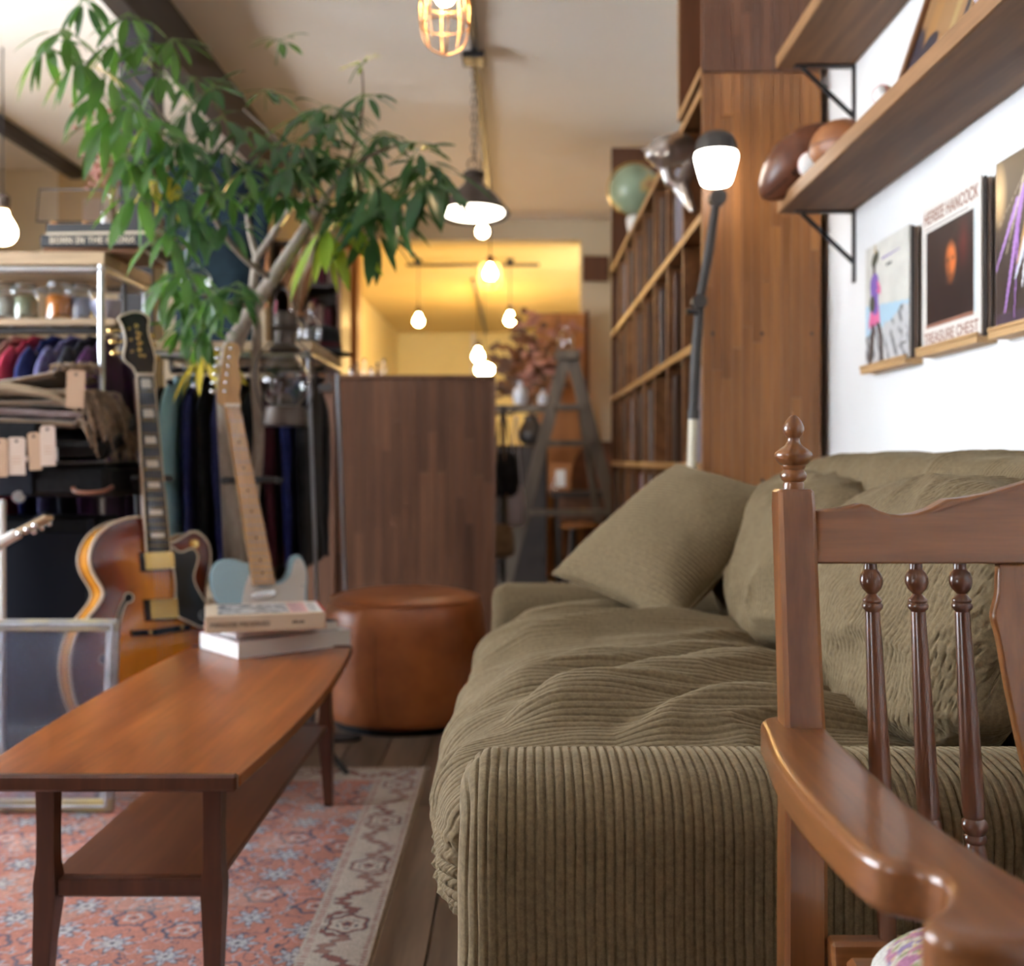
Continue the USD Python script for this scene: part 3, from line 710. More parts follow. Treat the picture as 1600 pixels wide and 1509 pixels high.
part(so, 'seat_cushion', cushion((.245, 1.709, .402), (.335, .378, .105), 190, 7, (5, 4.5), .040, .022, seed=1, wsc=(2.2, 8, 3), folds=((-.05, .38, .036, .085, -.26, .33), (-.22, .30, .032, .06, -.12, .33), (.13, .30, .026, .07, -.30, .20), (.24, -.1, .018, .06, .05, .33)), gather=.0045), 'corduroy', True)
part(so, 'seat_cushion', cushion((.255, 2.459, .385), (.325, .375, .105), 180, 6, (5, 4.5), .036, .026, seed=2, wsc=(1.6, 7, 3), folds=((-.10, .15, .030, .09, -.30, .28), (.14, -.2, .032, .08, -.30, .05))), 'corduroy', True)
part(so, 'back_cushion', cushion((.592, 1.690, .665), (.100, .362, .165), 150, 7, (3.2, 2.8), .022, .022, seed=5, lean=.28, wav=.010, wsc=(6, 6, 9), ins=.10, xb=.034), 'corduroy', True)
part(so, 'back_cushion', cushion((.602, 2.445, .665), (.100, .372, .163), 150, 6, (3.2, 2.8), .020, .022, seed=6, lean=.28, wsc=(6, 6, 5), ins=.10, xb=.034), 'corduroy', True)
for x in (SX0 + .06, SX1 - .06):
    for y in (SY0 + .07, SY1 - .07): part(so, 'foot', lathe([(.022, 0), (.025, .008), (.025, .03)], (x, y, 0), 16), 'metal_black')

# throw pillow leaning at the far end
def pillow(nu=110, nw=400):
    U, W = np.meshgrid(np.linspace(-1, 1, nu), np.linspace(-1, 1, nw), indexing='ij')
    prof = lambda t: np.maximum(1 - np.abs(t) ** 2.6, 0) ** .75
    h = .088 * prof(U) ** .8 * prof(W) ** .8
    X = U * .225 * (1 - .07 * (1 - W ** 2)); Z = W * .225 * (1 - .07 * (1 - U ** 2)); out = []
    for sg in (1, -1):
        V = np.stack([X, Z, sg * h], -1)
        V[..., 2] += sg * .022 * (meshkit.fbm(np.stack([U * 1.6, W * 1.6, U * 0 + sg], -1), 3, 12) - .5) * prof(U) * prof(W)
        N_ = gnormals(V); s2 = 1 if N_[nu // 2, nw // 2, 2] * sg > 0 else -1
        f = np.mod((Z + .010 * meshkit.noise(np.stack([U * 2, W * 2, U * 0], -1), 3)) / .0098, 1)
        V = V + s2 * N_ * (.0026 * (1 - np.abs(2 * f - 1) ** 4) * np.minimum(prof(U), prof(W)) ** .3)[..., None]
        m = gridmesh(V)
        if s2 < 0: m.invert()
        out.append(m)
    return out
pl = thing('throw_pillow', 'square olive corduroy pillow leaning on the far arm of the sofa', 'pillow', (.27, 2.50, .52))
ca = P(893, 908, 2.62); cb = P(1052, 978, 2.36); cc = P(1216, 770, 2.60)
ex = cb - ca; ez2 = cc - cb
ex = (cc + (ca - cb) - ca); 
c0 = (ca + cc) / 2
e1 = (cb - ca); e2 = (cc - cb); e1n = e1 / np.linalg.norm(e1); e2n = e2 - e1n * (e2 @ e1n); e2n /= np.linalg.norm(e2n); nn = np.cross(e1n, e2n)
su, sv = np.linalg.norm(e1) / .45, np.linalg.norm(e2) / .45
fm, bm = pillow()
pcv = part(pl, 'cover', frame(cat(fm, bm), c0, e1n * max(su, .9), e2n * max(sv, .9), nn), 'corduroy', True)
q = np.array([(-1, -1), (0, -.95), (1, -1), (.95, 0), (1, 1), (0, .95), (-1, 1), (-.95, 0)]) * .224
part(pcv, 'seam', tube([c0 + e1n * max(su, .9) * a + e2n * max(sv, .9) * b for a, b in q], .003, 6, closed=True), 'corduroy', True)

# ---------------------------------------------------------------- wooden armchair in the foreground
ch = thing('armchair', 'brown turned-wood armchair with spindle back and ball finials close by at the right', 'chair', (.505, .82, 0))
XC = .505
yr = lambda z: 1.020 + (z - .645) * .146
def rake(mesh):
    v, f = va(mesh); v = v.copy(); v[:, 1] += yr(v[:, 2]); return trimesh.Trimesh(v, f, process=False)
def mir(mesh):
    v, f = va(mesh); v = v.copy(); v[:, 0] = 2 * XC - v[:, 0]; return trimesh.Trimesh(v, f[:, ::-1], process=False)
def post():
    lv = [(.0, .0165, -.015), (.25, .0185, -.005), (.40, .0195, 0), (.62, .0185, 0), (.66, .0178, 0), (.78, .0172, 0), (.835, .0172, 0), (.850, .0165, 0), (.8525, .0145, 0)]
    V = []
    for z, h, o in lv:
        c = np.array([.2585, (yr(z) if z > .62 else yr(.62)) - o, z]); b = .78
        for a, d in ((-1, -b), (-b, -1), (b, -1), (1, -b), (1, b), (b, 1), (-b, 1), (-1, b)): V.append(c + [a * h, d * h, 0])
    V = np.array(V).reshape(len(lv), 8, 3).transpose(1, 0, 2)
    m = gridmesh(V, True); top = V[:, -1]; vs = np.vstack([m.vertices, top.mean(0)]); q = len(m.vertices); ix = np.arange(8) * len(lv) + len(lv) - 1
    return trimesh.Trimesh(vs, np.vstack([m.faces, np.stack([np.full(8, q), ix, np.roll(ix, -1)], 1)]), process=False)
def finial():
    k = 1.05 / F
    zs = lambda py: (765 - py) * k
    # (photo row, half width in pixels)
    pr = [(766, 16), (757, 16), (754, 14.5), (753, 16), (750, 19), (744, 20.5), (739, 18.5), (735, 15.5), (733, 17), (730, 18.5), (728, 18.5), (726, 22), (720, 27), (713, 29.5), (708, 28), (703, 22), (697, 13.5), (692, 10), (686, 9), (684, 10.5), (680, 14), (674, 16.2), (668, 16), (661, 13), (654, 8.5), (650, 3.5), (649.4, 0)]
    return lathe([(w * k, zs(y)) for y, w in pr], (.2592, yr(.852), .8525), 36)
for mf in (lambda m: m, mir):
    part(ch, 'back_post', mf(post()), 'chair_wood', 35); part(ch, 'finial', mf(finial()), 'chair_wood', 50)
k1 = lambda px, py: ((px - CX) * 1.05 / F, EYE - (py - CY) * 1.05 / F)
tp = [(1268, 797), (1300, 794), (1325, 790), (1340, 786), (1352, 788), (1366, 796), (1384, 802), (1402, 804), (1425, 801), (1448, 793), (1464, 784), (1474, 779), (1500, 777), (1540, 770), (1580, 758), (1615, 748), (1650, 743)]
L_ = [k1(*p) for p in tp]; Rr = [(2 * XC - x, z) for x, z in L_[::-1]]
bt = [k1(1268, 878)]; bt = [(2 * XC - bt[0][0], bt[0][1]), bt[0]]
ol = np.array(L_ + Rr + bt); 
cr = slab(np.array([p for a, b in zip(ol, np.roll(ol, -1, 0)) for p in (a, (a + b) / 2)]), -.0105, .0105, .003)
part(ch, 'crest_rail', rake(frame(cr, (0, 0, 0), (1, 0, 0), (0, 0, 1), (0, -1, 0))), 'chair_wood_x', 30)
part(ch, 'lower_rail', rake(box(.276, 2 * XC - .276, -.010, .010, .425, .456, .003)), 'chair_wood_x')
def spindle():
    pr = [(.008, .455), (.0085, .47), (.0098, .520), (.0092, .530), (.0075, .536), (.0100, .5385), (.0100, .542), (.0085, .544), (.0108, .5475), (.0118, .5515), (.0108, .5555), (.0085, .558), (.0098, .561), (.0100, .58), (.0094, .62), (.0084, .67), (.0072, .715), (.0066, .7395), (.0066, .7405), (.0088, .7425), (.0096, .7450), (.0090, .7472), (.0074, .7480), (.0086, .7492), (.0088, .7510), (.0062, .7535), (.0042, .7560), (.0060, .7580), (.0086, .7608), (.0102, .7650), (.0105, .7680), (.0102, .7712), (.0086, .7752), (.0060, .7780), (.0058, .7790), (.0058, .7835)]
    return lathe(pr, n=24)
for px in (1355, 1425, 1493):
    x = (px - CX) * 1.05 / F
    for mf in (lambda m: m, mir): part(ch, 'spindle', mf(rake(trimesh.Trimesh(spindle().vertices + [x, 0, 0], spindle().faces, process=False))), 'spindle_wood', 50)
sl = [(1556, 878), (1553, 905), (1550, 930), (1543, 952), (1542, 965), (1547, 990), (1553, 1040), (1562, 1110), (1574, 1190), (1590, 1290), (1600, 1330)]
L_ = [((x - CX) * yr(.8) / F, .88 - (y - CY) * (1.05 - (y - 878) * .00013) / F) for x, y in sl]; L_[-1] = (L_[-1][0], .456)
ol = np.vstack([spline(L_, 40), [(2 * XC - x, z) for x, z in spline(L_, 40)[::-1]]])
part(ch, 'splat', rake(frame(slab(ol, -.006, .006, .0025), (0, 0, 0), (1, 0, 0), (0, 0, 1), (0, -1, 0))), 'chair_wood', 30)
# arms
ao = [(.236, 1.050), (.225, 1.035), (.2215, 1.007), (.2127, .94), (.206, .86), (.2055, .80), (.2075, .745), (.2120, .69), (.222, .670), (.2385, .660), (.2445, .648), (.243, .632), (.230, .607), (.2165, .593), (.210, .582), (.213, .570), (.224, .561), (.245, .556), (.275, .560), (.297, .575), (.302, .60), (.293, .64), (.283, .70), (.2765, .79), (.2765, .90), (.279, 1.0), (.282, 1.035), (.275, 1.050)]
arm_m = slab(spline(ao, 150, True), .605, .640, .008, 5)
for mf in (lambda m: m, mir):
    part(ch, 'armrest', mf(arm_m), 'chair_wood_y', 40)
    part(ch, 'arm_post', mf(lathe([(.016, .40), (.016, .47), (.022, .485), (.016, .50), (.013, .53), (.019, .56), (.022, .58), (.017, .6045)], (.262, .60, 0), 24)), 'spindle_wood', 50)
    part(ch, 'front_leg', mf(lathe([(.014, 0), (.018, .05), (.022, .12), (.017, .14), (.024, .18), (.024, .40)], (.262, .60, 0), 24)), 'chair_wood', 50)
    part(ch, 'side_rail', mf(box(.252, .276, .62, .965, .37, .43, .004)), 'chair_wood_y')
    part(ch, 'stretcher', mf(tube([(.262, .61, .15), (.26, 1.0, .15)], .011, 12)), 'spindle_wood', 50)
part(ch, 'front_rail', box(.285, 2 * XC - .285, .588, .612, .37, .43, .004), 'chair_wood_x')
part(ch, 'rear_rail', box(.28, 2 * XC - .28, .968, .985, .36, .42, .003), 'chair_wood_x')
# tapestry seat
n = 150; a = np.linspace(-1, 1, n); U, W = np.meshgrid(a, a, indexing='ij')
k = np.maximum(1 - np.abs(U) ** 4, 0) ** .5 * np.maximum(1 - np.abs(W) ** 4, 0) ** .5
V = np.stack([XC + U * (.230 - .03 * np.abs(W) ** 3), .802 + W * (.175 - .02 * np.abs(U) ** 3), .452 + .062 * k], -1)
cc_ = meshkit.fbm(np.stack([U * 14, W * 14, U * 0], -1), 3, 2); c2_ = meshkit.fbm(np.stack([U * 16, W * 16, U * 0 + 5], -1), 3, 6)
C = np.empty(V.shape); C[:] = (.46, .42, .34)
C[cc_ > .56] = (.42, .20, .22); C[cc_ > .63] = (.30, .12, .20); C[(c2_ > .57) & (cc_ < .54)] = (.22, .22, .10); C[(c2_ < .40)] = (.50, .38, .14); C[(c2_ < .36)] = (.22, .16, .28)
C[k < .45] = (.50, .48, .43)
m = gridmesh(V)
if m.face_normals[len(m.faces) // 2][2] < 0: m.invert()
part(ch, 'seat_cushion', m, 'tapestry', color=C.reshape(-1, 3), label='floral tapestry seat with cream piping')
part(ch, 'seat_board', box(XC - .222, XC + .222, .635, .965, .430, .4525, .004), 'chair_wood_x')
# ---------------------------------------------------------------- wall shelves with iron brackets
def wall_shelf(label, z, x0, y1, y0, th=.038):
    t = thing('wall_shelf', label, 'shelf', (XW - .1, y1, z))
    b = box(x0 + .0035, XW - .001, y0, y1, z, z + th, .003)
    part(t, 'board', b, 'rough_plank')
    part(t, 'front_edge', box(x0, x0 + .0034, y0, y1, z + .001, z + th - .001, .001), 'plank_edge')
    return t
z1, z2 = 1.557, 1.954
wall_shelf('long rough plank shelf on the white wall holding the leather ball and framed picture', z1, .716, 3.085, .35)
wall_shelf('upper rough plank shelf on the white wall at the top right corner', z2, .712, 3.085, .35)
def bracket(label, y, z):
    t = thing('shelf_bracket', label, 'bracket', (XW - .01, y, z), group=None)
    part(t, 'wall_strap', box(XW - .006, XW - .0005, y - .011, y + .011, z - .195, z - .001, .001), 'metal_black', False)
    part(t, 'top_strap', box(.755, XW - .006, y - .011, y + .011, z - .006, z - .0005, .001), 'metal_black', False)
    part(t, 'brace', bar((.775, y, z - .006), (XW - .004, y, z - .140), .012, .006, up=(0, 1, 0)), 'metal_black', False)
for y, w in ((3.05, 'far'), (1.45, 'near')):
    bracket(f'black iron bracket under the {w} end of the long lower plank shelf', y, z1)
    bracket(f'black iron bracket under the {w} end of the upper plank shelf', y, z2)

zt = z1 + .038
# leather ball, baseball glove-like second ball, baseball
bl = thing('rugby_ball', 'dark brown laced leather ball lying at the far end of the long shelf', 'ball', (.775, 3.0, zt))
def ovoid(c, L, r, ax, n=28):
    s = sphere((0, 0, 0), 1, n); v = np.asarray(s.vertices).copy(); tt = v[:, 2]; rad = (1 - np.abs(tt) ** 1.8) ** .62
    nr = np.maximum(np.hypot(v[:, 0], v[:, 1]), 1e-9); v[:, 0] *= rad / nr * r; v[:, 1] *= rad / nr * r; v[:, 2] *= L
    ez = np.asarray(ax, float) / np.linalg.norm(ax); ex = np.cross((0, 0, 1), ez); ex /= np.linalg.norm(ex); ey = np.cross(ez, ex)
    return frame(trimesh.Trimesh(v, s.faces, process=False), c, ex, ey, ez), (np.asarray(c, float), ex, ey, ez)
axb = (.62, -.30, .62); cb_ = (.748, 2.99, zt + .078)
m, (c_, ex, ey, ez) = ovoid(cb_, .128, .074, axb)
bb1 = part(bl, 'ball_body', m, 'ball_leather', True)
for k in range(4):
    a = k * math.pi / 2 + .5; tt = np.linspace(-.97, .97, 24); rad = (1 - np.abs(tt) ** 1.8) ** .62 * .0725
    part(bb1, 'seam', tube([c_ + ez * t * .128 + (ex * math.cos(a) + ey * math.sin(a)) * r for t, r in zip(tt, rad)], .0014, 6), 'black_matte', True)
lace = []
for t in np.linspace(-.2, .2, 6):
    r = (1 - abs(t) ** 1.8) ** .62 * .0735; q = []
    for a in np.linspace(-.12, .12, 5) + 3.65: q.append(c_ + ez * t * .128 + (ex * math.cos(a) + ey * math.sin(a)) * r)
    lace.append(tube(q, .0022, 6))
part(bb1, 'lacing', cat(*lace), 'black_matte', True)
g2 = thing('football', 'lighter brown round-ended leather ball on the shelf beside the dark one', 'ball', (.80, 2.78, zt))
m, (c_, ex, ey, ez) = ovoid((.802, 2.795, zt + .066), .095, .066, (.35, -.95, .0))
bb2 = part(g2, 'ball_body', m, 'glove_leather', True)
for k in range(4):
    a = k * math.pi / 2; tt = np.linspace(-.97, .97, 24); rad = (1 - np.abs(tt) ** 1.8) ** .62 * .0665
    part(bb2, 'seam', tube([c_ + ez * t * .095 + (ex * math.cos(a) + ey * math.sin(a)) * r for t, r in zip(tt, rad)], .0013, 6), 'ball_leather', True)
mat('ball_white', (.80, .78, .74), .55); mat('stitch_red', (.5, .05, .04), .6)
def baseball(label, c, r):
    t = thing('baseball', label, 'ball', (c[0], c[1], c[2] - r))
    cvb = part(t, 'cover', sphere(c, r, 24), 'ball_white', True)
    a = np.linspace(0, 2 * np.pi, 60, endpoint=False); q = np.stack([np.cos(a) + .45 * np.cos(3 * a), np.sin(a) - .45 * np.sin(3 * a), 1.1 * np.sin(2 * a)], 1); q /= np.linalg.norm(q, axis=1, keepdims=True)
    part(cvb, 'stitching', tube(np.asarray(c) + q * (r + .0003), .0008, 5, closed=True), 'stitch_red', True)
baseball('white baseball in front of the dark leather ball at the far end of the shelf', (.752, 2.855, zt + .036), .036)
baseball('white ball under the framed picture on the long shelf', (.742, 2.27, zt + .022), .022)
# framed pictures leaning on the wall, vase
mat('frame_brown', (.20, .085, .035), .45); mat('gold_print', (.42, .27, .10), .5)
def lean_frame(name, label, y_far, w, h, xb, xt, m_frame, art):
    t = thing(name, label, 'picture', (xb, y_far - w / 2, zt))
    d = np.array([xt - xb, 0, math.sqrt(h * h - (xt - xb) ** 2)]) / h; nrm = np.array([-d[2], 0, d[0]])   # up the picture, and out of its face
    u = np.array([0, -1.0, 0]); o = np.array([xb, y_far, zt + .001])
    f_ = lambda m: frame(m, o, u, d, nrm)
    r = .022
    for a in (box(0, w, 0, r, -.009, .009, .003), box(0, w, h - r, h, -.009, .009, .003), box(0, r, r, h - r, -.009, .009, .003), box(w - r, w, r, h - r, -.009, .009, .003)):
        part(t, 'frame_side', f_(a), m_frame)
    part(t, 'backing', f_(box(r * .6, w - r * .6, r * .6, h - r * .6, -.006, -.002)), m_frame, False)
    n = 70; X, Y = np.meshgrid(np.linspace(r, w - r, n), np.linspace(r, h - r, n), indexing='ij')
    part(t, 'picture', f_(gridmesh(np.stack([X, Y, np.full_like(X, -.001)], -1))), 'print', color=art((X - r) / (w - 2 * r), (Y - r) / (h - 2 * r)).reshape(-1, 3))
    return t
def art1(u, v):
    g = meshkit.fbm(np.stack([u * 3, v * 5, u * 0], -1), 3, 3); C = np.empty(u.shape + (3,)); C[:] = (.20, .10, .05)
    C[g > .48] = (.36, .20, .09); C[g < .40] = (.045, .042, .06); C[(u > .18) & (u < .34) & (v > .45) & (v < .86)] = (.42, .22, .08); C[(np.hypot((u - .3) / .16, (v - .32) / .2) < 1)] = (.03, .033, .05)
    C[(u > .62) & (u < .70)] = (.45, .32, .14); C[(u > .80)] = (.05, .05, .06); C[(u > .88)] = (.40, .26, .12)
    return C
lean_frame('framed_picture', 'brown framed picture in dark and gold leaning on the long shelf', 2.44, .42, .33, .80, .905, 'frame_brown', art1)
t = thing('wooden_board', 'plain reddish-brown board leaning on the shelf beside the framed picture', 'board', (.84, 1.95, zt))
part(t, 'panel', frame(box(0, .10, 0, .33, -.012, .012, .003), (.842, 1.985, zt + .004), (0, -1, 0), (.16, 0, .987), (-.987, 0, .16)), 'stave_red')
part(t, 'edge', frame(box(-.006, -.0005, 0, .33, -.012, .012, .002), (.842, 1.985, zt + .004), (0, -1, 0), (.16, 0, .987), (-.987, 0, .16)), 'orange_board')
mat('vase_glaze', (.42, .42, .55), .12, coat_weight=.5)
vz = thing('vase', 'glossy lavender-grey vase on the long shelf at the top right', 'vase', (.80, 1.80, zt))
part(vz, 'vase_body', lathe(spline([(.045, 0), (.062, .02), (.072, .08), (.066, .14), (.040, .19), (.034, .22)], 30), (.80, 1.79, zt + .0005), 36), 'vase_glaze', True)
part(vz, 'rim', lathe([(.034, .2195), (.040, .222), (.040, .227), (.034, .2295), (.028, .226), (.028, .2205)], (.80, 1.79, zt + .0005), 36), 'vase_glaze', True)

# ---------------------------------------------------------------- record sleeves on ledges on the white wall
XA = .893
def place_art(m, yf, zb): return frame(m, (XA, yf, zb), (0, -1, 0), (0, 0, 1), (-1, 0, 0))
def ledge(label, yf, w, zb, ext=.012):
    t = thing('picture_ledge', label, 'ledge', (XW, yf - w / 2, zb - .03))
    part(t, 'base_strip', box(XA - .014, XW - .0005, yf - w - ext, yf + .004, zb - .014, zb - .001, .001), 'ledge_wood', False)
    part(t, 'front_lip', box(XA - .016, XA - .0085, yf - w - ext + .001, yf + .004, zb - .0005 , zb + .007, .001), 'ledge_wood', False)
def sleeve(label, yf, w, h, zb, back, tilt=0.0):
    t = thing('record_cover', label, 'record', (XA, yf - w / 2, zb))
    return part(t, 'front_sleeve', place_art(box(0, w, 0, h, -.0035, 0, .0004), yf, zb), back, False)
def extra(label, yf, w, h, zb, k, c):
    t = thing('record_cover', label, 'record', (XA + .006 + k * .007, yf - w / 2, zb))
    x0 = XA + .0045 + k * .0075
    part(t, 'sleeve', box(x0, x0 + .0055, yf - w - .006 - k * .003, yf - .004, zb, zb + h - .004 - .003 * k, .0005), c, False)
    part(t, 'disc_edge', box(x0 + .002, x0 + .0035, yf - w - .0072 - k * .003, yf - w - .0062 - k * .003, zb + .004, zb + h - .02), 'black_gloss', False)
def blob(pts, d0=.0002, th=.0003, n=40): return frame(prism(Polygon(spline(pts, n, True)), th), (0, 0, d0), (1, 0, 0), (0, 1, 0), (0, 0, 1))
def quad(pts, d0=.0002, th=.0003): return frame(prism(Polygon(pts), th), (0, 0, d0), (1, 0, 0), (0, 1, 0), (0, 0, 1))
mat('dark_sleeve', (.05, .036, .026), .45); mat('brown_sleeve', (.20, .12, .075), .5)
# first: a walking figure in a purple dress before snowy hills
yf, w, h, zb = 2.868, .318, .305, 1.112
a1_ = sleeve('record cover with a striding figure in a purple dress, leftmost on the white wall', yf, w, h, zb, 'paper')
n = 90; U, W = np.meshgrid(np.linspace(0, 1, n), np.linspace(0, 1, n), indexing='ij')
g = meshkit.fbm(np.stack([U * 6, W * 9, U * 0], -1), 4, 2); g2 = meshkit.fbm(np.stack([U * 12 + W * 7, W * 9, U * 0], -1), 3, 8)
C = np.empty((n, n, 3)); C[:] = (.66, .66, .60); C *= (.85 + .3 * g)[..., None]
hill = .26 + .16 * U + .12 * (g - .5); C[(W < .52 - .08 * U) & (W > hill)] = (.42, .62, .74); C[W < hill] = (.56, .57, .57); C[(W < hill) & (g2 > .58)] = (.30, .31, .32); C[(W < hill) & (g2 > .66)] = (.14, .14, .15)
part(a1_, 'cover_print', place_art(gridmesh(np.stack([U * w, W * h, np.full_like(U, .00012)], -1)), yf, zb), 'print', color=C.reshape(-1, 3))
mat('print_purple', (.20, .12, .42), .5); mat('print_pink', (.68, .15, .32), .5); mat('print_skin', (.055, .035, .028), .5); mat('print_hat', (.06, .065, .045), .5); mat('print_straw', (.52, .40, .22), .5)
S = lambda pts: [(x * w, y * h) for x, y in pts]
part(a1_, 'printed_leg', place_art(quad(S([(.16, .36), (.24, .36), (.20, .18), (.14, .03), (.07, .03), (.12, .20)])), yf, zb), 'print_skin', False)
part(a1_, 'printed_leg', place_art(quad(S([(.25, .36), (.34, .36), (.42, .22), (.43, .03), (.37, .03), (.35, .21)])), yf, zb), 'print_skin', False)
part(a1_, 'printed_skirt', place_art(quad(S([(.14, .50), (.32, .50), (.36, .34), (.28, .36), (.24, .32), (.18, .36), (.10, .31), (.08, .36)]), .0005), yf, zb), 'print_pink', False)
part(a1_, 'printed_dress', place_art(blob(S([(.16, .74), (.28, .75), (.33, .66), (.31, .55), (.31, .45), (.24, .42), (.17, .46), (.15, .58), (.12, .66)]), .0008), yf, zb), 'print_purple', False)
part(a1_, 'printed_arm', place_art(quad(S([(.31, .70), (.38, .62), (.37, .57), (.28, .60), (.29, .63), (.33, .62), (.29, .66)]), .0011), yf, zb), 'print_pink', False)
part(a1_, 'printed_bag', place_art(blob(S([(.14, .58), (.23, .56), (.24, .48), (.14, .46), (.11, .52)]), .0011), yf, zb), 'print_hat', False)
part(a1_, 'printed_neck', place_art(quad(S([(.19, .84), (.25, .84), (.24, .73), (.19, .73)]), .0005), yf, zb), 'print_skin', False)
part(a1_, 'printed_hat', place_art(blob(S([(.16, .86), (.23, .93), (.31, .93), (.33, .89), (.26, .83), (.18, .82)]), .0008), yf, zb), 'print_hat', False)
part(a1_, 'printed_hat_top', place_art(quad(S([(.22, .92), (.28, .92), (.255, .99), (.235, .99)]), .0009), yf, zb), 'print_straw', False)
part(a1_, 'printed_title', place_art(cat(*[quad(S([(.40 + i * .052, .842 + i * .002), (.44 + i * .052, .842 + i * .002), (.44 + i * .052, .862), (.40 + i * .052, .862)])) for i in range(8)]), yf, zb), 'print_purple', False)
part(a1_, 'printed_line', place_art(cat(*[quad(S([(.50 + i * .045, .775), (.535 + i * .045, .775), (.535 + i * .045, .795), (.50 + i * .045, .795)])) for i in range(3)], *[quad(S([(.84 + i * .035, .12), (.865 + i * .035, .12), (.865 + i * .035, .135), (.84 + i * .035, .135)])) for i in range(3)]), yf, zb), 'ink', False)
ledge('narrow wooden picture ledge under the leftmost record cover', yf, w, zb)
for k, c in enumerate(('dark_sleeve', 'brown_sleeve')): extra(f'dark record sleeve edge {"directly" if k == 0 else "last"} behind the leftmost record cover', yf, w, h, zb, k, c)
# second: cream border, two lines of title, dark picture with a lit oval face
yf, w, h, zb = 2.468, .312, .312, 1.118
mat('cream_sleeve', (.74, .70, .64), .4); mat('title_brown', (.30, .14, .09), .5); mat('dark_print', (.028, .018, .018), .3)
a2_ = sleeve('record cover with cream border, dark square portrait and two title lines', yf, w, h, zb, 'cream_sleeve')
def fit_text(txt, x0, x1, y, hh):
    m = meshkit.text_mesh(txt, hh, .0003, bold=True); b = m.bounds; m.apply_translation((-b[0][0], 0, .0002)); m.apply_scale(((x1 - x0) / (b[1][0] - b[0][0]), 1, 1)); m.apply_translation((x0, y, 0)); return m
part(a2_, 'printed_title', place_art(fit_text('HERBIE HANCOCK', .012, w - .012, .272, .026), yf, zb), 'title_brown', False)
part(a2_, 'printed_subtitle', place_art(fit_text('TREASURE CHEST', .012, w - .012, .013, .022), yf, zb), 'title_brown', False)
part(a2_, 'printed_border', place_art(cat(quad([(.022, .262), (w - .06, .262), (w - .06, .2605), (.022, .2605)])), yf, zb), 'ink', False)
n = 90; X, Y = np.meshgrid(np.linspace(.026, w - .034, n), np.linspace(.052, .254, n), indexing='ij')
u = (X - .026) / (w - .06); v = (Y - .052) / .202
C = np.empty((n, n, 3)); C[:] = (.026, .016, .016)
gl = np.clip(1 - np.abs(u - .80) / .14, 0, 1) * np.clip(1 - np.abs(v - .72) / .3, 0, 1); C += gl[..., None] * np.array((.10, .008, .006))
dx, dy = (u - .53) / .15, (v - .58) / .25; r = np.hypot(dx * (1 + .25 * np.clip(-dy, 0, 1)), dy)
gs = lambda cx, cy, sx, sy: np.exp(-((dx - cx) / sx) ** 2 - ((dy - cy) / sy) ** 2)
wf_ = np.clip((1 - r) / .45, 0, 1) ** 1.3 * np.clip(.62 + .55 * dx + .15 * dy, .06, 1) * (.55 + .7 * meshkit.fbm(np.stack([u * 9, v * 9, u * 0], -1), 2, 5))
wf_ *= 1 - .85 * gs(-.38, .12, .22, .10) - .85 * gs(.40, .14, .22, .10) - .5 * gs(0, -.55, .34, .08) - .35 * gs(-.16, -.18, .12, .3); wf_ += .10 * gs(.10, -.08, .12, .3) + .10 * gs(.1, .5, .4, .2)
C += np.clip(wf_, 0, 1)[..., None] * np.array((.80, .20, .035))
part(a2_, 'portrait_print', place_art(gridmesh(np.stack([X, Y, np.full_like(X, .00035)], -1)), yf, zb), 'print', color=np.clip(C, .004, 1).reshape(-1, 3))
part(a2_, 'printed_strip', place_art(cat(quad([(.024, .046), (w - .034, .046), (w - .034, .054), (.024, .054)], .0005)), yf, zb), 'title_brown', False)
mat('pale_blue_print', (.52, .66, .70), .4)
part(a2_, 'printed_side', place_art(quad([(w - .030, .05), (w - .024, .05), (w - .024, .264), (w - .030, .264)]), yf, zb), 'pale_blue_print', False)
ledge('narrow wooden picture ledge under the cream-bordered record cover', yf, w, zb)
for k, c in enumerate(('dark_sleeve', 'brown_sleeve')): extra(f'dark record sleeve edge {"directly" if k == 0 else "last"} behind the cream-bordered record cover', yf, w, h, zb, k, c)
# third: dark cover with violet light rays
yf, w, h, zb = 2.088, .315, .312, 1.118
a3_ = sleeve('dark record cover with violet and gold light rays at the right edge', yf, w, h, zb, 'dark_sleeve')
n = 100; U, W = np.meshgrid(np.linspace(0, 1, n), np.linspace(0, 1, n), indexing='ij')
g = meshkit.fbm(np.stack([U * 5, W * 5, U * 0], -1), 3, 12); C = np.empty((n, n, 3)); C[:] = (.045, .032, .028); C *= (.7 + .7 * g)[..., None]
top = np.clip((W - .45) / .5, 0, 1)[..., None]; C = C * (1 - .75 * top) + np.array((.22, .155, .085)) * .75 * top
gld = np.clip(1 - np.hypot((U - .04) / .12, (W - .80) / .22), 0, 1)[..., None]; C += gld * np.array((.85, .55, .25))
C[W < .1] = (.06, .04, .06)
def streak(x0, y0, x1, y1, wd, c):
    t_ = np.clip((W - y0) / (y1 - y0), 0, 1); xx = x0 + (x1 - x0) * t_; ok = (W > min(y0, y1)) & (W < max(y0, y1)) & (np.abs(U - xx) < wd * (.3 + .7 * t_)); C[ok] = c
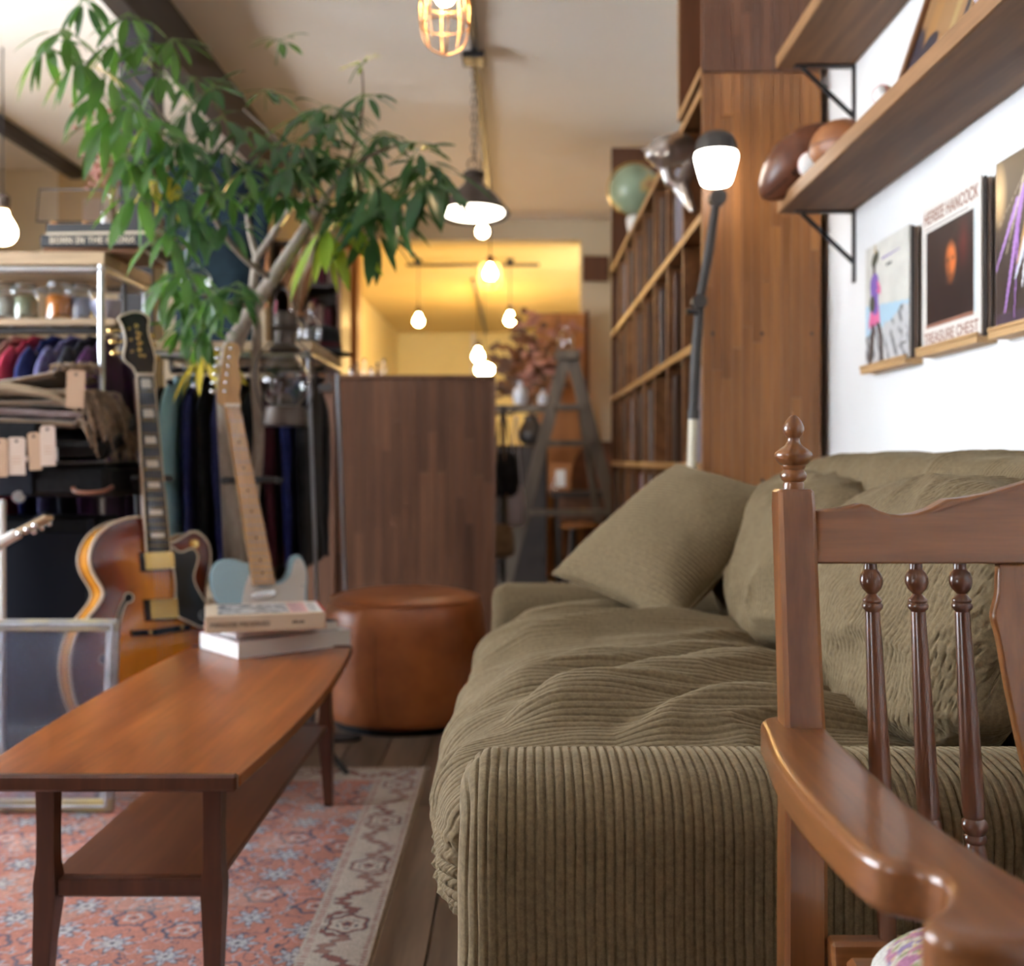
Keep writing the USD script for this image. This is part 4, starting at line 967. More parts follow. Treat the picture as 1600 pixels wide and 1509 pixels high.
streak(.12, .10, .36, .80, .035, (.42, .22, .55)); streak(.0, .36, .30, .74, .030, (.45, .25, .58)); streak(.24, .06, .30, .60, .012, (.36, .16, .5)); streak(.14, .44, .40, .90, .012, (.60, .52, .36)); streak(.28, .36, .42, .62, .03, (.50, .30, .12)); streak(.26, .28, .40, .50, .035, (.62, .66, .76)); streak(.34, .22, .40, .42, .02, (.75, .75, .80)); streak(.05, .62, .5, .95, .008, (.5, .42, .3)); streak(.5, .3, .56, .9, .05, (.5, .42, .46)); streak(.6, .2, .7, .8, .03, (.3, .4, .5))
part(a3_, 'cover_print', place_art(gridmesh(np.stack([U * w, W * h, np.full_like(U, .0002)], -1)), yf, zb), 'print', color=np.clip(C, .004, 1).reshape(-1, 3))
ledge('narrow wooden picture ledge under the dark record cover at the right edge', yf, w, zb)
extra('dark record sleeve edge behind the violet-rayed record cover', yf, w, h, zb, 0, 'dark_sleeve')

# ---------------------------------------------------------------- floor lamp
lp = thing('floor_lamp', 'jointed floor lamp with cream pole and glowing white globe in front of the wooden shelving', 'lamp', (.485, 3.13, 0))
mat('lamp_cream', (.72, .66, .50), .35); mat('lamp_grey', (.05, .046, .043), .5, .1)
emis('lamp_glow', (1.0, .93, .82), 14.0)
d = 3.13
part(lp, 'base', lathe(spline([(.13, 0), (.13, .012), (.10, .022), (.03, .03), (.016, .05)], 24), (P(1080, 780, d)[0], d, 0), 40), 'lamp_grey', 40)
part(lp, 'pole', tube([(P(1079, 780, d)[0], d, .04), P(1079, 790, d), P(1083, 650, d)], .0135, 16), 'lamp_cream', 40)
part(lp, 'collar', tube([P(1083, 655, d), P(1083.5, 640, d)], .017, 16), 'lamp_grey', 40)
part(lp, 'lower_arm', tube([P(1083.5, 642, d), P(1087, 560, d), P(1093, 474, d)], [.013, .015, .013], 14), 'lamp_grey', 40)
part(lp, 'joint', tube([P(1092, 472, d) + [0, -.02, 0], P(1092, 472, d) + [0, .02, 0]], .021, 16), 'lamp_grey', 40)
part(lp, 'knob', tube([P(1088, 488, d) + [-.03, -.012, 0], P(1091, 488, d) + [0, -.012, 0]], .009, 12), 'metal_black', 40)
part(lp, 'upper_arm', tube([P(1093, 474, d), P(1108, 390, d), P(1118, 322, d)], [.012, .013, .012], 14), 'lamp_grey', 40)
part(lp, 'joint', tube([P(1121, 310, d) + [0, -.022, 0], P(1121, 310, d) + [0, .022, 0]], .023, 16), 'lamp_grey', 40)
part(lp, 'stem', tube([P(1121, 312, d), P(1124, 296, d)], .010, 12), 'lamp_grey', 40)
c = P(1119, 250, d); k = d / F
glob = [(18 * k, -40 * k), (22 * k, -38 * k), (29 * k, -18 * k), (33.5 * k, 0), (34 * k, 6 * k), (32 * k, 12 * k)]
part(lp, 'globe', lathe(spline(glob, 24), c, 40), 'lamp_glow', True, label='glowing white glass globe')
cap = [(33 * k, 11 * k), (33 * k, 16 * k), (31 * k, 27 * k), (25 * k, 37 * k), (14 * k, 43 * k), (0, 45 * k)]
part(lp, 'cap', lathe(spline(cap, 24), c, 40), 'lamp_grey', 50, label='grey metal cap')

# ---------------------------------------------------------------- globe on the shelving, chrome skull
gl = thing('globe', 'green and tan world globe on a white stand on top of the record shelving', 'globe', (.60, 6.1, 1.985))
gc = P(992, 296, 6.1); gr = .135
n = 60; th, ph = np.meshgrid(np.linspace(0, 2 * np.pi, n * 2), np.linspace(.001, np.pi - .001, n), indexing='ij')
D = np.stack([np.sin(ph) * np.cos(th), np.sin(ph) * np.sin(th), np.cos(ph)], -1); g = meshkit.fbm(D * 1.6 + 4, 4, 9)
C = np.empty(D.shape); C[:] = (.26, .33, .22); lnd = (g > .41) & (D[..., 0] > .10) & (D[..., 2] > -.30); C[lnd] = (.46, .34, .13); C[lnd & (g > .58)] = (.40, .20, .09)
part(gl, 'sphere', gridmesh(D * gr + gc), 'globe_print', color=C.reshape(-1, 3))
a = np.linspace(-1.9, 1.9, 40); part(gl, 'meridian', tube([gc + np.array([-(gr + .012) * math.cos(t), 0, (gr + .012) * math.sin(t)]) for t in a], .006, 8), 'metal_gold', True)
part(gl, 'stand', lathe(spline([(.08, 0), (.08, .015), (.045, .03), (.03, .10), (.045, gc[2] - gr - 1.985 - .02), (.02, gc[2] - gr - 1.985 - .006)], 30), (gc[0], 6.1, 1.9855), 32), 'paper', 40)
sk = thing('chrome_skull', 'polished chrome animal skull sculpture leaning on the front of the shelving beside the lamp', 'sculpture', (.52, 3.62, 1.614))
d = 3.62
def blobm(bones, ref=.011, it=6):
    import manifold3d as mf3
    tot = None
    for (a, ra), (b, rb) in bones:
        sa = mf3.Manifold.sphere(ra, 20).translate(tuple(map(float, a))); sb = mf3.Manifold.sphere(rb, 20).translate(tuple(map(float, b)))
        hh = mf3.Manifold.hull(sa + sb); tot = hh if tot is None else tot + hh
    tot = tot.refine_to_length(ref); v, f, _ = meshkit.arrays(tot); m = trimesh.Trimesh(v, f, process=True)
    trimesh.smoothing.filter_taubin(m, iterations=it); return m
Q = lambda x, y, dd=0: P(x, y, d + dd)
skull = [((Q(1038, 238), .056), (Q(1064, 232, .05), .050)), ((Q(1040, 236), .046), (Q(1022, 240, -.02), .030)), ((Q(1066, 228, .04), .030), (Q(1078, 262, .04), .022)), ((Q(1078, 262, .04), .022), (Q(1066, 292, 0), .020)),
         ((Q(1036, 250, 0), .022), (Q(1046, 284, 0), .018)), ((Q(1046, 284, 0), .018), (Q(1066, 292, 0), .020)), ((Q(1066, 290, 0), .022), (Q(1082, 328, -.05), .010)), ((Q(1054, 288, 0), .016), (Q(1078, 326, -.03), .009))]
mat('skull_silver', (.72, .70, .68), .26, .85)
part(sk, 'skull_body', blobm(skull), 'skull_silver', True)
part(sk, 'horn', tube([Q(1030, 236, -.02), Q(1018, 236, -.03), Q(1003, 233, -.05)], [.030, .017, .003], 16), 'skull_silver', True)
part(sk, 'horn', tube([Q(1050, 222, .06), Q(1058, 212, .08), Q(1068, 207, .10)], [.022, .014, .004], 16), 'skull_silver', True)
# ---------------------------------------------------------------- archtop guitar on its stand
TH = math.radians(41); PH = math.radians(7)
gn = np.array([math.sin(TH) * math.cos(PH), -math.cos(TH) * math.cos(PH), math.sin(PH)])
G = Plane(P(250, 980, 3.02), gn)
ga = thing('archtop_guitar', 'sunburst hollow-body archtop guitar with gold pickups leaning upright on a stand', 'guitar', tuple(P(250, 980, 3.0)[:2]) + (.12,))
outl = [(222, 808), (190, 812), (163, 826), (146, 848), (140, 872), (146, 896), (158, 916), (161, 930), (150, 950), (130, 975), (116, 1005), (110, 1040), (113, 1075), (124, 1110), (146, 1145), (182, 1168), (232, 1178),
        (288, 1170), (330, 1146), (356, 1110), (364, 1070), (360, 1030), (346, 990), (330, 958), (322, 930), (325, 900), (329, 872), (325, 848), (312, 834), (300, 831), (286, 838), (272, 846), (258, 846), (252, 820)]
body = Polygon(spline(G.poly(outl), 170, True))
def dome_face(poly, n_ext, h, colf, back=False):
    """a gently arched face over an outline: returns mesh in plane coordinates, and colours"""
    b = np.asarray(poly.exterior.coords)[:-1]; x0, y0, x1, y1 = poly.bounds; st = (x1 - x0) / n_ext
    X, Y = np.meshgrid(np.arange(x0, x1, st), np.arange(y0, y1, st)); pts = np.stack([X.ravel(), Y.ravel()], 1)
    inn = poly.buffer(-st * .5); pts = pts[shapely.contains_xy(inn, pts[:, 0], pts[:, 1])]
    al = np.vstack([b, pts]); tri = Delaunay(al).simplices; cen = al[tri].mean(1); tri = tri[shapely.contains_xy(poly, cen[:, 0], cen[:, 1])]
    dist = shapely.distance(poly.exterior, shapely.points(al)); z = h * (1 - np.exp(-dist / .05))
    v = np.column_stack([al, z]); ar = np.cross(v[tri[:, 1]] - v[tri[:, 0]], v[tri[:, 2]] - v[tri[:, 0]])[:, 2]; tri[ar < 0] = tri[ar < 0][:, ::-1]
    return trimesh.Trimesh(v, tri, process=False), colf(dist, al)
def burst(d_, al):
    t = np.clip(d_ / .115, 0, 1)[:, None]; dark, red, am = np.array((.06, .009, .005)), np.array((.20, .034, .008)), np.array((.56, .19, .016))
    c = np.where(t < .45, dark + (red - dark) * t / .45, red + (am - red) * (t - .45) / .55)
    return c * (.93 + .14 * meshkit.noise(np.column_stack([al[:, 0] * 90, al[:, 1] * 6, al[:, 0] * 0])))[:, None]
fm, fc_ = dome_face(body, 70, .016, burst)
part(ga, 'top', G.at(fm, .0), 'lacquer', color=fc_, label='arched sunburst top')
DEP = .088
def ring_wall(poly, z0, z1, n=10):
    b = np.asarray(poly.exterior.coords)[:-1]; V = np.stack([np.column_stack([b, np.full(len(b), z)]) for z in np.linspace(z0, z1, n)], 1)
    m = gridmesh(V, True)
    return m
sd = ring_wall(body, -DEP + .004, -.004); zz = np.asarray(sd.vertices)[:, 2]; yy = np.asarray(sd.vertices)[:, 1]
t_ = np.clip(1 - np.abs(zz / DEP + .5) * 2, 0, 1)[:, None]; col_s = np.array((.16, .035, .010)) + (np.array((.62, .26, .025)) - np.array((.16, .035, .010))) * t_
part(ga, 'side', G.at(sd), 'lacquer', color=col_s, label='amber side')
bk, bc = dome_face(body, 30, .014, burst); bv = np.asarray(bk.vertices).copy(); bv[:, 2] = -DEP - bv[:, 2]
part(ga, 'back', G.at(trimesh.Trimesh(bv, bk.faces[:, ::-1], process=False)), 'lacquer', color=bc)
def outline_tube(plane, poly, z, r): 
    b = np.asarray(poly.exterior.coords)[:-1]; return tube([plane.p3(u, w_, z) for u, w_ in b], r, 8, closed=True)
part(ga, 'binding', outline_tube(G, body, -.001, .0040), 'cream_plastic', True, label='cream edge binding'); part(ga, 'binding', outline_tube(G, body, -DEP, .003), 'cream_plastic', True)
def onp(plane, pts, z, th, smooth=0, n=60):
    q = plane.poly(pts); 
    if smooth: q = spline(q, n, True)
    return plane.at(prism(Polygon(q).buffer(0), th), z)
pgp = [(262, 855), (272, 862), (284, 861), (296, 858), (303, 868), (301, 884), (297, 900), (300, 915), (312, 936), (323, 956), (322, 972), (310, 980), (296, 975), (281, 968), (270, 960), (268, 930), (266, 895)]
pp = Polygon(spline(G.poly(pgp), 80, True))
gpg = part(ga, 'pickguard', G.at(prism(pp, .003), .022), 'black_gloss', 30); part(gpg, 'binding', outline_tube(G, pp, .0245, .0028), 'cream_plastic', True)
ec = G.poly([(311, 961)])[0]
em = [tube([G.p3(ec[0] + .012 * math.cos(a), ec[1] + .012 * math.sin(a), .026) for a in np.linspace(.5, 5.8, 24)], .0013, 6), tube([G.p3(ec[0] - .010, ec[1], .026), G.p3(ec[0] + .004, ec[1], .026)], .0012, 6)]
part(gpg, 'emblem', cat(*em), 'metal_steel', True)
# neck and fingerboard
def strip(p0, p1, w0, w1, k=6):
    """polygon along a line in the photo, of half widths w0, w1 in pixels"""
    return [(p0[0] - w0, p0[1]), (p0[0] + w0, p0[1]), (p1[0] + w1, p1[1]), (p1[0] - w1, p1[1])]
n0, n1 = (220, 590), (240.5, 862)
nk = lambda y: n0[0] + (n1[0] - n0[0]) * (y - n0[1]) / (n1[1] - n0[1])
nw = lambda y: 12.0 + 5.5 * (y - n0[1]) / (n1[1] - n0[1])
wd = lambda y, e=0: [nk(y) - nw(y) - e, nk(y) + nw(y) + e]
part(ga, 'neck', onp(G, [(wd(592)[0], 592), (wd(592)[1], 592), (wd(830)[1], 830), (wd(830)[0], 830)], .004, .022), 'stave_red', False)
gfb = part(ga, 'fingerboard', onp(G, [(wd(590)[0], 590), (wd(590)[1], 590), (wd(862)[1], 862), (wd(862)[0], 862)], .027, .006), 'black_matte', False)
for s in (0, 1): part(gfb, 'neck_binding', tube([G.p3(*G.uv(wd(y, 1)[s], y), .029) for y in (588, 700, 864)], .0032, 6), 'cream_plastic', True)
part(ga, 'nut', onp(G, [(wd(588)[0], 586), (wd(588)[1], 586), (wd(590)[1], 591), (wd(590)[0], 591)], .027, .009), 'cream_plastic', False)
mat('pearl', (.80, .76, .66), .25)
L0 = 862 - 590; fretpos = [590 + (1150 - 590) * (1 - 2 ** (-i / 12)) * 0.78 for i in range(1, 22)]
fretpos = [y for y in fretpos if y < 860]
for y in fretpos: part(gfb, 'fret', tube([G.p3(*G.uv(wd(y)[0], y), .0335), G.p3(*G.uv(wd(y)[1], y), .0335)], .0012, 5), 'metal_gold', True)
for i in (0, 2, 4, 6, 8, 11, 14, 16):
    if i + 1 < len(fretpos):
        ya = (590 if i == 0 else fretpos[i - 1]); yb = fretpos[i]; m_ = .22 * (yb - ya)
        part(gfb, 'inlay', onp(G, [(nk(ya) - nw(ya) * .62, ya + m_), (nk(ya) + nw(ya) * .62, ya + m_), (nk(yb) + nw(yb) * .62, yb - m_), (nk(yb) - nw(yb) * .62, yb - m_)], .0325, .0012), 'pearl', False)
hd = [(210, 590), (203, 578), (190, 566), (188, 556), (191, 538), (189, 522), (184, 508), (180, 500), (190, 494), (205, 490), (219, 493), (227, 502), (226, 514), (229, 532), (234, 548), (237, 564), (236, 574), (232, 590)]
hp = Polygon(spline(G.poly(hd), 90, True))
ghs = part(ga, 'headstock', G.at(prism(hp, .014), .010), 'black_gloss', False); part(ghs, 'binding', outline_tube(G, hp, .0235, .0028), 'cream_plastic', True)
for i, (x, y) in enumerate([(171, 518), (174, 535), (176, 553), (236, 526), (238, 540), (243, 560)]):
    u, w_ = G.uv(x, y); s = 1 if x < 200 else -1; u2, w2 = G.uv(x + s * 24, y - 1)
    part(ghs, 'tuner', cat(tube([G.p3(u, w_, .008), G.p3(u2, w2, .010)], .003, 8), sphere(G.p3(u, w_, .008), .0085, 12), tube([G.p3(u2, w2, .01), G.p3(u2, w2, .032)], .0045, 10)), 'metal_gold', True)
part(ghs, 'inlay', G.at(cat(*[prism(Point(*G.uv(206 + (y - 500) * .13, y)).buffer(r), .001) for y, r in ((512, .006), (522, .004), (531, .0055), (540, .004), (549, .006), (558, .004))]), .0245), 'metal_gold', False)
# pickups, bridge, strings, f-hole, knobs
for (y0_, y1_, xl, xr, fr0) in ((865, 890, 219, 265, 213), (938, 967, 227, 271, 220)):
    gpk = part(ga, 'pickup', onp(G, [(fr0, y0_ - 1), (xr + 2, y0_ - 4), (xr + 4, y1_ + 1), (fr0 + 3, y1_ + 4)], .012, .012), 'black_gloss', False)
    part(gpk, 'pickup_cover', onp(G, [(xl, y0_), (xr - 1, y0_ - 3), (xr + 1, y1_ - 2), (xl + 3, y1_ + 1)], .024, .006), 'metal_gold', False)
    part(gpk, 'pole_piece', G.at(cat(*[prism(Point(*G.uv(xl + 6 + i * 6.4, y0_ + 5)).buffer(.0022), .0012) for i in range(6)]), .030), 'metal_gold', False)
part(ga, 'bridge', onp(G, [(201, 985), (236, 983), (272, 977), (291, 976), (292, 984), (272, 987), (236, 993), (202, 994)], .014, .012), 'black_matte', False)
for x, y in ((229, 988), (278, 980)): part(ga, 'bridge_wheel', tube([G.p3(*G.uv(x, y), .018), G.p3(*G.uv(x, y), .030)], .006, 12), 'metal_gold', True)
part(ga, 'tailpiece', onp(G, [(240, 1075), (262, 1073), (272, 1165), (256, 1166)], .016, .004), 'metal_gold', False)
for i in range(6):
    a = nk(590) - 9 + i * 3.6; b = nk(862) - 11 + i * 4.6; c = 234 + i * 4.6
    part(ga, 'string', tube([G.p3(*G.uv(a, 588), .038), G.p3(*G.uv(b, 865), .040), G.p3(*G.uv(b + 8, 982), .040), G.p3(*G.uv(243 + i * 3.4, 1076), .022)], .00035, 4, caps=False), 'metal_steel', True)
def fhole(c0, flip):
    q = [(197, 934), (190, 942), (183, 960), (178, 980), (174, 1000), (168, 1018), (158, 1030)]
    if flip: q = [(2 * 252 + (y - 985) * .16 - x, y) for x, y in q]
    pl_ = [G.uv(*p) for p in q]; s = LineString(spline(pl_, 30)).buffer(.0042); s = s.union(Point(*pl_[0]).buffer(.011)).union(Point(*pl_[-1]).buffer(.011)); return s
for fl_ in (0, 1):
    s = fhole(None, fl_); e = shapely.simplify(s.buffer(.0035), .0006)
    part(ga, 'f_hole_binding', G.at(prism(e.difference(s), .001), .0165), 'cream_plastic', False); part(ga, 'f_hole', G.at(prism(s, .0006), .0165), 'black_matte', False)
for x, y in ((301, 850), (312, 1000), (322, 1030), (300, 1020)):
    u, w_ = G.uv(x, y); part(ga, 'knob', cat(tube([G.p3(u, w_, .008), G.p3(u, w_, .012)], .012, 16), tube([G.p3(u, w_, .012), G.p3(u, w_, .024)], .0075, 14)), 'metal_gold', 40)
# stand
def stand(label, o, n, top, back, foot_y):
    t = thing('guitar_stand', label, 'stand', (o[0], o[1], 0))
    b = np.array([-n[0], -n[1], 0]); b /= np.linalg.norm(b); s = np.array([-b[1], b[0], 0])
    base = np.array([o[0], o[1], 0.012]) + b * back
    tp_ = np.array(top, float)
    part(t, 'pole', tube([base + [0, 0, .25], tp_], .009, 12), 'metal_black', 40)
    part(t, 'yoke', tube([tp_ - s * .075 - b * .05, tp_ - s * .075, tp_, tp_ + s * .075, tp_ + s * .075 - b * .05], .0105, 10), 'metal_black', 40)
    for q in (-s * .19 - b * .18, s * .19 - b * .18, b * .10): part(t, 'leg', tube([base + [0, 0, .26], base + q + [0, 0, 0]], .008, 10), 'metal_black', 40)
    for q in (-s * .10, s * .10): part(t, 'cradle_arm', tube([base + [0, 0, .22], base + q + [0, 0, .14], base + q - b * (back + .055) + [0, 0, .145], base + q - b * (back + .06) + [0, 0, .18]], .008, 10), 'metal_black', 40)
    return t
t1 = P(222, 748, 3.12)
stand('black tubular stand holding the sunburst archtop guitar', (P(240, 980, 3.06)[0], 3.06), gn, t1 + np.array([-.02, .02, 0]), .09, 0)

# ---------------------------------------------------------------- pale blue solid-body guitar
TH = math.radians(24); PH = math.radians(8)
gn2 = np.array([math.sin(TH) * math.cos(PH), -math.cos(TH) * math.cos(PH), math.sin(PH)])
H = Plane(P(410, 920, 3.08), gn2)
gb = thing('electric_guitar', 'pale blue solid-body electric guitar with maple neck standing behind the books', 'guitar', tuple(P(420, 980, 3.1)[:2]) + (.15,))
o2 = [(398, 880), (384, 878), (366, 873), (348, 873), (335, 882), (329, 900), (332, 922), (342, 944), (352, 966), (352, 990), (344, 1015), (338, 1045), (342, 1080), (362, 1112), (400, 1130), (445, 1132), (488, 1116), (510, 1088), (514, 1052), (504, 1015), (490, 985), (482, 960), (480, 930), (481, 900), (476, 878), (466, 866), (457, 869), (452, 884), (446, 900), (434, 909), (424, 906)]
bp = Polygon(spline(H.poly(o2), 150, True).tolist())
mat('blue_paint', (.30, .46, .52), .22, coat_weight=.5, coat_roughness=.05); mat('blue_side', (.30, .46, .52), .22)
ob = np.asarray(bp.exterior.coords)[:-1]
part(gb, 'guitar_body', H.at(slab(ob, -.042, 0, .004)), 'blue_paint', 40)
pg2 = [(392, 896), (383, 915), (378, 940), (376, 970), (385, 992), (410, 1000), (440, 990), (462, 975), (474, 950), (477, 915), (478, 895), (472, 876), (465, 872), (459, 878), (455, 895), (446, 908), (432, 914), (400, 914)]
tpg = part(gb, 'pickguard', H.at(prism(Polygon(spline(H.poly(pg2), 90, True)), .0025), .0002), 'cream_sleeve', False)
part(tpg, 'screw', H.at(cat(*[prism(Point(*H.uv(x, y)).buffer(.002), .001) for x, y in ((386, 906), (380, 950), (464, 878), (472, 915), (470, 955), (430, 912))]), .0028), 'metal_steel', False)
m0, m1 = (361, 636), (411, 914); mk = lambda y: m0[0] + (m1[0] - m0[0]) * (y - m0[1]) / (m1[1] - m0[1]); mw = lambda y: 11.5 + 6.0 * (y - m0[1]) / (m1[1] - m0[1])
tnk = part(gb, 'neck', onp(H, [(mk(636) - mw(636), 636), (mk(636) + mw(636), 636), (mk(914) + mw(914), 914), (mk(914) - mw(914), 914)], .0026, .020), 'maple', False)
hd = [(351, 636), (339, 630), (338, 620), (342, 590), (347, 560), (352, 540), (362, 537), (371, 542), (373, 556), (371, 575), (375, 590), (374, 606), (372, 622), (374, 636)]
ths = part(gb, 'headstock', H.at(prism(Polygon(spline(H.poly(hd), 70, True)), .014), .006), 'maple', False)
for i in range(6):
    x, y = 341.5 - i * 1.9, 547 + i * 13.2; u, w_ = H.uv(x - 1, y); u2, w2 = H.uv(x + 17, y + 1)
    part(ths, 'tuner', cat(tube([H.p3(u, w_, .012), H.p3(u2, w2, .012)], .0025, 8), sphere(H.p3(u, w_, .012), .0075, 12), tube([H.p3(u2, w2, .014), H.p3(u2, w2, .029)], .004, 10)), 'metal_chrome', True)
L2 = 1.52 * (914 - 636); fr2 = [636 + L2 * (1 - 2 ** (-i / 12)) for i in range(1, 22)]
for y in fr2:
    if y < 912: part(tnk, 'fret', tube([H.p3(*H.uv(mk(y) - mw(y), y), .0229), H.p3(*H.uv(mk(y) + mw(y), y), .0229)], .0011, 5), 'metal_steel', True)
for i in (2, 4, 6, 8, 11, 14, 16, 18):
    y = (fr2[i] + fr2[i - 1]) / 2
    if y < 905: part(tnk, 'inlay_dot', H.at(prism(Point(*H.uv(mk(y), y)).buffer(.0034), .0006), .0227), 'black_matte', False)
part(gb, 'nut', onp(H, [(mk(634) - mw(634), 633), (mk(634) + mw(634), 633), (mk(637) + mw(637), 638), (mk(637) - mw(637), 638)], .022, .004), 'cream_plastic', False)
part(gb, 'neck_pickup', H.at(slab(spline([H.uv(*p) for p in ((395, 926), (412, 923), (428, 921), (430, 926), (428, 931), (412, 934), (396, 936), (393, 931))], 40, True), .003, .010, .002)), 'metal_chrome', 40)
part(gb, 'bridge_plate', onp(H, [(398, 1020), (450, 1014), (456, 1070), (404, 1076)], .0005, .004), 'metal_chrome', False)
part(gb, 'control_plate', onp(H, [(470, 1000), (484, 998), (496, 1080), (482, 1083)], .0005, .003), 'metal_chrome', False)
for y in (1015, 1045): part(gb, 'knob', tube([H.p3(*H.uv(482 + (y - 1015) * .1, y), .003), H.p3(*H.uv(482 + (y - 1015) * .1, y), .022)], .009, 16), 'metal_chrome', 40)
for i in range(6): part(gb, 'string', tube([H.p3(*H.uv(mk(636) - 8 + i * 3.2, 634), .028), H.p3(*H.uv(mk(914) - 12 + i * 4.8, 914), .028), H.p3(*H.uv(416 + i * 5, 1040), .012)], .0003, 4, caps=False), 'metal_steel', True)
stand('black tubular stand behind the pale blue electric guitar', (P(425, 980, 3.1)[0], 3.1), gn2, P(387, 750, 3.14) + np.array([.0, .02, 0]), .09, 0)

# ---------------------------------------------------------------- third guitar: only its head pokes into view at the left
t = thing('leaning_guitar', 'guitar headstock with chrome tuners poking in at the left edge below the black case', 'guitar', (-1.55, 2.62, 0))
a, b = P(-130, 925, 2.60), P(30, 832, 2.62); dr = (b - a) / np.linalg.norm(b - a); c2 = P(78, 807, 2.63)
part(t, 'neck', bar(a - dr * .15, b, .022, .042, up=(0, 1, 0), bev=.006), 'cream_sleeve'); lhs = part(t, 'headstock', bar(b, c2, .014, .058, up=(0, 1, 0), bev=.004), 'pale_board')
part(lhs, 'face', bar(b + [0, 0, .010], c2 + [0, 0, .010], .004, .052, up=(0, 1, 0), bev=.001), 'navy_case')
for k in (.25, .5, .75):
    for s in (-1, 1):
        q = b + (c2 - b) * k; up = np.array([0.02, 1, -.25 * s]); part(lhs, 'tuner', cat(tube([q, q + up * s * .036], .003, 8), sphere(q + up * s * .038, .007, 10)), 'metal_chrome', True)
bb = a - dr * .15
part(t, 'guitar_body', frame(slab(spline([(-.02, -.10), (-.10, -.13), (-.20, -.11), (-.30, -.16), (-.42, -.13), (-.46, 0), (-.42, .13), (-.30, .16), (-.20, .11), (-.10, .13), (-.02, .10), (0, 0)], 80, True), -.05, .03, .005), bb, dr, np.cross((0, -1, 0), dr), (0, -1, 0)), 'orange_board')
st_ = thing('low_stool', 'low wooden crate under the leaning guitar, out at the left', 'crate', (-1.95, 2.6, 0))
zb_ = 0.20
part(st_, 'side', box(-2.2, -1.75, 2.5, 2.74, 0.012, zb_, .005), 'ladder_wood')
# ---------------------------------------------------------------- old silver frame with glass, leaning at the left
mottled('worn_silver', (.30, .33, .38), (.62, .66, .72), 14, .35, metallic=.35, bump=.1)
mottled('worn_gilt', (.34, .36, .40), (.60, .50, .22), 9, .4, metallic=.3, bump=.1)
fm_ = thing('glazed_frame', 'old silver-grey frame with smoky glass standing on the rug in front of the archtop guitar', 'frame', (-1.21, 2.78, .012))
o = np.array([-1.46, 2.765, .0125]); d_ = np.array([0, .045, .4675]); Hh = np.linalg.norm(d_); d_ /= Hh; u_ = np.array([1.0, 0, 0]); n_ = np.cross(u_, d_)
ff = lambda m: frame(m, o, u_, d_, n_)
W_ = .462
for nme, a in (('frame_side', (0, W_, 0, .030)), ('frame_side', (0, W_, Hh - .030, Hh)), ('frame_side', (0, .030, .030, Hh - .030)), ('frame_side', (W_ - .030, W_, .030, Hh - .030))):
    hor = a[1] - a[0] > .1
    part(fm_, nme, ff(box(*a, -.010, .010, .003)), 'worn_gilt' if hor else 'worn_silver')
for a in ((.012, W_ - .012, .010, .017), (.012, W_ - .012, Hh - .017, Hh - .010), (.010, .017, .012, Hh - .012), (W_ - .017, W_ - .010, .012, Hh - .012)):
    part(fm_, 'moulding', ff(box(*a, .0102, .016, .003)), 'worn_silver')
part(fm_, 'glass', ff(box(.028, W_ - .028, .028, Hh - .028, -.001, .001)), 'smoky_glass', False)

# ---------------------------------------------------------------- cases, cabinet, shawls
mottled('case_vinyl', (.005, .005, .006), (.012, .0115, .0125), 60, .5, bump=.1, specular_ior_level=.12)
cb2 = thing('speaker_cabinet', 'black cabinet standing on the floor under the black case at the left', 'cabinet', (-1.5, 3.17, 0))
part(cb2, 'cabinet_body', box(-2.0, -1.16, 3.10, 3.27, .012, .72, .008), 'case_vinyl'); part(cb2, 'front_cloth', box(-1.96, -1.19, 3.094, 3.0995, .06, .68, .002), 'navy_case')
part(cb2, 'corner_strip', box(-1.185, -1.165, 3.088, 3.0995, .012, .72, .002), 'navy_case')
for x in (-1.95, -1.22): part(cb2, 'foot', box(x, x + .04, 3.11, 3.26, 0, .0118), 'metal_black', False)
wb = thing('white_board', 'white painted upright board at the left edge below the black case', 'board', (-1.42, 2.95, 0))
part(wb, 'panel', box(-1.60, -1.345, 2.93, 2.95, .0, .775, .003), 'white_wall', False); part(wb, 'foot', box(-1.60, -1.35, 2.9505, 2.99, 0, .03), 'white_wall', False)
cs = thing('instrument_case', 'black instrument case with a round latch lying below the shawls', 'case', (-1.5, 3.09, .78))
part(cs, 'lower_shell', box(-2.1, -1.075, 2.94, 3.265, .781, .868, .016), 'case_vinyl'); part(cs, 'edge_band', box(-2.1, -1.076, 2.936, 3.2655, .8685, .874, .002), 'metal_iron', False)
cfp = part(cs, 'front_plate', box(-2.1, -1.27, 2.933, 2.9395, .786, .862, .002), 'navy_case')
part(cfp, 'latch', cat(tube([P(29, 776, 2.929), P(29, 776, 2.933)], .016, 20), tube([P(29, 776, 2.923), P(29, 776, 2.929)], .009, 16)), 'metal_steel', 40)
part(cs, 'lid', frame(box(0, 1.02, 0, .31, 0, .055, .014), (-2.1, 2.95, .8745), (1, 0, 0), (0, math.cos(.28), math.sin(.28)), (0, -math.sin(.28), math.cos(.28))), 'case_vinyl')
part(cs, 'handle', tube(spline([P(115, 762, 2.937), P(120, 768, 2.918), P(160, 768, 2.918), P(176, 760, 2.937)], 14), .006, 8), 'ball_leather', True)
bx_ = thing('display_box', 'black box with kraft and white tags hanging on its front at the left', 'box', (-1.42, 2.9, .876))
part(bx_, 'box_front', box(-1.85, -1.245, 2.896, 2.906, .876, .976, .002), 'case_vinyl', False); part(bx_, 'box_floor', box(-1.85, -1.245, 2.9065, 2.938, .876, .884), 'case_vinyl', False)
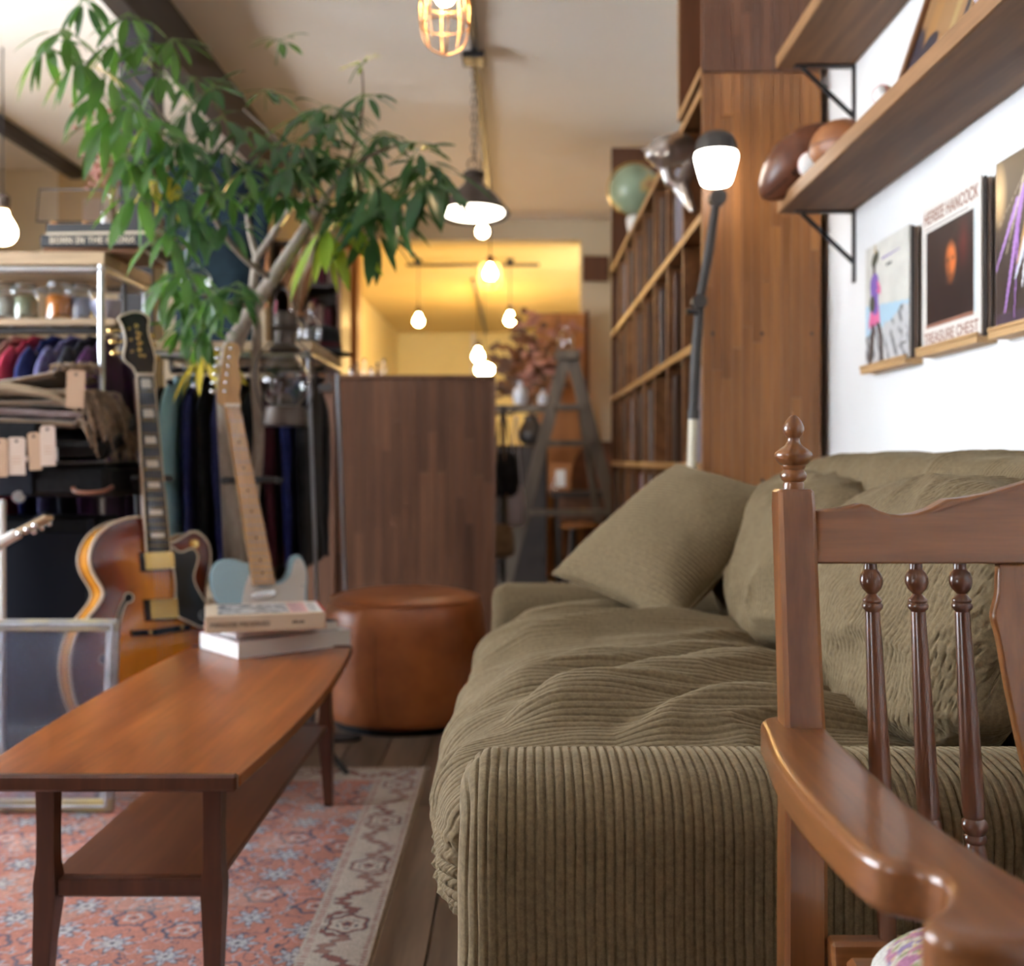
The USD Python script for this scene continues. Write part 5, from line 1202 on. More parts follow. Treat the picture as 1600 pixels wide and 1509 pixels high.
part(bx_, 'box_side', box(-1.253, -1.245, 2.9065, 2.938, .8845, .976), 'case_vinyl', False); part(bx_, 'white_strip', box(-1.85, -1.25, 2.8925, 2.8955, .876, .888), 'paper', False)
part(bx_, 'white_panel', box(P(44, 0, 2.89)[0], P(90, 0, 2.89)[0], 2.8915, 2.8925, .8775, .91), 'paper', False)
def tag_(label, px0, px1, py0, py1, d, m, tilt=0.0):
    a, b = P(px0, py1, d), P(px1, py0, d); w, h = b[0] - a[0], b[2] - a[2]
    t = thing('paper_tag', label, 'tag', ((a[0] + b[0]) / 2, d, b[2]))
    poly = Polygon([(0, 0), (w, 0), (w, h - .006), (w - .006, h), (.006, h), (0, h - .006)]).difference(Point(w / 2, h - .010).buffer(.0025))
    m_ = prism(poly, .0009); ca, sa = math.cos(tilt), math.sin(tilt)
    f_ = lambda m: frame(m, (a[0], d, a[2]), (ca, 0, sa), (-sa, 0, ca), (0, -1, 0))
    cd = part(t, 'card', f_(m_), m, False)
    part(cd, 'eyelet', f_(frame(prism(Point(w / 2, h - .010).buffer(.0042).difference(Point(w / 2, h - .010).buffer(.0024)), .0012), (0, 0, 0), (1, 0, 0), (0, 1, 0), (0, 0, 1))), 'metal_black', False)
    if w > .03: part(cd, 'print_lines', f_(cat(*[box(w * .25, w * .75, h * k, h * k + .0025, .0009, .0011) for k in (.30, .38, .46)])), 'kraft', False)
tag_('kraft paper tag at the left edge on the black box', -16, 12, 685, 745, 2.885, 'kraft')
tag_('pale paper tag with faint print, second from the left on the black box', 12, 40, 683, 742, 2.887, 'tag_pale')
tag_('kraft-coloured tilted tag third from the left on the black box', 46, 66, 676, 735, 2.887, 'kraft', .06)
tag_('white paper tag rightmost on the black box', 64, 88, 665, 728, 2.885, 'tag_pale', .03)
sw = thing('shawl_pile', 'pile of folded brown fringed shawls lying on the black case', 'textile', (-1.45, 3.08, .98))
mottled('shawl_wool', (.11, .062, .028), (.27, .165, .085), 55, .95, bump=.8, bscale=300, stretch=(.3, 1, 1), sheen_weight=.3)
mottled('shawl_pale', (.22, .15, .09), (.36, .27, .17), 55, .95, bump=.8, bscale=300, stretch=(.3, 1, 1)); mottled('shawl_plum', (.16, .09, .075), (.34, .27, .26), 25, .95)
def layer(z0, th, xr, dz, seed, m):
    n1, n2 = 70, 26; lp_ = rr_loop(n2, .155, th / 2, 3.5); xs = np.linspace(-1.95, xr, n1); V = np.empty((n2, n1, 3))
    zc = z0 + th / 2 + dz * np.clip((xs + 1.5) / .35, 0, 1) ** 2 * np.sin(np.clip((xs + 1.5) / .42, 0, 1) * 2.4)
    V[..., 0] = xs[None]; V[..., 1] = 3.085 + lp_[:, 0, None]; V[..., 2] = zc[None] + lp_[:, 1, None] * (1 + .3 * (meshkit.noise(np.stack([xs * 7, xs * 0 + seed, xs * 0], -1), seed) - .5))[None]
    V[..., 2] += .008 * (meshkit.fbm(V * [9, 14, 5] + seed, 2, seed) - .5)
    mm = gridmesh(V, True); part(sw, 'folded_layer', mm, m, True); return zc[-1]
zend = []
for i, (z0, th, xr, dz, m) in enumerate([(.972, .022, -1.16, -.012, 'shawl_wool'), (.996, .022, -1.14, -.010, 'shawl_plum'), (1.020, .022, -1.15, -.004, 'shawl_wool'), (1.044, .020, -1.18, .004, 'shawl_pale'), (1.066, .020, -1.215, .045, 'shawl_wool')]):
    zend.append((xr, layer(z0, th, xr, dz, i + 3, m)))
part(sw, 'fold_spine', tube([(-1.95, 2.93, 1.052), (-1.5, 2.925, 1.056), (-1.33, 2.925, 1.070), (-1.22, 2.93, 1.05), (-1.15, 2.94, 1.01)], [.012, .013, .013, .012, .008], 10), 'shawl_pale', True)
fr = []
for xr, z in zend[:4]:
    for k in range(70):
        y = 3.085 + rnd.uniform(-.15, .15); p0 = np.array([xr - .012, y, z + rnd.uniform(-.006, .006)]); L = rnd.uniform(.05, .115)
        q = [p0, p0 + [L * .35, rnd.uniform(-.012, .006), rnd.uniform(-.004, .014)], p0 + [L * .62, rnd.uniform(-.03, .01), -L * .32], p0 + [L * .74, rnd.uniform(-.04, .01), -L * rnd.uniform(.6, .95)]]
        fr.append(tube(spline(q, 6), rnd.uniform(.0018, .0042), 5))
for k in range(60):
    a = rnd.uniform(0, 6.28); p0 = np.array([P(118, 588, 3.0)[0] + rnd.uniform(-.03, .03), 3.02 + rnd.uniform(-.05, .05), 1.115]); fr.append(tube(spline([p0, p0 + [.022 * math.cos(a), .01 * math.sin(a), .02], p0 + [.045 * math.cos(a), .02 * math.sin(a), .022 * math.sin(a) + .006]], 5), .0022, 5))
part(sw, 'fringe', cat(*fr), 'shawl_wool', True, kind='stuff', label='brown twisted fringe')
tag_('large kraft tag standing on the fringed shawls', 102, 131, 578, 636, 2.90, 'kraft', -.05)

# ---------------------------------------------------------------- clothes racks
def rack(label, x0, x1, ya, yb, z, th, m, posts, zr, pr_=.0105, pm_='metal_steel'):
    t = thing('clothes_rack', label, 'rack', ((x0 + x1) / 2, (ya + yb) / 2, 0))
    n = 4; w = (yb - ya) / n
    for i in range(n): part(t, 'board', box(x0, x1, ya + i * w + .0006, ya + (i + 1) * w - .0006, z, z + th, .002), m, False)
    for x, y, dx in posts: part(t, 'post', tube([(x + dx, y, 0), (x, y, z - .001)], pr_, 14), pm_, 40)
    part(t, 'frame_rail', cat(tube([(x0 + .01, ya + .012, z - .014), (x1 - .004, ya + .012, z - .014)], .0115, 12), tube([(x0 + .01, yb - .012, z - .014), (x1 - .004, yb - .012, z - .014)], .0115, 12), tube([(x1 - .012, ya + .012, z - .014), (x1 - .012, yb - .012, z - .014)], .0115, 12)), 'metal_steel', 40)
    part(t, 'hanging_rail', tube([(x0 + .02, (ya + yb) / 2, zr), (x1 - .012, (ya + yb) / 2, zr)], .012, 12), 'metal_iron', 40)
    for x in (x0 + .02, x1 - .016): part(t, 'rail_bracket', tube([(x, (ya + yb) / 2, zr), (x, (ya + yb) / 2, z - .001)], .008, 8), 'metal_iron', 40)
    return t
mat('metal_grey', (.30, .31, .33), .35, .7)
RA = rack('steel clothes rack with thick pale board on top at the left', -2.75, -1.215, 3.30, 3.72, 1.455, .038, 'pale_board', [(-1.229, 3.312, 0), (-1.229, 3.708, 0), (-2.7, 3.312, 0), (-2.7, 3.708, 0)], 1.284)
part(RA, 'jar_shelf', box(-2.74, -1.245, 3.47, 3.715, 1.297, 1.318, .002), 'pale_board', False)
RB = rack('steel clothes rack with plank top between the guitars and the dark partition', -1.20, -.645, 3.52, 4.12, 1.222, .030, 'pale_board', [(-.660, 3.532, .045), (-.660, 4.108, .045), (-1.185, 3.532, 0), (-1.185, 4.108, 0)], 1.185, .0062, 'metal_grey')

for nme, c1, c2, st_ in (('cloth_grey', (.16, .13, .12), (.24, .19, .17), 20), ('cloth_crimson', (.36, .025, .06), (.46, .05, .09), 20), ('cloth_navy', (.014, .019, .08), (.028, .036, .14), 20), ('cloth_plaid', (.08, .05, .16), (.15, .17, .30), 30),
                         ('cloth_dark', (.02, .022, .03), (.045, .045, .06), 30), ('cloth_green', (.012, .022, .018), (.09, .02, .10), 6), ('cloth_rose', (.30, .15, .13), (.42, .22, .19), 20), ('cloth_teal', (.34, .62, .72), (.44, .72, .80), 14), ('cloth_black', (.010, .010, .012), (.022, .022, .026), 20),
                         ('cloth_burgundy', (.035, .008, .012), (.07, .015, .022), 14), ('cloth_indigo', (.025, .028, .10), (.04, .045, .15), 14), ('cloth_deepteal', (.004, .010, .016), (.012, .026, .034), 10)):
    mottled(nme, c1, c2, st_, .9, bump=.25, bscale=90, specular_ior_level=.15, sheen_weight=.04)
mat('hanger_wood', (.35, .22, .11), .5)
hproto = None
def garment(name, label, catg, x, yc, zr, length, m, hw=.215, th=.030, seed=0, group=None, alongx=False, trim=None, sleeve_len=.56):
    """a jacket or shirt on a hanger; its width runs along y (or x)"""
    global hproto
    zt_ = zr - .036
    t = thing(name, label, catg, (x, yc, zt_ - length))
    loc = lambda m_: m_ if not alongx else frame(m_, (x - yc * 0, yc, 0), (0, 1, 0), (1, 0, 0), (0, 0, 1))
    ox, oy = (0, 0) if alongx else (x, yc)
    n1, n2 = 40, 36; s = np.linspace(0, 1, n1); V = np.empty((n2, n1, 3)); th_ = np.linspace(0, 2 * np.pi, n2, endpoint=False)
    z = zt_ - s * length
    wy = np.interp(s, [0, .02, .05, .10, .16, .25, .6, 1], np.array([.26, .34, .52, .78, .90, .86, .88, .97]) * hw); tx = np.interp(s, [0, .06, .2, .6, 1], np.array([.5, .8, 1, .95, 1.0]) * th)
    c, s_ = np.cos(th_), np.sin(th_)
    V[..., 1] = oy + np.sign(c)[:, None] * np.abs(c)[:, None] ** .8 * wy[None]; V[..., 0] = ox + s_[:, None] * tx[None]; V[..., 2] = z[None]
    V[..., 0] += .020 * (meshkit.fbm(np.stack([V[..., 1] * 22 + seed * 3, V[..., 2] * 2, V[..., 0] * 5], -1), 2, seed) - .5) * np.clip(s * 3, 0, 1)[None]
    top = V[:, 0].mean(0); bot = V[:, -1].mean(0); mm = gridmesh(V, True); q = n1 * n2; ix = np.arange(n2) * n1
    vs = np.vstack([mm.vertices, top, bot]); mm = trimesh.Trimesh(vs, np.vstack([mm.faces, np.stack([np.full(n2, q), ix, np.roll(ix, -1)], 1), np.stack([np.full(n2, q + 1), np.roll(ix, -1) + n1 - 1, ix + n1 - 1], 1)]), process=False)
    part(t, 'garment_body', loc(mm), m, True)
    for sg in (-1, 1):
        L = sleeve_len; pts = [(ox, oy + sg * hw * .66, zt_ - .055), (ox + .004, oy + sg * hw * .93, zt_ - .115), (ox + .008, oy + sg * (hw + .012), zt_ - .24), (ox + .010, oy + sg * (hw + .006), zt_ - .40), (ox + .012, oy + sg * (hw - .012), zt_ - .055 - L)]
        q = spline(pts, 22); r = np.interp(np.linspace(0, 1, 22), [0, .2, .5, 1], [.035, .052, .047, .036])
        tb_ = tube(q, r, 14); v = np.asarray(tb_.vertices); cx_m = np.repeat(np.vstack([q]), 14, 0); v[:len(cx_m), 0] = cx_m[:, 0] + (v[:len(cx_m), 0] - cx_m[:, 0]) * .40
        v[:, 0] += .012 * (meshkit.fbm(v * [8, 20, 14] + seed, 2, seed + 2) - .5)
        part(t, 'sleeve', loc(tb_), m, True)
    part(t, 'collar', loc(tube([(ox, oy - .055, zt_ - .012), (ox + .022, oy - .035, zt_ + .006), (ox + .026, oy + .035, zt_ + .006), (ox, oy + .055, zt_ - .012), (ox - .022, oy, zt_ - .004)], .011, 8, closed=True)), trim or m, True)
    hl = (x, yc, zr)
    if not alongx:
        if hproto is None:
            hproto = thing('coat_hanger', 'wire-hooked wooden hanger carrying a garment on a clothes rack', 'hanger', hl, group='coat hangers on the two clothes racks')
            hk = [(x, yc - .014, zr + .006), (x, yc - .010, zr + .015), (x, yc, zr + .018), (x, yc + .012, zr + .012), (x, yc + .015, zr), (x, yc + .006, zr - .016), (x, yc, zr - .026), (x, yc, zr - .046)]
            part(hproto, 'hook', tube(spline(hk, 26), .0022, 7), 'metal_steel', True)
            part(hproto, 'shoulder_bar', tube(spline([(x, yc - .135, zr - .094), (x, yc - .07, zr - .066), (x, yc, zr - .050), (x, yc + .07, zr - .066), (x, yc + .135, zr - .094)], 20), .007, 8), 'hanger_wood', True)
        else: dup(hproto, hl, 'wire-hooked wooden hanger carrying a garment on a clothes rack', 'hanger', 'coat hangers on the two clothes racks')
    return t
ga_list = [('cloth_green', 'dark green and plum jacket nearest the post on the left clothes rack'), ('cloth_dark', 'charcoal jacket second from the post on the left clothes rack'), ('cloth_plaid', 'purple-blue checked jacket third from the post on the left clothes rack'),
           ('cloth_navy', 'navy jacket right of the crimson one on the left clothes rack'), ('cloth_crimson', 'crimson jacket on the left clothes rack'), ('cloth_rose', 'dusty rose jacket beside the crimson one at the left edge'), ('cloth_grey', 'grey jacket last at the left edge of the rack')]
for i, (m, l) in enumerate(ga_list): garment('jacket', l, 'jacket', -1.285 - i * .058, 3.50, 1.284, .68, m, hw=.20, th=.019, seed=i)
gb_list = [(-1.165, 'cloth_black', 'black jacket leftmost on the rack behind the guitars'), (-1.118, 'cloth_teal', 'light teal-blue shirt on the rack behind the guitars'), (-1.068, 'cloth_indigo', 'indigo jacket just right of the teal shirt on the rack'), (-1.02, 'cloth_black', 'black jacket between the two indigo ones on the rack'), (-.97, 'cloth_indigo', 'indigo jacket behind the maple guitar head on the rack'),
           (-.92, 'cloth_black', 'black jacket behind the plant trunk on the rack'), (-.865, 'cloth_black', 'black jacket just left of the oil lantern on the rack'), (-.805, 'cloth_burgundy', 'burgundy-black jacket behind the oil lantern on the rack'), (-.75, 'cloth_navy', 'dark navy jacket third from the right on the rack'), (-.70, 'cloth_black', 'black jacket rightmost on the rack beside its leaning post')]
for i, (x, m, l) in enumerate(gb_list): garment('coat', l, 'jacket', x, 3.82 - .07 * (m == 'cloth_teal'), 1.185, .62 if m != 'cloth_teal' else .55, m, hw=.20, th=.018, seed=20 + i)
garment('robe', 'dark teal robe hanging from the ceiling beam behind the plant', 'robe', -1.43, 5.3, 2.36, .9, 'cloth_deepteal', hw=.20, th=.05, seed=40, alongx=True, trim='cloth_burgundy')
part(T('/World/robe', (-1.43, 5.3, 2.36 - .036 - .9)), 'hanging_cord', tube([(-1.43, 5.3, 2.30), (-1.43, 5.3, 2.499)], .004, 6), 'metal_black', True)

# jars of yarn on the jar shelf
def jar(label, px, d, m, h=.105, r=.040):
    x = (px - CX) * d / F; z = 1.3185
    t = thing('glass_jar', label, 'jar', (x, d, z))
    part(t, 'glass', lathe([(r * .9, 0), (r, .008), (r, h * .78), (r * .82, h * .88), (r * .82, h), (r * .78, h), (r * .78, h * .87), (r * .94, h * .77), (r * .94, .010), (0, .008)], (x, d, z), 28), 'clear_glass', 40)
    part(t, 'contents', lathe(spline([(0, .012), (r * .86, .014), (r * .9, h * .4), (r * .85, h * .72), (0, h * .78)], 16), (x, d, z), 24), m, True)
    part(t, 'lid', lathe([(r * .86, h + .001), (r * .86, h + .014), (r * .80, h + .017), (0, h + .017)], (x, d, z), 28), 'metal_steel', 40)
mat('yarn_white', (.70, .72, .66), .9); mat('yarn_orange', (.75, .26, .03), .9); mat('yarn_green', (.48, .54, .36), .9); mat('yarn_blue', (.48, .54, .72), .9)
jar('glass jar of white yarn at the left edge of the jar shelf', 8, 3.55, 'yarn_white'); jar('glass jar of pale green yarn second from the left on the jar shelf', 40, 3.56, 'yarn_green')
jar('glass jar of orange yarn on the jar shelf', 93, 3.55, 'yarn_orange', r=.044); jar('glass jar of pale blue yarn right of the orange one', 127, 3.57, 'yarn_blue', r=.034)
bw_ = thing('glass_bowl', 'white and blue glazed bowl on the jar shelf behind the steel post', 'bowl', (P(185, 480, 3.6)[0] - .02, 3.58, 1.3185))
bxx = P(185, 480, 3.6)[0] - .03
part(bw_, 'bowl', lathe([(.022, 0), (.026, .005), (.052, .045), (.055, .066), (.051, .066), (.047, .045), (.02, .010), (0, .010)], (bxx - .0, 3.58, 1.3186), 28), 'vase_glaze', 40)

# books on the rack's top board, wire sign, bottle of dried flowers
zb2 = 1.4935
def flat_book(label, x, y, ang, w, d, z, h, m, txt=None):
    t = thing('stacked_book', label, 'book', (x, y, z)); a = math.radians(ang); ex = np.array([math.cos(a), math.sin(a), 0]); ey = np.array([-math.sin(a), math.cos(a), 0]); o = np.array([x, y, z]); f_ = lambda m_: frame(m_, o, ex, ey, (0, 0, 1))
    part(t, 'pages', f_(box(.003, w - .003, .004, d - .003, .0025, h - .0025)), 'paper', False)
    part(t, 'cover', f_(box(0, w, 0, d, 0, .0025, .0006)), m, False); part(t, 'cover', f_(box(0, w, 0, d, h - .0025, h, .0006)), m, False); sp_ = part(t, 'spine', f_(box(0, w, -.002, .002, 0, h, .0008)), m, False)
    if txt:
        tm = meshkit.text_mesh(txt, h * .52, .0004, bold=True); b = tm.bounds; tm.apply_scale(((w * .78) / (b[1][0] - b[0][0]), 1, 1)); part(sp_, 'title', frame(tm, o + ex * w * .08 - ey * .0021 + np.array([0, 0, h * .26]), ex, (0, 0, 1), -ey), 'cream_cover', False)
bo = (-1.416, 3.325)
flat_book('thin brown book at the bottom of the stack on the left rack', -1.408, 3.325, 2, .30, .24, zb2 + .0005, .016, 'frame_brown')
flat_book('thick black book with pale capital title in the stack on the left rack', -1.412, 3.32, -3, .33, .26, zb2 + .018, .034, 'black_card', 'BORN IN THE BRONX')
flat_book('thin pale-edged dark book above the titled black one', -1.40, 3.328, -4, .33, .25, zb2 + .053, .008, 'cream_cover')
flat_book('dark olive book on top of the stack on the left rack', -1.40, 3.332, -3, .31, .24, zb2 + .062, .026, 'black_card')
ws = thing('wire_sign', 'thin wire frame holding clear glass on the book stack', 'frame', (-1.34, 3.38, zb2 + .0885))
zz_ = zb2 + .0885; x0_, x1_ = P(57, 0, 3.38)[0], P(157, 0, 3.38)[0]
part(ws, 'wire_frame', tube([(x0_, 3.38, zz_ + .016), (x1_, 3.38, zz_ + .016), (x1_ , 3.40, zz_ + .118), (x0_, 3.40, zz_ + .118)], .003, 6, closed=True), 'metal_iron', True)
part(ws, 'glass', frame(box(0, x1_ - x0_, 0, .103, -.0008, .0008), (x0_, 3.38, zz_ + .016), (1, 0, 0), (0, .19, .98), (0, -.98, .19)), 'thin_glass', False)
for x in (P(83, 0, 3.38)[0], P(134, 0, 3.38)[0]): part(ws, 'foot', box(x - .006, x + .006, 3.37, 3.395, zz_ + .0002, zz_ + .016, .002), 'metal_copper', False)
bt_ = thing('glass_bottle', 'small clear glass bottle holding dried pink sprays on the book stack', 'bottle', (P(176, 0, 3.42)[0], 3.42, zz_))
bx0 = P(176, 0, 3.42)[0]
part(bt_, 'glass', lathe(spline([(.030, 0), (.034, .006), (.034, .055), (.026, .075), (.013, .088), (.013, .108)], 26), (bx0, 3.42, zz_ + .0005), 24), 'clear_glass', True)
ds = thing('dried_sprays', 'dried pinkish-brown flower sprays standing in the small glass bottle', 'flowers', (bx0, 3.42, zz_ + .02))
mat('dried_pink', (.46, .22, .17), .9); mat('dried_stem', (.16, .09, .06), .9)
sp, fl_ = [], []
for k in range(9):
    tip = P(rnd.uniform(118, 190), rnd.uniform(155, 300), 3.42 + rnd.uniform(-.1, .1)); q = spline([(bx0, 3.42, zz_ + .02), (bx0 + rnd.uniform(-.01, .01), 3.42, zz_ + .14), (np.array([bx0, 3.42, zz_ + .14]) + tip) / 2 + [0, 0, .03], tip], 16); sp.append(tube(q, .0016, 5))
    for j in range(16):
        c = q[rnd.randint(7, 15)] + np.array([rnd.gauss(0, .018), rnd.gauss(0, .018), rnd.gauss(0, .016)]); fl_.append(trimesh.Trimesh(trimesh.creation.icosphere(1, rnd.uniform(.004, .008)).vertices + c, trimesh.creation.icosphere(1, 1).faces, process=False))
part(ds, 'stems', cat(*sp), 'dried_stem', True); part(ds, 'florets', cat(*fl_), 'dried_pink', True, kind='stuff')

# ---------------------------------------------------------------- things on the second rack's top and the dark bookcase behind
zb3 = 1.2525
ht = thing('black_hat', 'black felt hat on top of the clothes rack beside the partition', 'hat', (P(505, 0, 4.0)[0], 4.0, zb3)); hx = P(500, 0, 4.0)[0]
part(ht, 'hat', lathe(spline([(.115, .001), (.118, .004), (.095, .010), (.078, .022), (.074, .07), (.062, .098), (.03, .104), (0, .100)], 36), (hx, 4.0, zb3 + .0005), 36), 'cloth_black', True); part(ht, 'band', lathe([(.0775, .026), (.0785, .026), (.0775, .042), (.0755, .042)], (hx, 4.0, zb3), 36), 'cloth_burgundy', 40)
for i, (px, l) in enumerate(((458, 'small clear bottle on the rack top above the oil lantern'), (487, 'small clear bottle on the rack top next to the black hat'))):
    x = P(px, 0, 3.62)[0]; t = thing('glass_bottle', l, 'bottle', (x, 3.62, zb3))
    part(t, 'glass', lathe(spline([(.024, 0), (.028, .006), (.028, .06), (.012, .085), (.012, .115)], 24), (x, 3.62, zb3 + .0005), 20), 'clear_glass', True); part(t, 'stopper', lathe([(.011, .110), (.011, .135), (0, .136)], (x, 3.62, zb3), 14), 'suede', 40)
fe = thing('feather_bunch', 'bunch of brown and cream feathers above the clothes rack', 'feathers', (P(468, 0, 3.8)[0], 3.8, zb3))
mat('feather_brown', (.22, .095, .035), .8); mat('feather_cream', (.52, .40, .28), .8); mat('ribbon_pink', (.55, .18, .26), .7)
fx = P(466, 0, 3.8)[0]; part(fe, 'vase', lathe(spline([(.03, 0), (.04, .03), (.028, .08), (.02, .11)], 20), (fx, 3.8, zb3 + .0005), 24), 'metal_iron', True)
for k in range(9):
    tip = P(440 + k * 7.5, rnd.uniform(360, 430), 3.8 + rnd.uniform(-.06, .06)); b = np.array([fx, 3.8, zb3 + .09]); dd = tip - b; L = np.linalg.norm(dd); dd /= L; sd_ = np.cross(dd, (0, 1, 0)); n = 12; s = np.linspace(0, 1, n); w = .022 * np.clip(s - .25, 0, 1) ** .5 * (1 - s ** 4); c = b + dd * (s * L)[:, None] + np.array([0, -.02, 0]) * np.sin(s * 3.1)[:, None]
    V = np.stack([c - sd_ * w[:, None], c + np.array([0, -.003, 0]), c + sd_ * w[:, None]], 0); part(fe, 'feather', gridmesh(V), 'feather_cream' if k in (4, 7) else 'feather_brown', True)
part(fe, 'ribbon', tube(spline([P(432, 470, 3.74), P(430, 500, 3.73), P(434, 520, 3.74)], 10), .006, 6), 'ribbon_pink', True)
bc = thing('bookcase', 'dark tall bookcase in the shadow behind the clothes rack', 'bookcase', (-1.36, 7.8, 0))
part(bc, 'side_panel', box(-1.585, -1.565, 7.25, 7.65, 0, 2.30, .002), 'beam_wood', False); part(bc, 'side_panel', box(-1.165, -1.14, 7.25, 7.65, 0, 2.30, .002), 'stave_dark', False); part(bc, 'back_panel', box(-1.5645, -1.1655, 7.63, 7.65, 0, 2.30), 'beam_wood', False)
for z in (.08, .5, .92, 1.30, 1.66, 2.0, 2.28): part(bc, 'shelf_board', box(-1.5645, -1.1655, 7.25, 7.629, z, z + .02, .001), 'beam_wood', False)
k = 0
for z in (1.32, 1.68, 2.02):
    x = -1.55
    while x < -1.21:
        w = rnd.uniform(.025, .05); h = rnd.uniform(.17, .26); t = thing('shelf_book', f'dark book spine on the bookcase behind the clothes rack', 'book', (x, 7.3, z), group='dim books in the dark bookcase'); c = rnd.choice(['sleeve_brown', 'black_card', 'cloth_burgundy', 'cloth_navy', 'feather_brown'])
        part(t, 'cover', box(x, x + w, 7.30, 7.48, z + .0005, z + h, .002), c, False); part(t, 'pages', box(x + .003, x + w - .003, 7.31, 7.4805, z + h, z + h + .0006), 'paper_edge', False); x += w + rnd.uniform(.001, .02)

# ---------------------------------------------------------------- left far side: ceiling rail, pendant, posters
struct('trim_7', box(-2.83, -2.75, 3.5, 7.099, 2.655, ZC - .001, .004), 'beam_wood')
t = thing('poster', 'tan paper poster on the far left wall behind the wire sign', 'poster', (-2.75, 7.09, 1.9)); a, b = P(90, 345, 7.09), P(182, 270, 7.09); mat('tan_paper', (.46, .32, .15), .8)
part(t, 'sheet', box(a[0], b[0], 7.092, 7.0985, a[2] - .1, b[2], .001), 'tan_paper', False); part(t, 'patch', box(a[0] + .16, b[0] - .03, 7.089, 7.0919, a[2] - .1, a[2] + .14), 'tag_pale', False)
t = thing('wood_panel', 'orange-brown wooden panel on the far wall behind the plant leaves', 'panel', (-1.75, 7.09, 1.2)); a, b = P(330, 480, 7.09), P(420, 290, 7.09)
part(t, 'panel', box(a[0], b[0], 7.07, 7.0985, a[2], b[2], .003), 'orange_board', False); part(t, 'frame', box(a[0] - .02, a[0] - .0005, 7.065, 7.0985, a[2], b[2], .002), 'stave_red', False)
# ---------------------------------------------------------------- umbrella tree
def leafmat(name, c1, c2, tr):
    M[name] = usdkit.material(stage, LK + name, {'oi': ('object_info', {}), 'r': ('rgb_ramp', {'ramp': [(0, c1), (1, c2)]}), 'p': ('principled_bsdf', {'roughness': .24}), 't': ('translucent_bsdf', {'color': tr}), 'm': ('mix_closure', {'fac': .28})},
        [('oi.random', 'r.fac'), ('r.color', 'p.base_color'), ('p.BSDF', 'm.closure1'), ('t.BSDF', 'm.closure2')], surface='m.closure')
leafmat('leaf_dark', (.018, .060, .026), (.040, .105, .036), (.10, .26, .04)); leafmat('leaf_mid', (.028, .085, .020), (.065, .155, .030), (.18, .40, .05)); leafmat('leaf_lime', (.20, .33, .03), (.32, .42, .04), (.5, .6, .06)); leafmat('leaf_yellow', (.52, .42, .03), (.62, .46, .05), (.7, .55, .06))
mottled('bark', (.24, .19, .15), (.46, .39, .32), 30, .85, bump=.4, bscale=120, stretch=(1, 1, .3)); mat('petiole', (.12, .20, .05), .6); mat('twig', (.12, .085, .055), .8)
pz = -.92
pnt = thing('umbrella_tree', 'leafy umbrella tree with pale bare trunk rising behind the two guitars', 'plant', (pz, 3.36, .26))
pot = thing('plant_pot', 'dark round plant pot hidden behind the guitars, holding the umbrella tree', 'pot', (pz, 3.36, 0))
part(pot, 'pot', lathe(spline([(.10, 0), (.115, .03), (.135, .20), (.142, .27), (.130, .275), (.125, .25)], 30), (pz, 3.36, .0005), 36), 'metal_iron', True); part(pot, 'soil', lathe([(.126, .245), (.06, .255), (0, .256)], (pz, 3.36, 0), 24), 'twig', True)
B = lambda l: spline([P(*q) for q in l], 26)
part(pnt, 'trunk', tube(np.vstack([[pz, 3.36, .25], B([(366, 900, 3.36), (360, 760, 3.36), (354, 640, 3.34), (356, 570, 3.33), (370, 525, 3.32)])]), np.interp(np.linspace(0, 1, 27), [0, 1], [.030, .028]), 14), 'bark', True)
for l, r0, r1 in (([(366, 535, 3.32), (398, 478, 3.30), (440, 415, 3.28), (470, 370, 3.27), (496, 330, 3.26)], .026, .016), ([(375, 880, 3.42), (398, 760, 3.42), (404, 660, 3.40), (398, 580, 3.38), (402, 520, 3.36), (396, 460, 3.36), (402, 400, 3.36)], .019, .013), ([(402, 402, 3.36), (425, 370, 3.36), (452, 330, 3.36), (478, 312, 3.37)], .014, .008), ([(402, 402, 3.36), (392, 370, 3.36), (386, 335, 3.37)], .012, .006),
                  ([(496, 330, 3.26), (512, 305, 3.25), (540, 265, 3.24)], .012, .006), ([(496, 330, 3.26), (486, 290, 3.26), (470, 230, 3.26)], .010, .005), ([(430, 440, 3.28), (360, 380, 3.24), (300, 265, 3.22), (262, 190, 3.2)], .010, .005), ([(300, 265, 3.22), (240, 160, 3.2), (160, 70, 3.2)], .006, .003), ([(480, 312, 3.37), (440, 230, 3.4), (380, 170, 3.4)], .007, .004), ([(398, 478, 3.30), (340, 470, 3.2), (290, 450, 3.15)], .007, .004), ([(540, 265, 3.24), (610, 230, 3.22), (650, 225, 3.2)], .006, .003), ([(540, 265, 3.24), (565, 180, 3.24), (566, 110, 3.25)], .005, .003)):
    part(pnt, 'branch', tube(B(l), np.linspace(r0, r1, 26), 10), 'bark' if r0 > .0105 else 'twig', True)
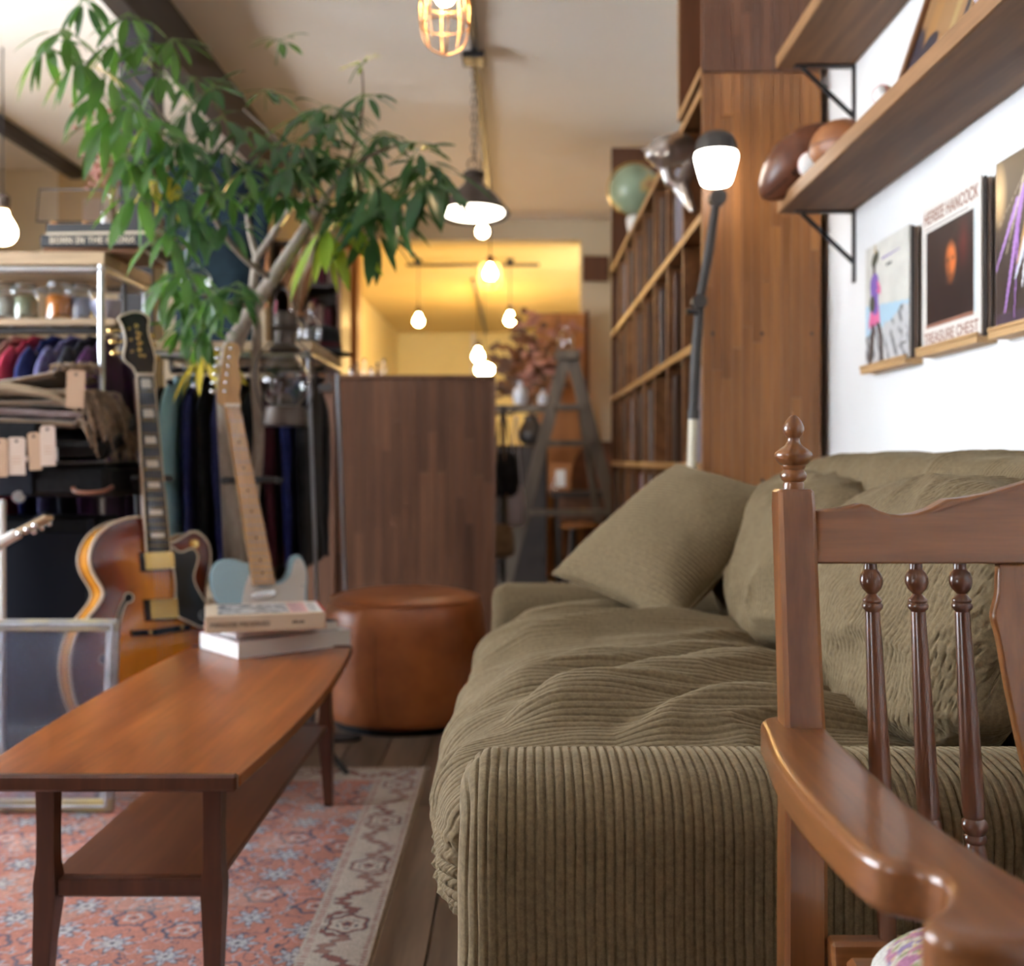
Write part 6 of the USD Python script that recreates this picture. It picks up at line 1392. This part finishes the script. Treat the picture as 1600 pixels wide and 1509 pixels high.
# (px, py, depth, leaflet length in pixels, tilt down, kind)
CL = [(640, 222, 3.15, 52, .3, 0), (572, 148, 3.2, 42, .5, 0), (566, 100, 3.25, 34, -.3, 2), (438, 62, 3.3, 40, .2, 1), (415, 140, 3.25, 45, .5, 0), (478, 178, 3.2, 58, .7, 0), (528, 188, 3.15, 55, .8, 0), (552, 248, 3.1, 62, .9, 0), (498, 238, 3.15, 58, .9, 0), (590, 280, 3.1, 64, 1.0, 0), (604, 322, 3.12, 70, 1.05, 0), (662, 282, 3.1, 74, 1.1, 0), (652, 232, 3.2, 55, .8, 0), (566, 322, 3.15, 56, 1.0, 0),
      (470, 215, 3.1, 52, .8, 0), (432, 222, 3.1, 50, .8, 0), (392, 200, 3.15, 52, .7, 0), (380, 262, 3.05, 50, .9, 1), (350, 228, 3.1, 50, .9, 0), (330, 135, 3.15, 55, .7, 0), (292, 165, 3.1, 55, .8, 0), (345, 182, 3.1, 50, .8, 0), (252, 110, 3.1, 52, .9, 1), (222, 62, 3.1, 52, .9, 1), (180, 62, 3.1, 56, 1.0, 1), (130, -4, 3.1, 52, 1.1, 0), (100, 45, 3.05, 60, 1.0, 1), (66, 70, 3.05, 58, 1.2, 1), (118, 90, 3.05, 62, 1.3, 1), (170, 110, 3.05, 62, 1.1, 1), (205, 155, 3.0, 66, 1.1, 1), (150, 142, 3.05, 62, 1.3, 1), (170, 178, 3.05, 70, 1.3, 1), (232, 185, 3.0, 62, 1.1, 1), (195, 238, 3.0, 68, 1.25, 1), (240, 242, 3.0, 60, 1.1, 1), (276, 296, 3.0, 62, 1.1, 0), (214, 292, 2.98, 74, 1.2, 1), (300, 335, 3.0, 60, 1.1, 0), (262, 352, 2.98, 66, 1.1, 1),
      (420, 285, 3.1, 50, .9, 1), (452, 300, 3.15, 52, .9, 0), (290, 420, 2.98, 52, .9, 1), (284, 455, 3.15, 50, .9, 1), (262, 432, 3.15, 56, 1.0, 1), (318, 468, 3.12, 48, .9, 1), (332, 452, 3.0, 50, .9, 1), (300, 498, 3.18, 48, 1.0, 1), (285, 512, 3.2, 46, 1.0, 1), (352, 470, 3.05, 46, .9, 1), (316, 512, 3.15, 48, 1.1, 1), (510, 345, 3.22, 82, 1.35, 2), (372, 440, 3.1, 48, .9, 0), (318, 545, 3.38, 66, 1.1, 3), (256, 262, 3.1, 58, 1.0, 3), (360, 300, 3.1, 50, .9, 1), (310, 240, 3.08, 56, .9, 0), (515, 215, 3.3, 50, .7, 0), (600, 205, 3.3, 46, .6, 0), (270, 60, 3.15, 50, .9, 1), (280, 215, 3.0, 56, 1.0, 0), (330, 290, 3.02, 56, 1.0, 1), (355, 345, 3.06, 54, 1.0, 0), (455, 255, 3.05, 54, .9, 0), (250, 205, 3.1, 56, 1.0, 0), (200, 20, 3.1, 54, .9, 1), (300, 120, 3.2, 50, .7, 0)]
CL += [(x + jx, y + jy, d + .12, L * .95, t, 0 if x > 340 else k) for (x, y, d, L, t, k), (jx, jy) in zip([c for c in CL if c[5] < 2 and c[0] > 430 and 120 < c[1] < 330], [(22, 30), (-26, 24), (30, -12), (-14, -24), (16, 34), (-30, 8), (26, 20), (-18, 30), (24, -22), (0, 36), (-28, -14), (20, 16), (-22, 26), (28, 4)] * 3)]
leaves, pets = [], []
lr = np.random.default_rng(5)
def leaflet(o, dr, side, L, w, droop):
    n = 6; s = np.linspace(0, 1, n); up = np.cross(side, dr); up = up if up[2] > 0 else -up
    wd_ = w * np.sin(np.pi * np.clip(s * .94 + .045, 0, 1)) ** .75; wd_[-1] = 0.0004; wd_[0] = .0008
    c = o + dr * (s * L)[:, None] - np.array([0, 0, 1]) * (droop * L * s ** 2)[:, None]
    e = up * (.22 * wd_)[:, None]
    V = np.stack([c - side * wd_[:, None] + e, c, c + side * wd_[:, None] + e], 0)
    return gridmesh(V)
for (px, py, d, lp_, tilt, kind) in CL:
    c = P(px, py, d); L0_ = lp_ * d / F * 1.0
    # the leaf stalk comes from the nearest branch side, down and back toward the trunk
    root = P(px + (390 - px) * .16 + lr.normal(0, 6), py + 34 + lr.normal(0, 8), d + .06)
    pets.append(tube(spline([root, (root + c) / 2 + [0, 0, .012], c], 6), .0016, 5))
    n = int(lr.integers(7, 10)); ax = np.array([lr.normal(0, .25), -.35 - lr.random() * .3, 1.0]); ax /= np.linalg.norm(ax)
    a1_ = np.cross(ax, (1, 0, 0)); a1_ /= np.linalg.norm(a1_); a2_ = np.cross(ax, a1_); ph0 = lr.random() * 6.28
    for k in range(n):
        ph = ph0 + k * 2 * np.pi / n + lr.normal(0, .12); rad = a1_ * math.cos(ph) + a2_ * math.sin(ph)
        tl = tilt * .62 + lr.normal(0, .26); dr = rad * math.cos(tl) - np.array([0, 0, 1.0]) * math.sin(tl); dr /= np.linalg.norm(dr)
        sd_ = np.cross(dr, ax); sd_ /= max(np.linalg.norm(sd_), 1e-6); L = L0_ * lr.uniform(.82, 1.12); st0 = c + dr * L0_ * .30
        pets.append(tube([c, st0], .0011, 4, caps=False))
        leaves.append((L, leaflet(st0, dr, sd_, L, L * lr.uniform(.125, .165), lr.uniform(.12, .35)), ['leaf_dark', 'leaf_mid', 'leaf_lime', 'leaf_yellow'][kind]))
leaves.sort(key=lambda q: -q[0])
for L, m, k in leaves[:300]: part(pnt, 'leaf', m, k, True)
for k in ('leaf_dark', 'leaf_mid', 'leaf_lime', 'leaf_yellow'):
    rest = [m for L, m, kk in leaves[300:] if kk == k]
    if rest: part(pnt, 'small_leaves', cat(*rest), k, True, kind='stuff')
part(pnt, 'leaf_stalks', cat(*pets), 'petiole', True, kind='stuff')

# hanging glass among the leaves, and the oil lantern
def orb(label, px, py, d, r_px, hang):
    c = P(px, py, d); r = r_px * d / F; t = thing('glass_orb', label, 'ornament', tuple(c))
    part(t, 'glass', lathe([(0, -r), (r * .5, -r * .866), (r * .87, -r * .5), (r, 0), (r * .87, r * .5), (r * .5, r * .866), (r * .28, r * .98)] if r < .01 else spline([(0.0005, -r), (r * .5, -r * .866), (r * .87, -r * .5), (r, 0), (r * .87, r * .5), (r * .5, r * .866), (r * .24, r * .99), (r * .22, r * 1.15)], 26), c, 28), 'clear_glass', True)
    part(t, 'thread', tube([c + [0, 0, r * 1.1], P(px, hang, d)], .0008, 5), 'metal_iron', True)
orb('clear glass orb hanging low among the leaves', 306, 440, 3.04, 24, 372); orb('small clear glass orb hanging in the middle leaves', 295, 326, 3.04, 11, 255)
ln = thing('oil_lantern', 'old brown metal oil lantern with round glass hanging beside the pale trunk', 'lantern', tuple(P(445, 664, 3.24)))
lc = P(445, 600, 3.24); k = 3.24 / F
part(ln, 'tank', lathe([(36 * k, -66 * k), (37 * k, -62 * k), (31 * k, -36 * k), (22 * k, -34 * k), (0, -34 * k)], lc, 32), 'metal_bronze', 40)
part(ln, 'glass', lathe(spline([(22 * k, -33 * k), (33 * k, -20 * k), (39 * k, 2 * k), (33 * k, 24 * k), (20 * k, 44 * k), (17 * k, 50 * k)], 30), lc, 36), 'clear_glass', True)
part(ln, 'burner', lathe([(12 * k, -33 * k), (12 * k, -22 * k), (6 * k, -14 * k), (0, -14 * k)], lc, 24), 'metal_bronze', 40)
part(ln, 'chimney', lathe([(21 * k, 50 * k), (25 * k, 54 * k), (22 * k, 58 * k), (17 * k, 62 * k), (17 * k, 82 * k), (21 * k, 86 * k), (17 * k, 90 * k), (19 * k, 104 * k), (14 * k, 112 * k), (0, 113 * k)], lc, 28), 'metal_bronze', 40)
for s in (-1, 1): part(ln, 'side_wire', tube(spline([lc + [s * 34 * k, 0, -45 * k], lc + [s * 46 * k, 0, 0], lc + [s * 40 * k, 0, 45 * k], lc + [s * 20 * k, 0, 66 * k]], 16), .0028, 8), 'metal_bronze', True)
part(ln, 'bail', tube(spline([lc + [-18 * k, 0, 88 * k], lc + [-16 * k, 0, 130 * k], lc + [-8 * k, .02, 150 * k], lc + [8 * k, 0, 140 * k], lc + [18 * k, 0, 88 * k]], 20), .0022, 8), 'metal_iron', True)

# ---------------------------------------------------------------- lamps
emis('bulb_warm', (1.0, .66, .30), 90.0); emis('bulb_cage', (1.0, .72, .38), 110.0); emis('bulb_far', (1.0, .62, .22), 150.0); emis('disc_warm', (1.0, .90, .74), 7.0)
def bulb_shape(c, r): return lathe(spline([(0.0004, -r), (r * .7, -r * .72), (r, 0), (r * .75, r * .7), (r * .42, r * 1.3), (r * .38, r * 1.6)], 22), c, 20)
def bare(label, px, py, d, r, ztop, m='bulb_far', cage=0.0, clen=1.35, catg='lamp', name='pendant_bulb', pxc=None):
    c = P(px, py, d); t = thing(name, label, catg, tuple(c))
    part(t, 'bulb', bulb_shape(c, r), m, True); part(t, 'socket', lathe([(r * .42, r * 1.55), (r * .55, r * 1.6), (r * .55, r * 2.6), (r * .2, r * 2.9), (0, r * 2.9)], c, 18), 'metal_bronze', 40)
    part(t, 'cord', tube([c + [0, 0, r * 2.8], (c[0], c[1], ztop)], .004, 6), 'metal_black', True)
    if cage:
        R_ = cage
        for i in range(8):
            a = i * math.pi / 4 + .2; q = [(r * .55, r * 2.4), (R_ * .72, r * 1.6), (R_, -R_ * .1 * clen), (R_ * .98, -R_ * .5 * clen), (R_ * .72, -R_ * .86 * clen), (R_ * .05, -R_ * clen)] if i % 2 == 0 else [(r * .55, r * 2.4), (R_ * .72, r * 1.6), (R_, -R_ * .1 * clen), (R_ * .98, -R_ * .5 * clen), (R_ * .80, -R_ * .8 * clen)]
            part(t, 'cage_wire', tube([c + [x * math.cos(a), x * math.sin(a), z] for x, z in spline(q, 20)], .0024 * (R_ / .065), 6), 'metal_copper', True)
        for z, rr in ((-R_ * .12 * clen, 1.0), (-R_ * .5 * clen, .98)):
            aa = np.linspace(0, 2 * np.pi, 32, endpoint=False); part(t, 'cage_ring', tube([c + [R_ * rr * math.cos(a), R_ * rr * math.sin(a), z] for a in aa], .0024 * (R_ / .065), 6, closed=True), 'metal_copper', True)
    return t
struct('trim_8', box(-.205, -.175, 2.0, 8.595, ZC - .028, ZC - .001, .003), 'metal_black')        # the lighting track on the ceiling
bare('bare bulb in copper wire cage hanging at the top of the picture', 695, -6, 3.0, .027, ZC - .029, 'bulb_cage', .066, 2.4, name='caged_lamp')
bare('bare bulb hanging just behind the black dome pendant', 754, 362, 6.0, .034, ZC - .029, 'bulb_warm')
bare('bulb in wire cage hanging in front of the yellow back room', 766, 428, 7.2, .042, ZC - .029, 'bulb_warm', .075, name='caged_lamp')
# black dome pendant on a chain
dp = P(740, 335, 5.0); pd = thing('dome_pendant', 'dark brown metal dome pendant lamp on a chain in mid-room', 'lamp', tuple(dp)); k = 5.0 / F
pr = [(55.5 * k, 0), (56 * k, -1 * k), (57.5 * k, 1 * k), (56 * k, 4 * k), (52 * k, 8 * k), (45 * k, 18 * k), (34 * k, 31 * k), (22 * k, 42 * k), (15 * k, 49 * k), (13 * k, 60 * k), (17 * k, 62 * k), (17 * k, 66 * k), (11 * k, 70 * k), (5 * k, 72 * k), (0, 72 * k)]
til = lambda m: frame(trimesh.Trimesh(va(m)[0] - dp, va(m)[1], process=False), dp, (1, 0, 0), (0, math.cos(.10), -math.sin(.10)), (0, math.sin(.10), math.cos(.10)))
part(pd, 'shade', til(cat(lathe(pr, dp, 44, cap=False), lathe([(55.5 * k, 0), (45 * k, 14 * k), (33 * k, 28 * k), (20 * k, 39 * k)], dp, 44, cap=False))), 'metal_bronze', 40)
part(pd, 'diffuser', til(lathe([(0, 2.0 * k), (48 * k, 2.2 * k), (48 * k, 3.5 * k), (0, 4 * k)], dp, 40)), 'disc_warm', False, label='glowing white diffuser')
part(pd, 'loop', tube([dp + [9 * k * math.cos(a), 0, (78 + 9 * math.sin(a)) * k] for a in np.linspace(0, 6.28, 20, endpoint=False)], 1.3 * k, 6, closed=True), 'metal_bronze', True)
zc0 = dp[2] + 86 * k; zt0 = ZC - .06; nl = int((zt0 - zc0) / .032)
for i in range(nl):
    zc1 = zc0 + (i + .5) * (zt0 - zc0) / nl; aa = np.linspace(0, 6.28, 14, endpoint=False); x_, y_ = (1, 0) if i % 2 else (0, 1)
    part(pd, 'chain_link', tube([dp * [1, 1, 0] + [.009 * math.cos(a) * x_, .009 * math.cos(a) * y_, zc1 + .021 * math.sin(a)] for a in aa], .0028, 5, closed=True), 'metal_bronze', True)
part(pd, 'cord', tube(spline([dp + [0, 0, 70 * k], dp + [.02, .02, .45], dp + [.01, .06, zt0 - dp[2]]], 16), .003, 6), 'metal_black', True)
part(pd, 'ceiling_rose', box(dp[0] - .05, dp[0] + .05, dp[1] - .05, dp[1] + .08, ZC - .062, ZC - .0285, .006), 'metal_black')
# left pendant
bare('bright bulb hanging at the left edge beside the stacked books', 4, 362, 5.0, .06, ZC - .001, 'bulb_warm')
# back room rail and bulbs
rl_ = thing('ceiling_rail', 'dark horizontal lamp rail across the yellow back room', 'rail', (-.38, 9.6, 2.55))
part(rl_, 'rail', box(-.95, .19, 9.58, 9.62, 2.535, 2.56, .003), 'metal_black'); 
for x in (-.85, -.06): part(rl_, 'rail_mount', box(x - .03, x + .03, 9.57, 9.63, 2.5602, 2.599, .003), 'metal_black')
bare('left bare bulb hanging from the rail in the yellow back room', 654, 502, 9.6, .042, 2.534); bare('right bare bulb hanging from the rail in the yellow back room', 797, 500, 9.6, .045, 2.534)
struct('trim_9', box(-.435, -.405, 10.6, 15.1, 2.57, 2.599, .002), 'metal_black')
bare('bare bulb low in the back room above the partition', 747, 557, 12.0, .06, 2.569)
c = P(757, 577, 11.2); t = thing('glass_shade_lamp', 'white glass shade lamp just above the dark partition', 'lamp', tuple(c)); part(t, 'shade', lathe(spline([(.05, -.06), (.085, -.03), (.088, .02), (.05, .05), (.02, .06)], 24), c, 28), 'bulb_far', True); part(t, 'cord', tube([c + [0, 0, .06], (c[0], c[1], 2.599)], .004, 6), 'metal_black', True)
# more lamps of the shop that light the far left
bare('bulb hanging in front of the far left wall, out of frame', -420, 330, 5.6, .06, ZC - .001, 'bulb_warm')

# ---------------------------------------------------------------- the far end: ladder and display
ld = thing('stepladder', 'weathered grey wooden stepladder standing in front of the yellow back room', 'ladder', (.25, 6.95, 0)); D = 6.75
def LP_(px, py, d=D): return P(px, py, d)
part(ld, 'rail', bar((-.105, D, 0), LP_(884, 556), .075, .035, up=(0, 1, 0), bev=.004), 'ladder_wood'); part(ld, 'rail', bar((.735, D, 0), LP_(893, 556), .075, .035, up=(0, 1, 0), bev=.004), 'ladder_wood')
part(ld, 'top_cap', box(LP_(868, 0)[0], LP_(906, 0)[0], D - .06, D + .16, LP_(0, 562)[2], LP_(0, 548)[2], .005), 'ladder_wood')
for py, xl, xr in ((636, 864, 912), (692, 850, 927), (800, 826, 954)): part(ld, 'step', box(LP_(xl, 0)[0], LP_(xr, 0)[0], D - .05, D + .06, LP_(0, py + 5)[2], LP_(0, py - 4)[2], .004), 'ladder_wood')
for xf, px in ((-.12, 880), (.60, 898)): part(ld, 'rear_leg', bar((xf, D + .55, 0), LP_(px, 560) + [0, .12, 0], .045, .03, up=(0, 1, 0), bev=.003), 'ladder_wood')
part(ld, 'shelf_plank', box(LP_(762, 0)[0], LP_(868, 0)[0], D + .07, D + .25, LP_(0, 642)[2], LP_(0, 632)[2], .003), 'ladder_wood'); part(ld, 'plank_support', bar((LP_(766, 0)[0], D + .16, 0), (LP_(766, 0)[0], D + .16, LP_(0, 643)[2]), .03, bev=.003), 'ladder_wood')
def bottle(label, px, py_bot, d, h, r, m, stop=None, name='glass_bottle', catg='bottle'):
    c = P(px, py_bot, d); t = thing(name, label, catg, tuple(c)); part(t, 'bottle_body', lathe(spline([(r * .9, 0), (r, h * .05), (r, h * .62), (r * .45, h * .8), (r * .42, h)], 24), c, 20), m, True); part(t, 'mouth', lathe([(r * .42, h * .985), (r * .52, h), (r * .5, h * 1.03), (r * .40, h * 1.03)], c, 18), m, 40); return t
mat('bottle_white', (.72, .76, .84), .2)
bottle('white bottle on the plank beside the stepladder', 813, 631.6, D + .16, .14, .042, 'bottle_white'); bottle('small white jar behind the stepladder rail on the plank', 848, 631.6, D + .2, .09, .03, 'bottle_white')
bottle('clear bottle with warm glints on top of the stepladder', 884, 547.6, D + .03, .15, .045, 'clear_glass')
pn = thing('copper_panel', 'tall orange-brown board leaning on the wall behind the stepladder', 'board', (.35, 8.5, 0)); a, b = P(838, 0, 8.45), P(914, 490, 8.45)
part(pn, 'panel', box(a[0], b[0], 8.42, 8.45, .0, b[2], .003), 'orange_board', False); part(pn, 'frame', box(b[0] + .0005, b[0] + .03, 8.41, 8.455, 0, b[2] + .02, .003), 'stave_red', False)
dk = thing('desk', 'dark wooden desk at the far end behind the stepladder', 'desk', (.45, 7.75, 0)); a, b = P(862, 768, 7.5), P(958, 768, 7.5)
part(dk, 'desk_top', box(a[0], b[0], 7.5, 8.2, a[2] - .04, a[2], .004), 'beam_wood'); part(dk, 'drawer_front', box(a[0] + .05, b[0] - .05, 7.52, 7.54, a[2] - .20, a[2] - .041, .003), 'stave_dark'); part(dk, 'drawer_knob', sphere(((a[0] + b[0]) / 2, 7.51, a[2] - .12), .014, 12), 'metal_gold', True)
for x in (a[0] + .03, b[0] - .07):
    for y in (7.53, 8.13): part(dk, 'leg', box(x, x + .04, y, y + .04, 0, a[2] - .0405, .003), 'beam_wood')
zd = a[2]
t = thing('lit_picture', 'small orange and white framed picture standing on the far desk', 'picture', (P(876, 0, 7.6)[0], 7.6, zd)); a, b = P(858, 764, 7.6), P(892, 722, 7.6)
part(t, 'card', box(a[0], b[0], 7.60, 7.612, zd + .0005, b[2], .002), 'orange_board', False); part(t, 'white_patch', box((a[0] + b[0]) / 2 - .03, (a[0] + b[0]) / 2 + .035, 7.596, 7.5995, zd + .03, b[2] - .05), 'paper', False)
bottle('small glass bottle with bright glint on the far desk', 867, 767.5, 7.52, .09, .028, 'clear_glass')
cc3 = thing('round_chair', 'dark round-backed chair behind the far desk', 'chair', (P(928, 0, 8.3)[0], 8.3, 0)); xx = P(928, 0, 8.3)[0]
part(cc3, 'back', slab([(xx + .17 * math.cos(t), 8.3 + 0 * t) if False else (xx + .17 * math.cos(t), .72 + .28 * math.sin(t)) for t in np.linspace(0, 6.28, 40, endpoint=False)], -.02, .02, .01).apply_transform(np.array([[1, 0, 0, 0], [0, 0, -1, 8.3], [0, 1, 0, 0], [0, 0, 0, 1.0]])), 'ball_leather', 40)
part(cc3, 'seat', box(xx - .2, xx + .2, 8.18 - .0, 8.5 - .0, .42, .46, .01) if False else box(xx - .18, xx + .18, 8.33, 8.41, .42, .47, .01), 'ball_leather')
for x in (xx - .15, xx + .12):
    for y in (8.335, 8.385): part(cc3, 'leg', box(x, x + .025, y, y + .02, 0, .4195), 'beam_wood', False)
so2 = thing('stool', 'small wooden stool below the far desk', 'stool', (P(912, 0, 7.2)[0], 7.2, 0)); xx = P(912, 0, 7.2)[0]; zs = P(0, 818, 7.2)[2]
part(so2, 'seat', lathe([(.14, zs - .03), (.15, zs - .022), (.15, zs - .006), (.14, zs), (0, zs)], (xx, 7.2, 0), 32), 'stave', 40)
for a in (.8, 2.4, 3.9, 5.5): part(so2, 'leg', tube([(xx + .15 * math.cos(a), 7.2 + .15 * math.sin(a), 0), (xx + .10 * math.cos(a), 7.2 + .10 * math.sin(a), zs - .03)], .014, 10), 'beam_wood', 40)
# dried branches, hanging bags beside the partition
vb = thing('branch_vase', 'dark tall vase with dried brown branches behind the partition', 'flowers', (P(815, 0, 7.9)[0], 7.9, 0)); vx = P(830, 0, 7.9)[0]
part(vb, 'vase_stand', box(vx - .32, vx + .11, 7.8, 8.02, 0, .98, .006), 'beam_wood'); part(vb, 'vase', lathe(spline([(.06, .982), (.085, 1.02), (.09, 1.08), (.05, 1.16), (.055, 1.19)], 24), (vx, 7.9, .001), 24), 'metal_iron', True)
br, lf = [], []; r2 = random.Random(3)
for k in range(26):
    tip = P(r2.uniform(762, 905), r2.uniform(480, 610), 7.9 + r2.uniform(-.15, .3)); q = spline([(vx, 7.9, 1.15), (vx + (tip[0] - vx) * .3, 7.9, 1.36), tip], 14); br.append(tube(q, .005, 5))
    for j in range(12):
        c = q[r2.randint(5, 13)] + np.array([r2.gauss(0, .04), r2.gauss(0, .03), r2.gauss(0, .035)]); s_ = trimesh.creation.icosphere(1, 1.0); lf.append((k % 3, trimesh.Trimesh(s_.vertices * [r2.uniform(.02, .05), .012, r2.uniform(.012, .03)] + c, s_.faces, process=False)))
part(vb, 'branches', cat(*br), 'dried_stem', True)
for g_, m in ((0, 'feather_brown'), (1, 'dried_stem'), (2, 'dried_pink')): part(vb, 'dried_leaves', cat(*[m_ for i, m_ in lf if i == g_]), m, True, kind='stuff')
hk = thing('coat_stand', 'black coat stand hung with dark bags beside the partition', 'stand', (P(788, 0, 6.2)[0], 6.2, 0)); hx = P(786, 0, 6.2)[0]
part(hk, 'pole', tube([(hx, 6.2, .02), (hx, 6.2, 1.18)], .014, 12), 'metal_black', 40); part(hk, 'foot', lathe([(.13, 0), (.13, .012), (.03, .022), (0, .022)], (hx, 6.2, 0.0005), 28), 'metal_black', 40)
for s in (-1, 1): part(hk, 'hook', tube(spline([(hx, 6.2, 1.14), (hx + s * .05, 6.17, 1.13), (hx + s * .07, 6.16, 1.17)], 10), .006, 8), 'metal_black', True)
def bag(label, px, py, d, w, h, m, ztop):
    c = P(px, py, d); t = thing('hanging_bag', label, 'bag', tuple(c)); lp2 = rr_loop(28, w / 2, .05, 3)
    V = np.stack([np.column_stack([c[0] + lp2[:, 0] * k_, np.full(28, d) + lp2[:, 1] * k_, np.full(28, c[2] - h / 2 + h * s)]) for s, k_ in ((0, .2), (.02, .75), (.12, 1), (.5, 1.02), (.9, .85), (1, .6))], 1)
    part(t, 'bag_body', gridmesh(V, True), m, True); part(t, 'strap', tube(spline([(c[0] - w * .28, d, c[2] + h * .45), (c[0], d, ztop), (c[0] + w * .28, d, c[2] + h * .45)], 14), .005, 6), m, True)
bag('round black shoulder bag on the coat stand beside the partition', 786, 742, 6.1, .17, .24, 'cloth_black', 1.13); bag('lavender-grey pouch low on the coat stand beside the partition', 806, 790, 6.12, .10, .22, 'sleeve_pale', 1.12)
bag('ochre cloth bag lowest on the coat stand beside the partition', 782, 845, 6.06, .15, .18, 'suede', 1.10)
# small bottles along the counter behind the partition
ctr = thing('counter', 'dark counter running behind the partition', 'counter', (-.6, 5.5, 0)); part(ctr, 'counter_top', box(-1.10, -.45, 5.2, 5.75, 1.20, 1.235, .004), 'beam_wood'); part(ctr, 'counter_body', box(-1.07, -.48, 5.24, 5.72, 0, 1.1995, .004), 'stave_dark')
for i, px in enumerate((548, 558, 569, 580, 590, 600)):
    c = P(px, 0, 5.3); t = thing('counter_bottle', 'tiny bottle in the row on the counter behind the partition', 'bottle', (c[0], 5.3, 1.2355), group='tiny bottles behind the partition'); h = .07 + .02 * (i % 3)
    part(t, 'bottle_body', lathe([(.012, 0), (.014, .004), (.014, h * .6), (.006, h * .75), (.006, h)], (c[0], 5.3, 1.2355), 14), ['bottle_white', 'suede', 'clear_glass'][i % 3], 40); part(t, 'cap', lathe([(.0075, h), (.0075, h + .012), (0, h + .012)], (c[0], 5.3, 1.2356), 12), 'metal_iron', 40)
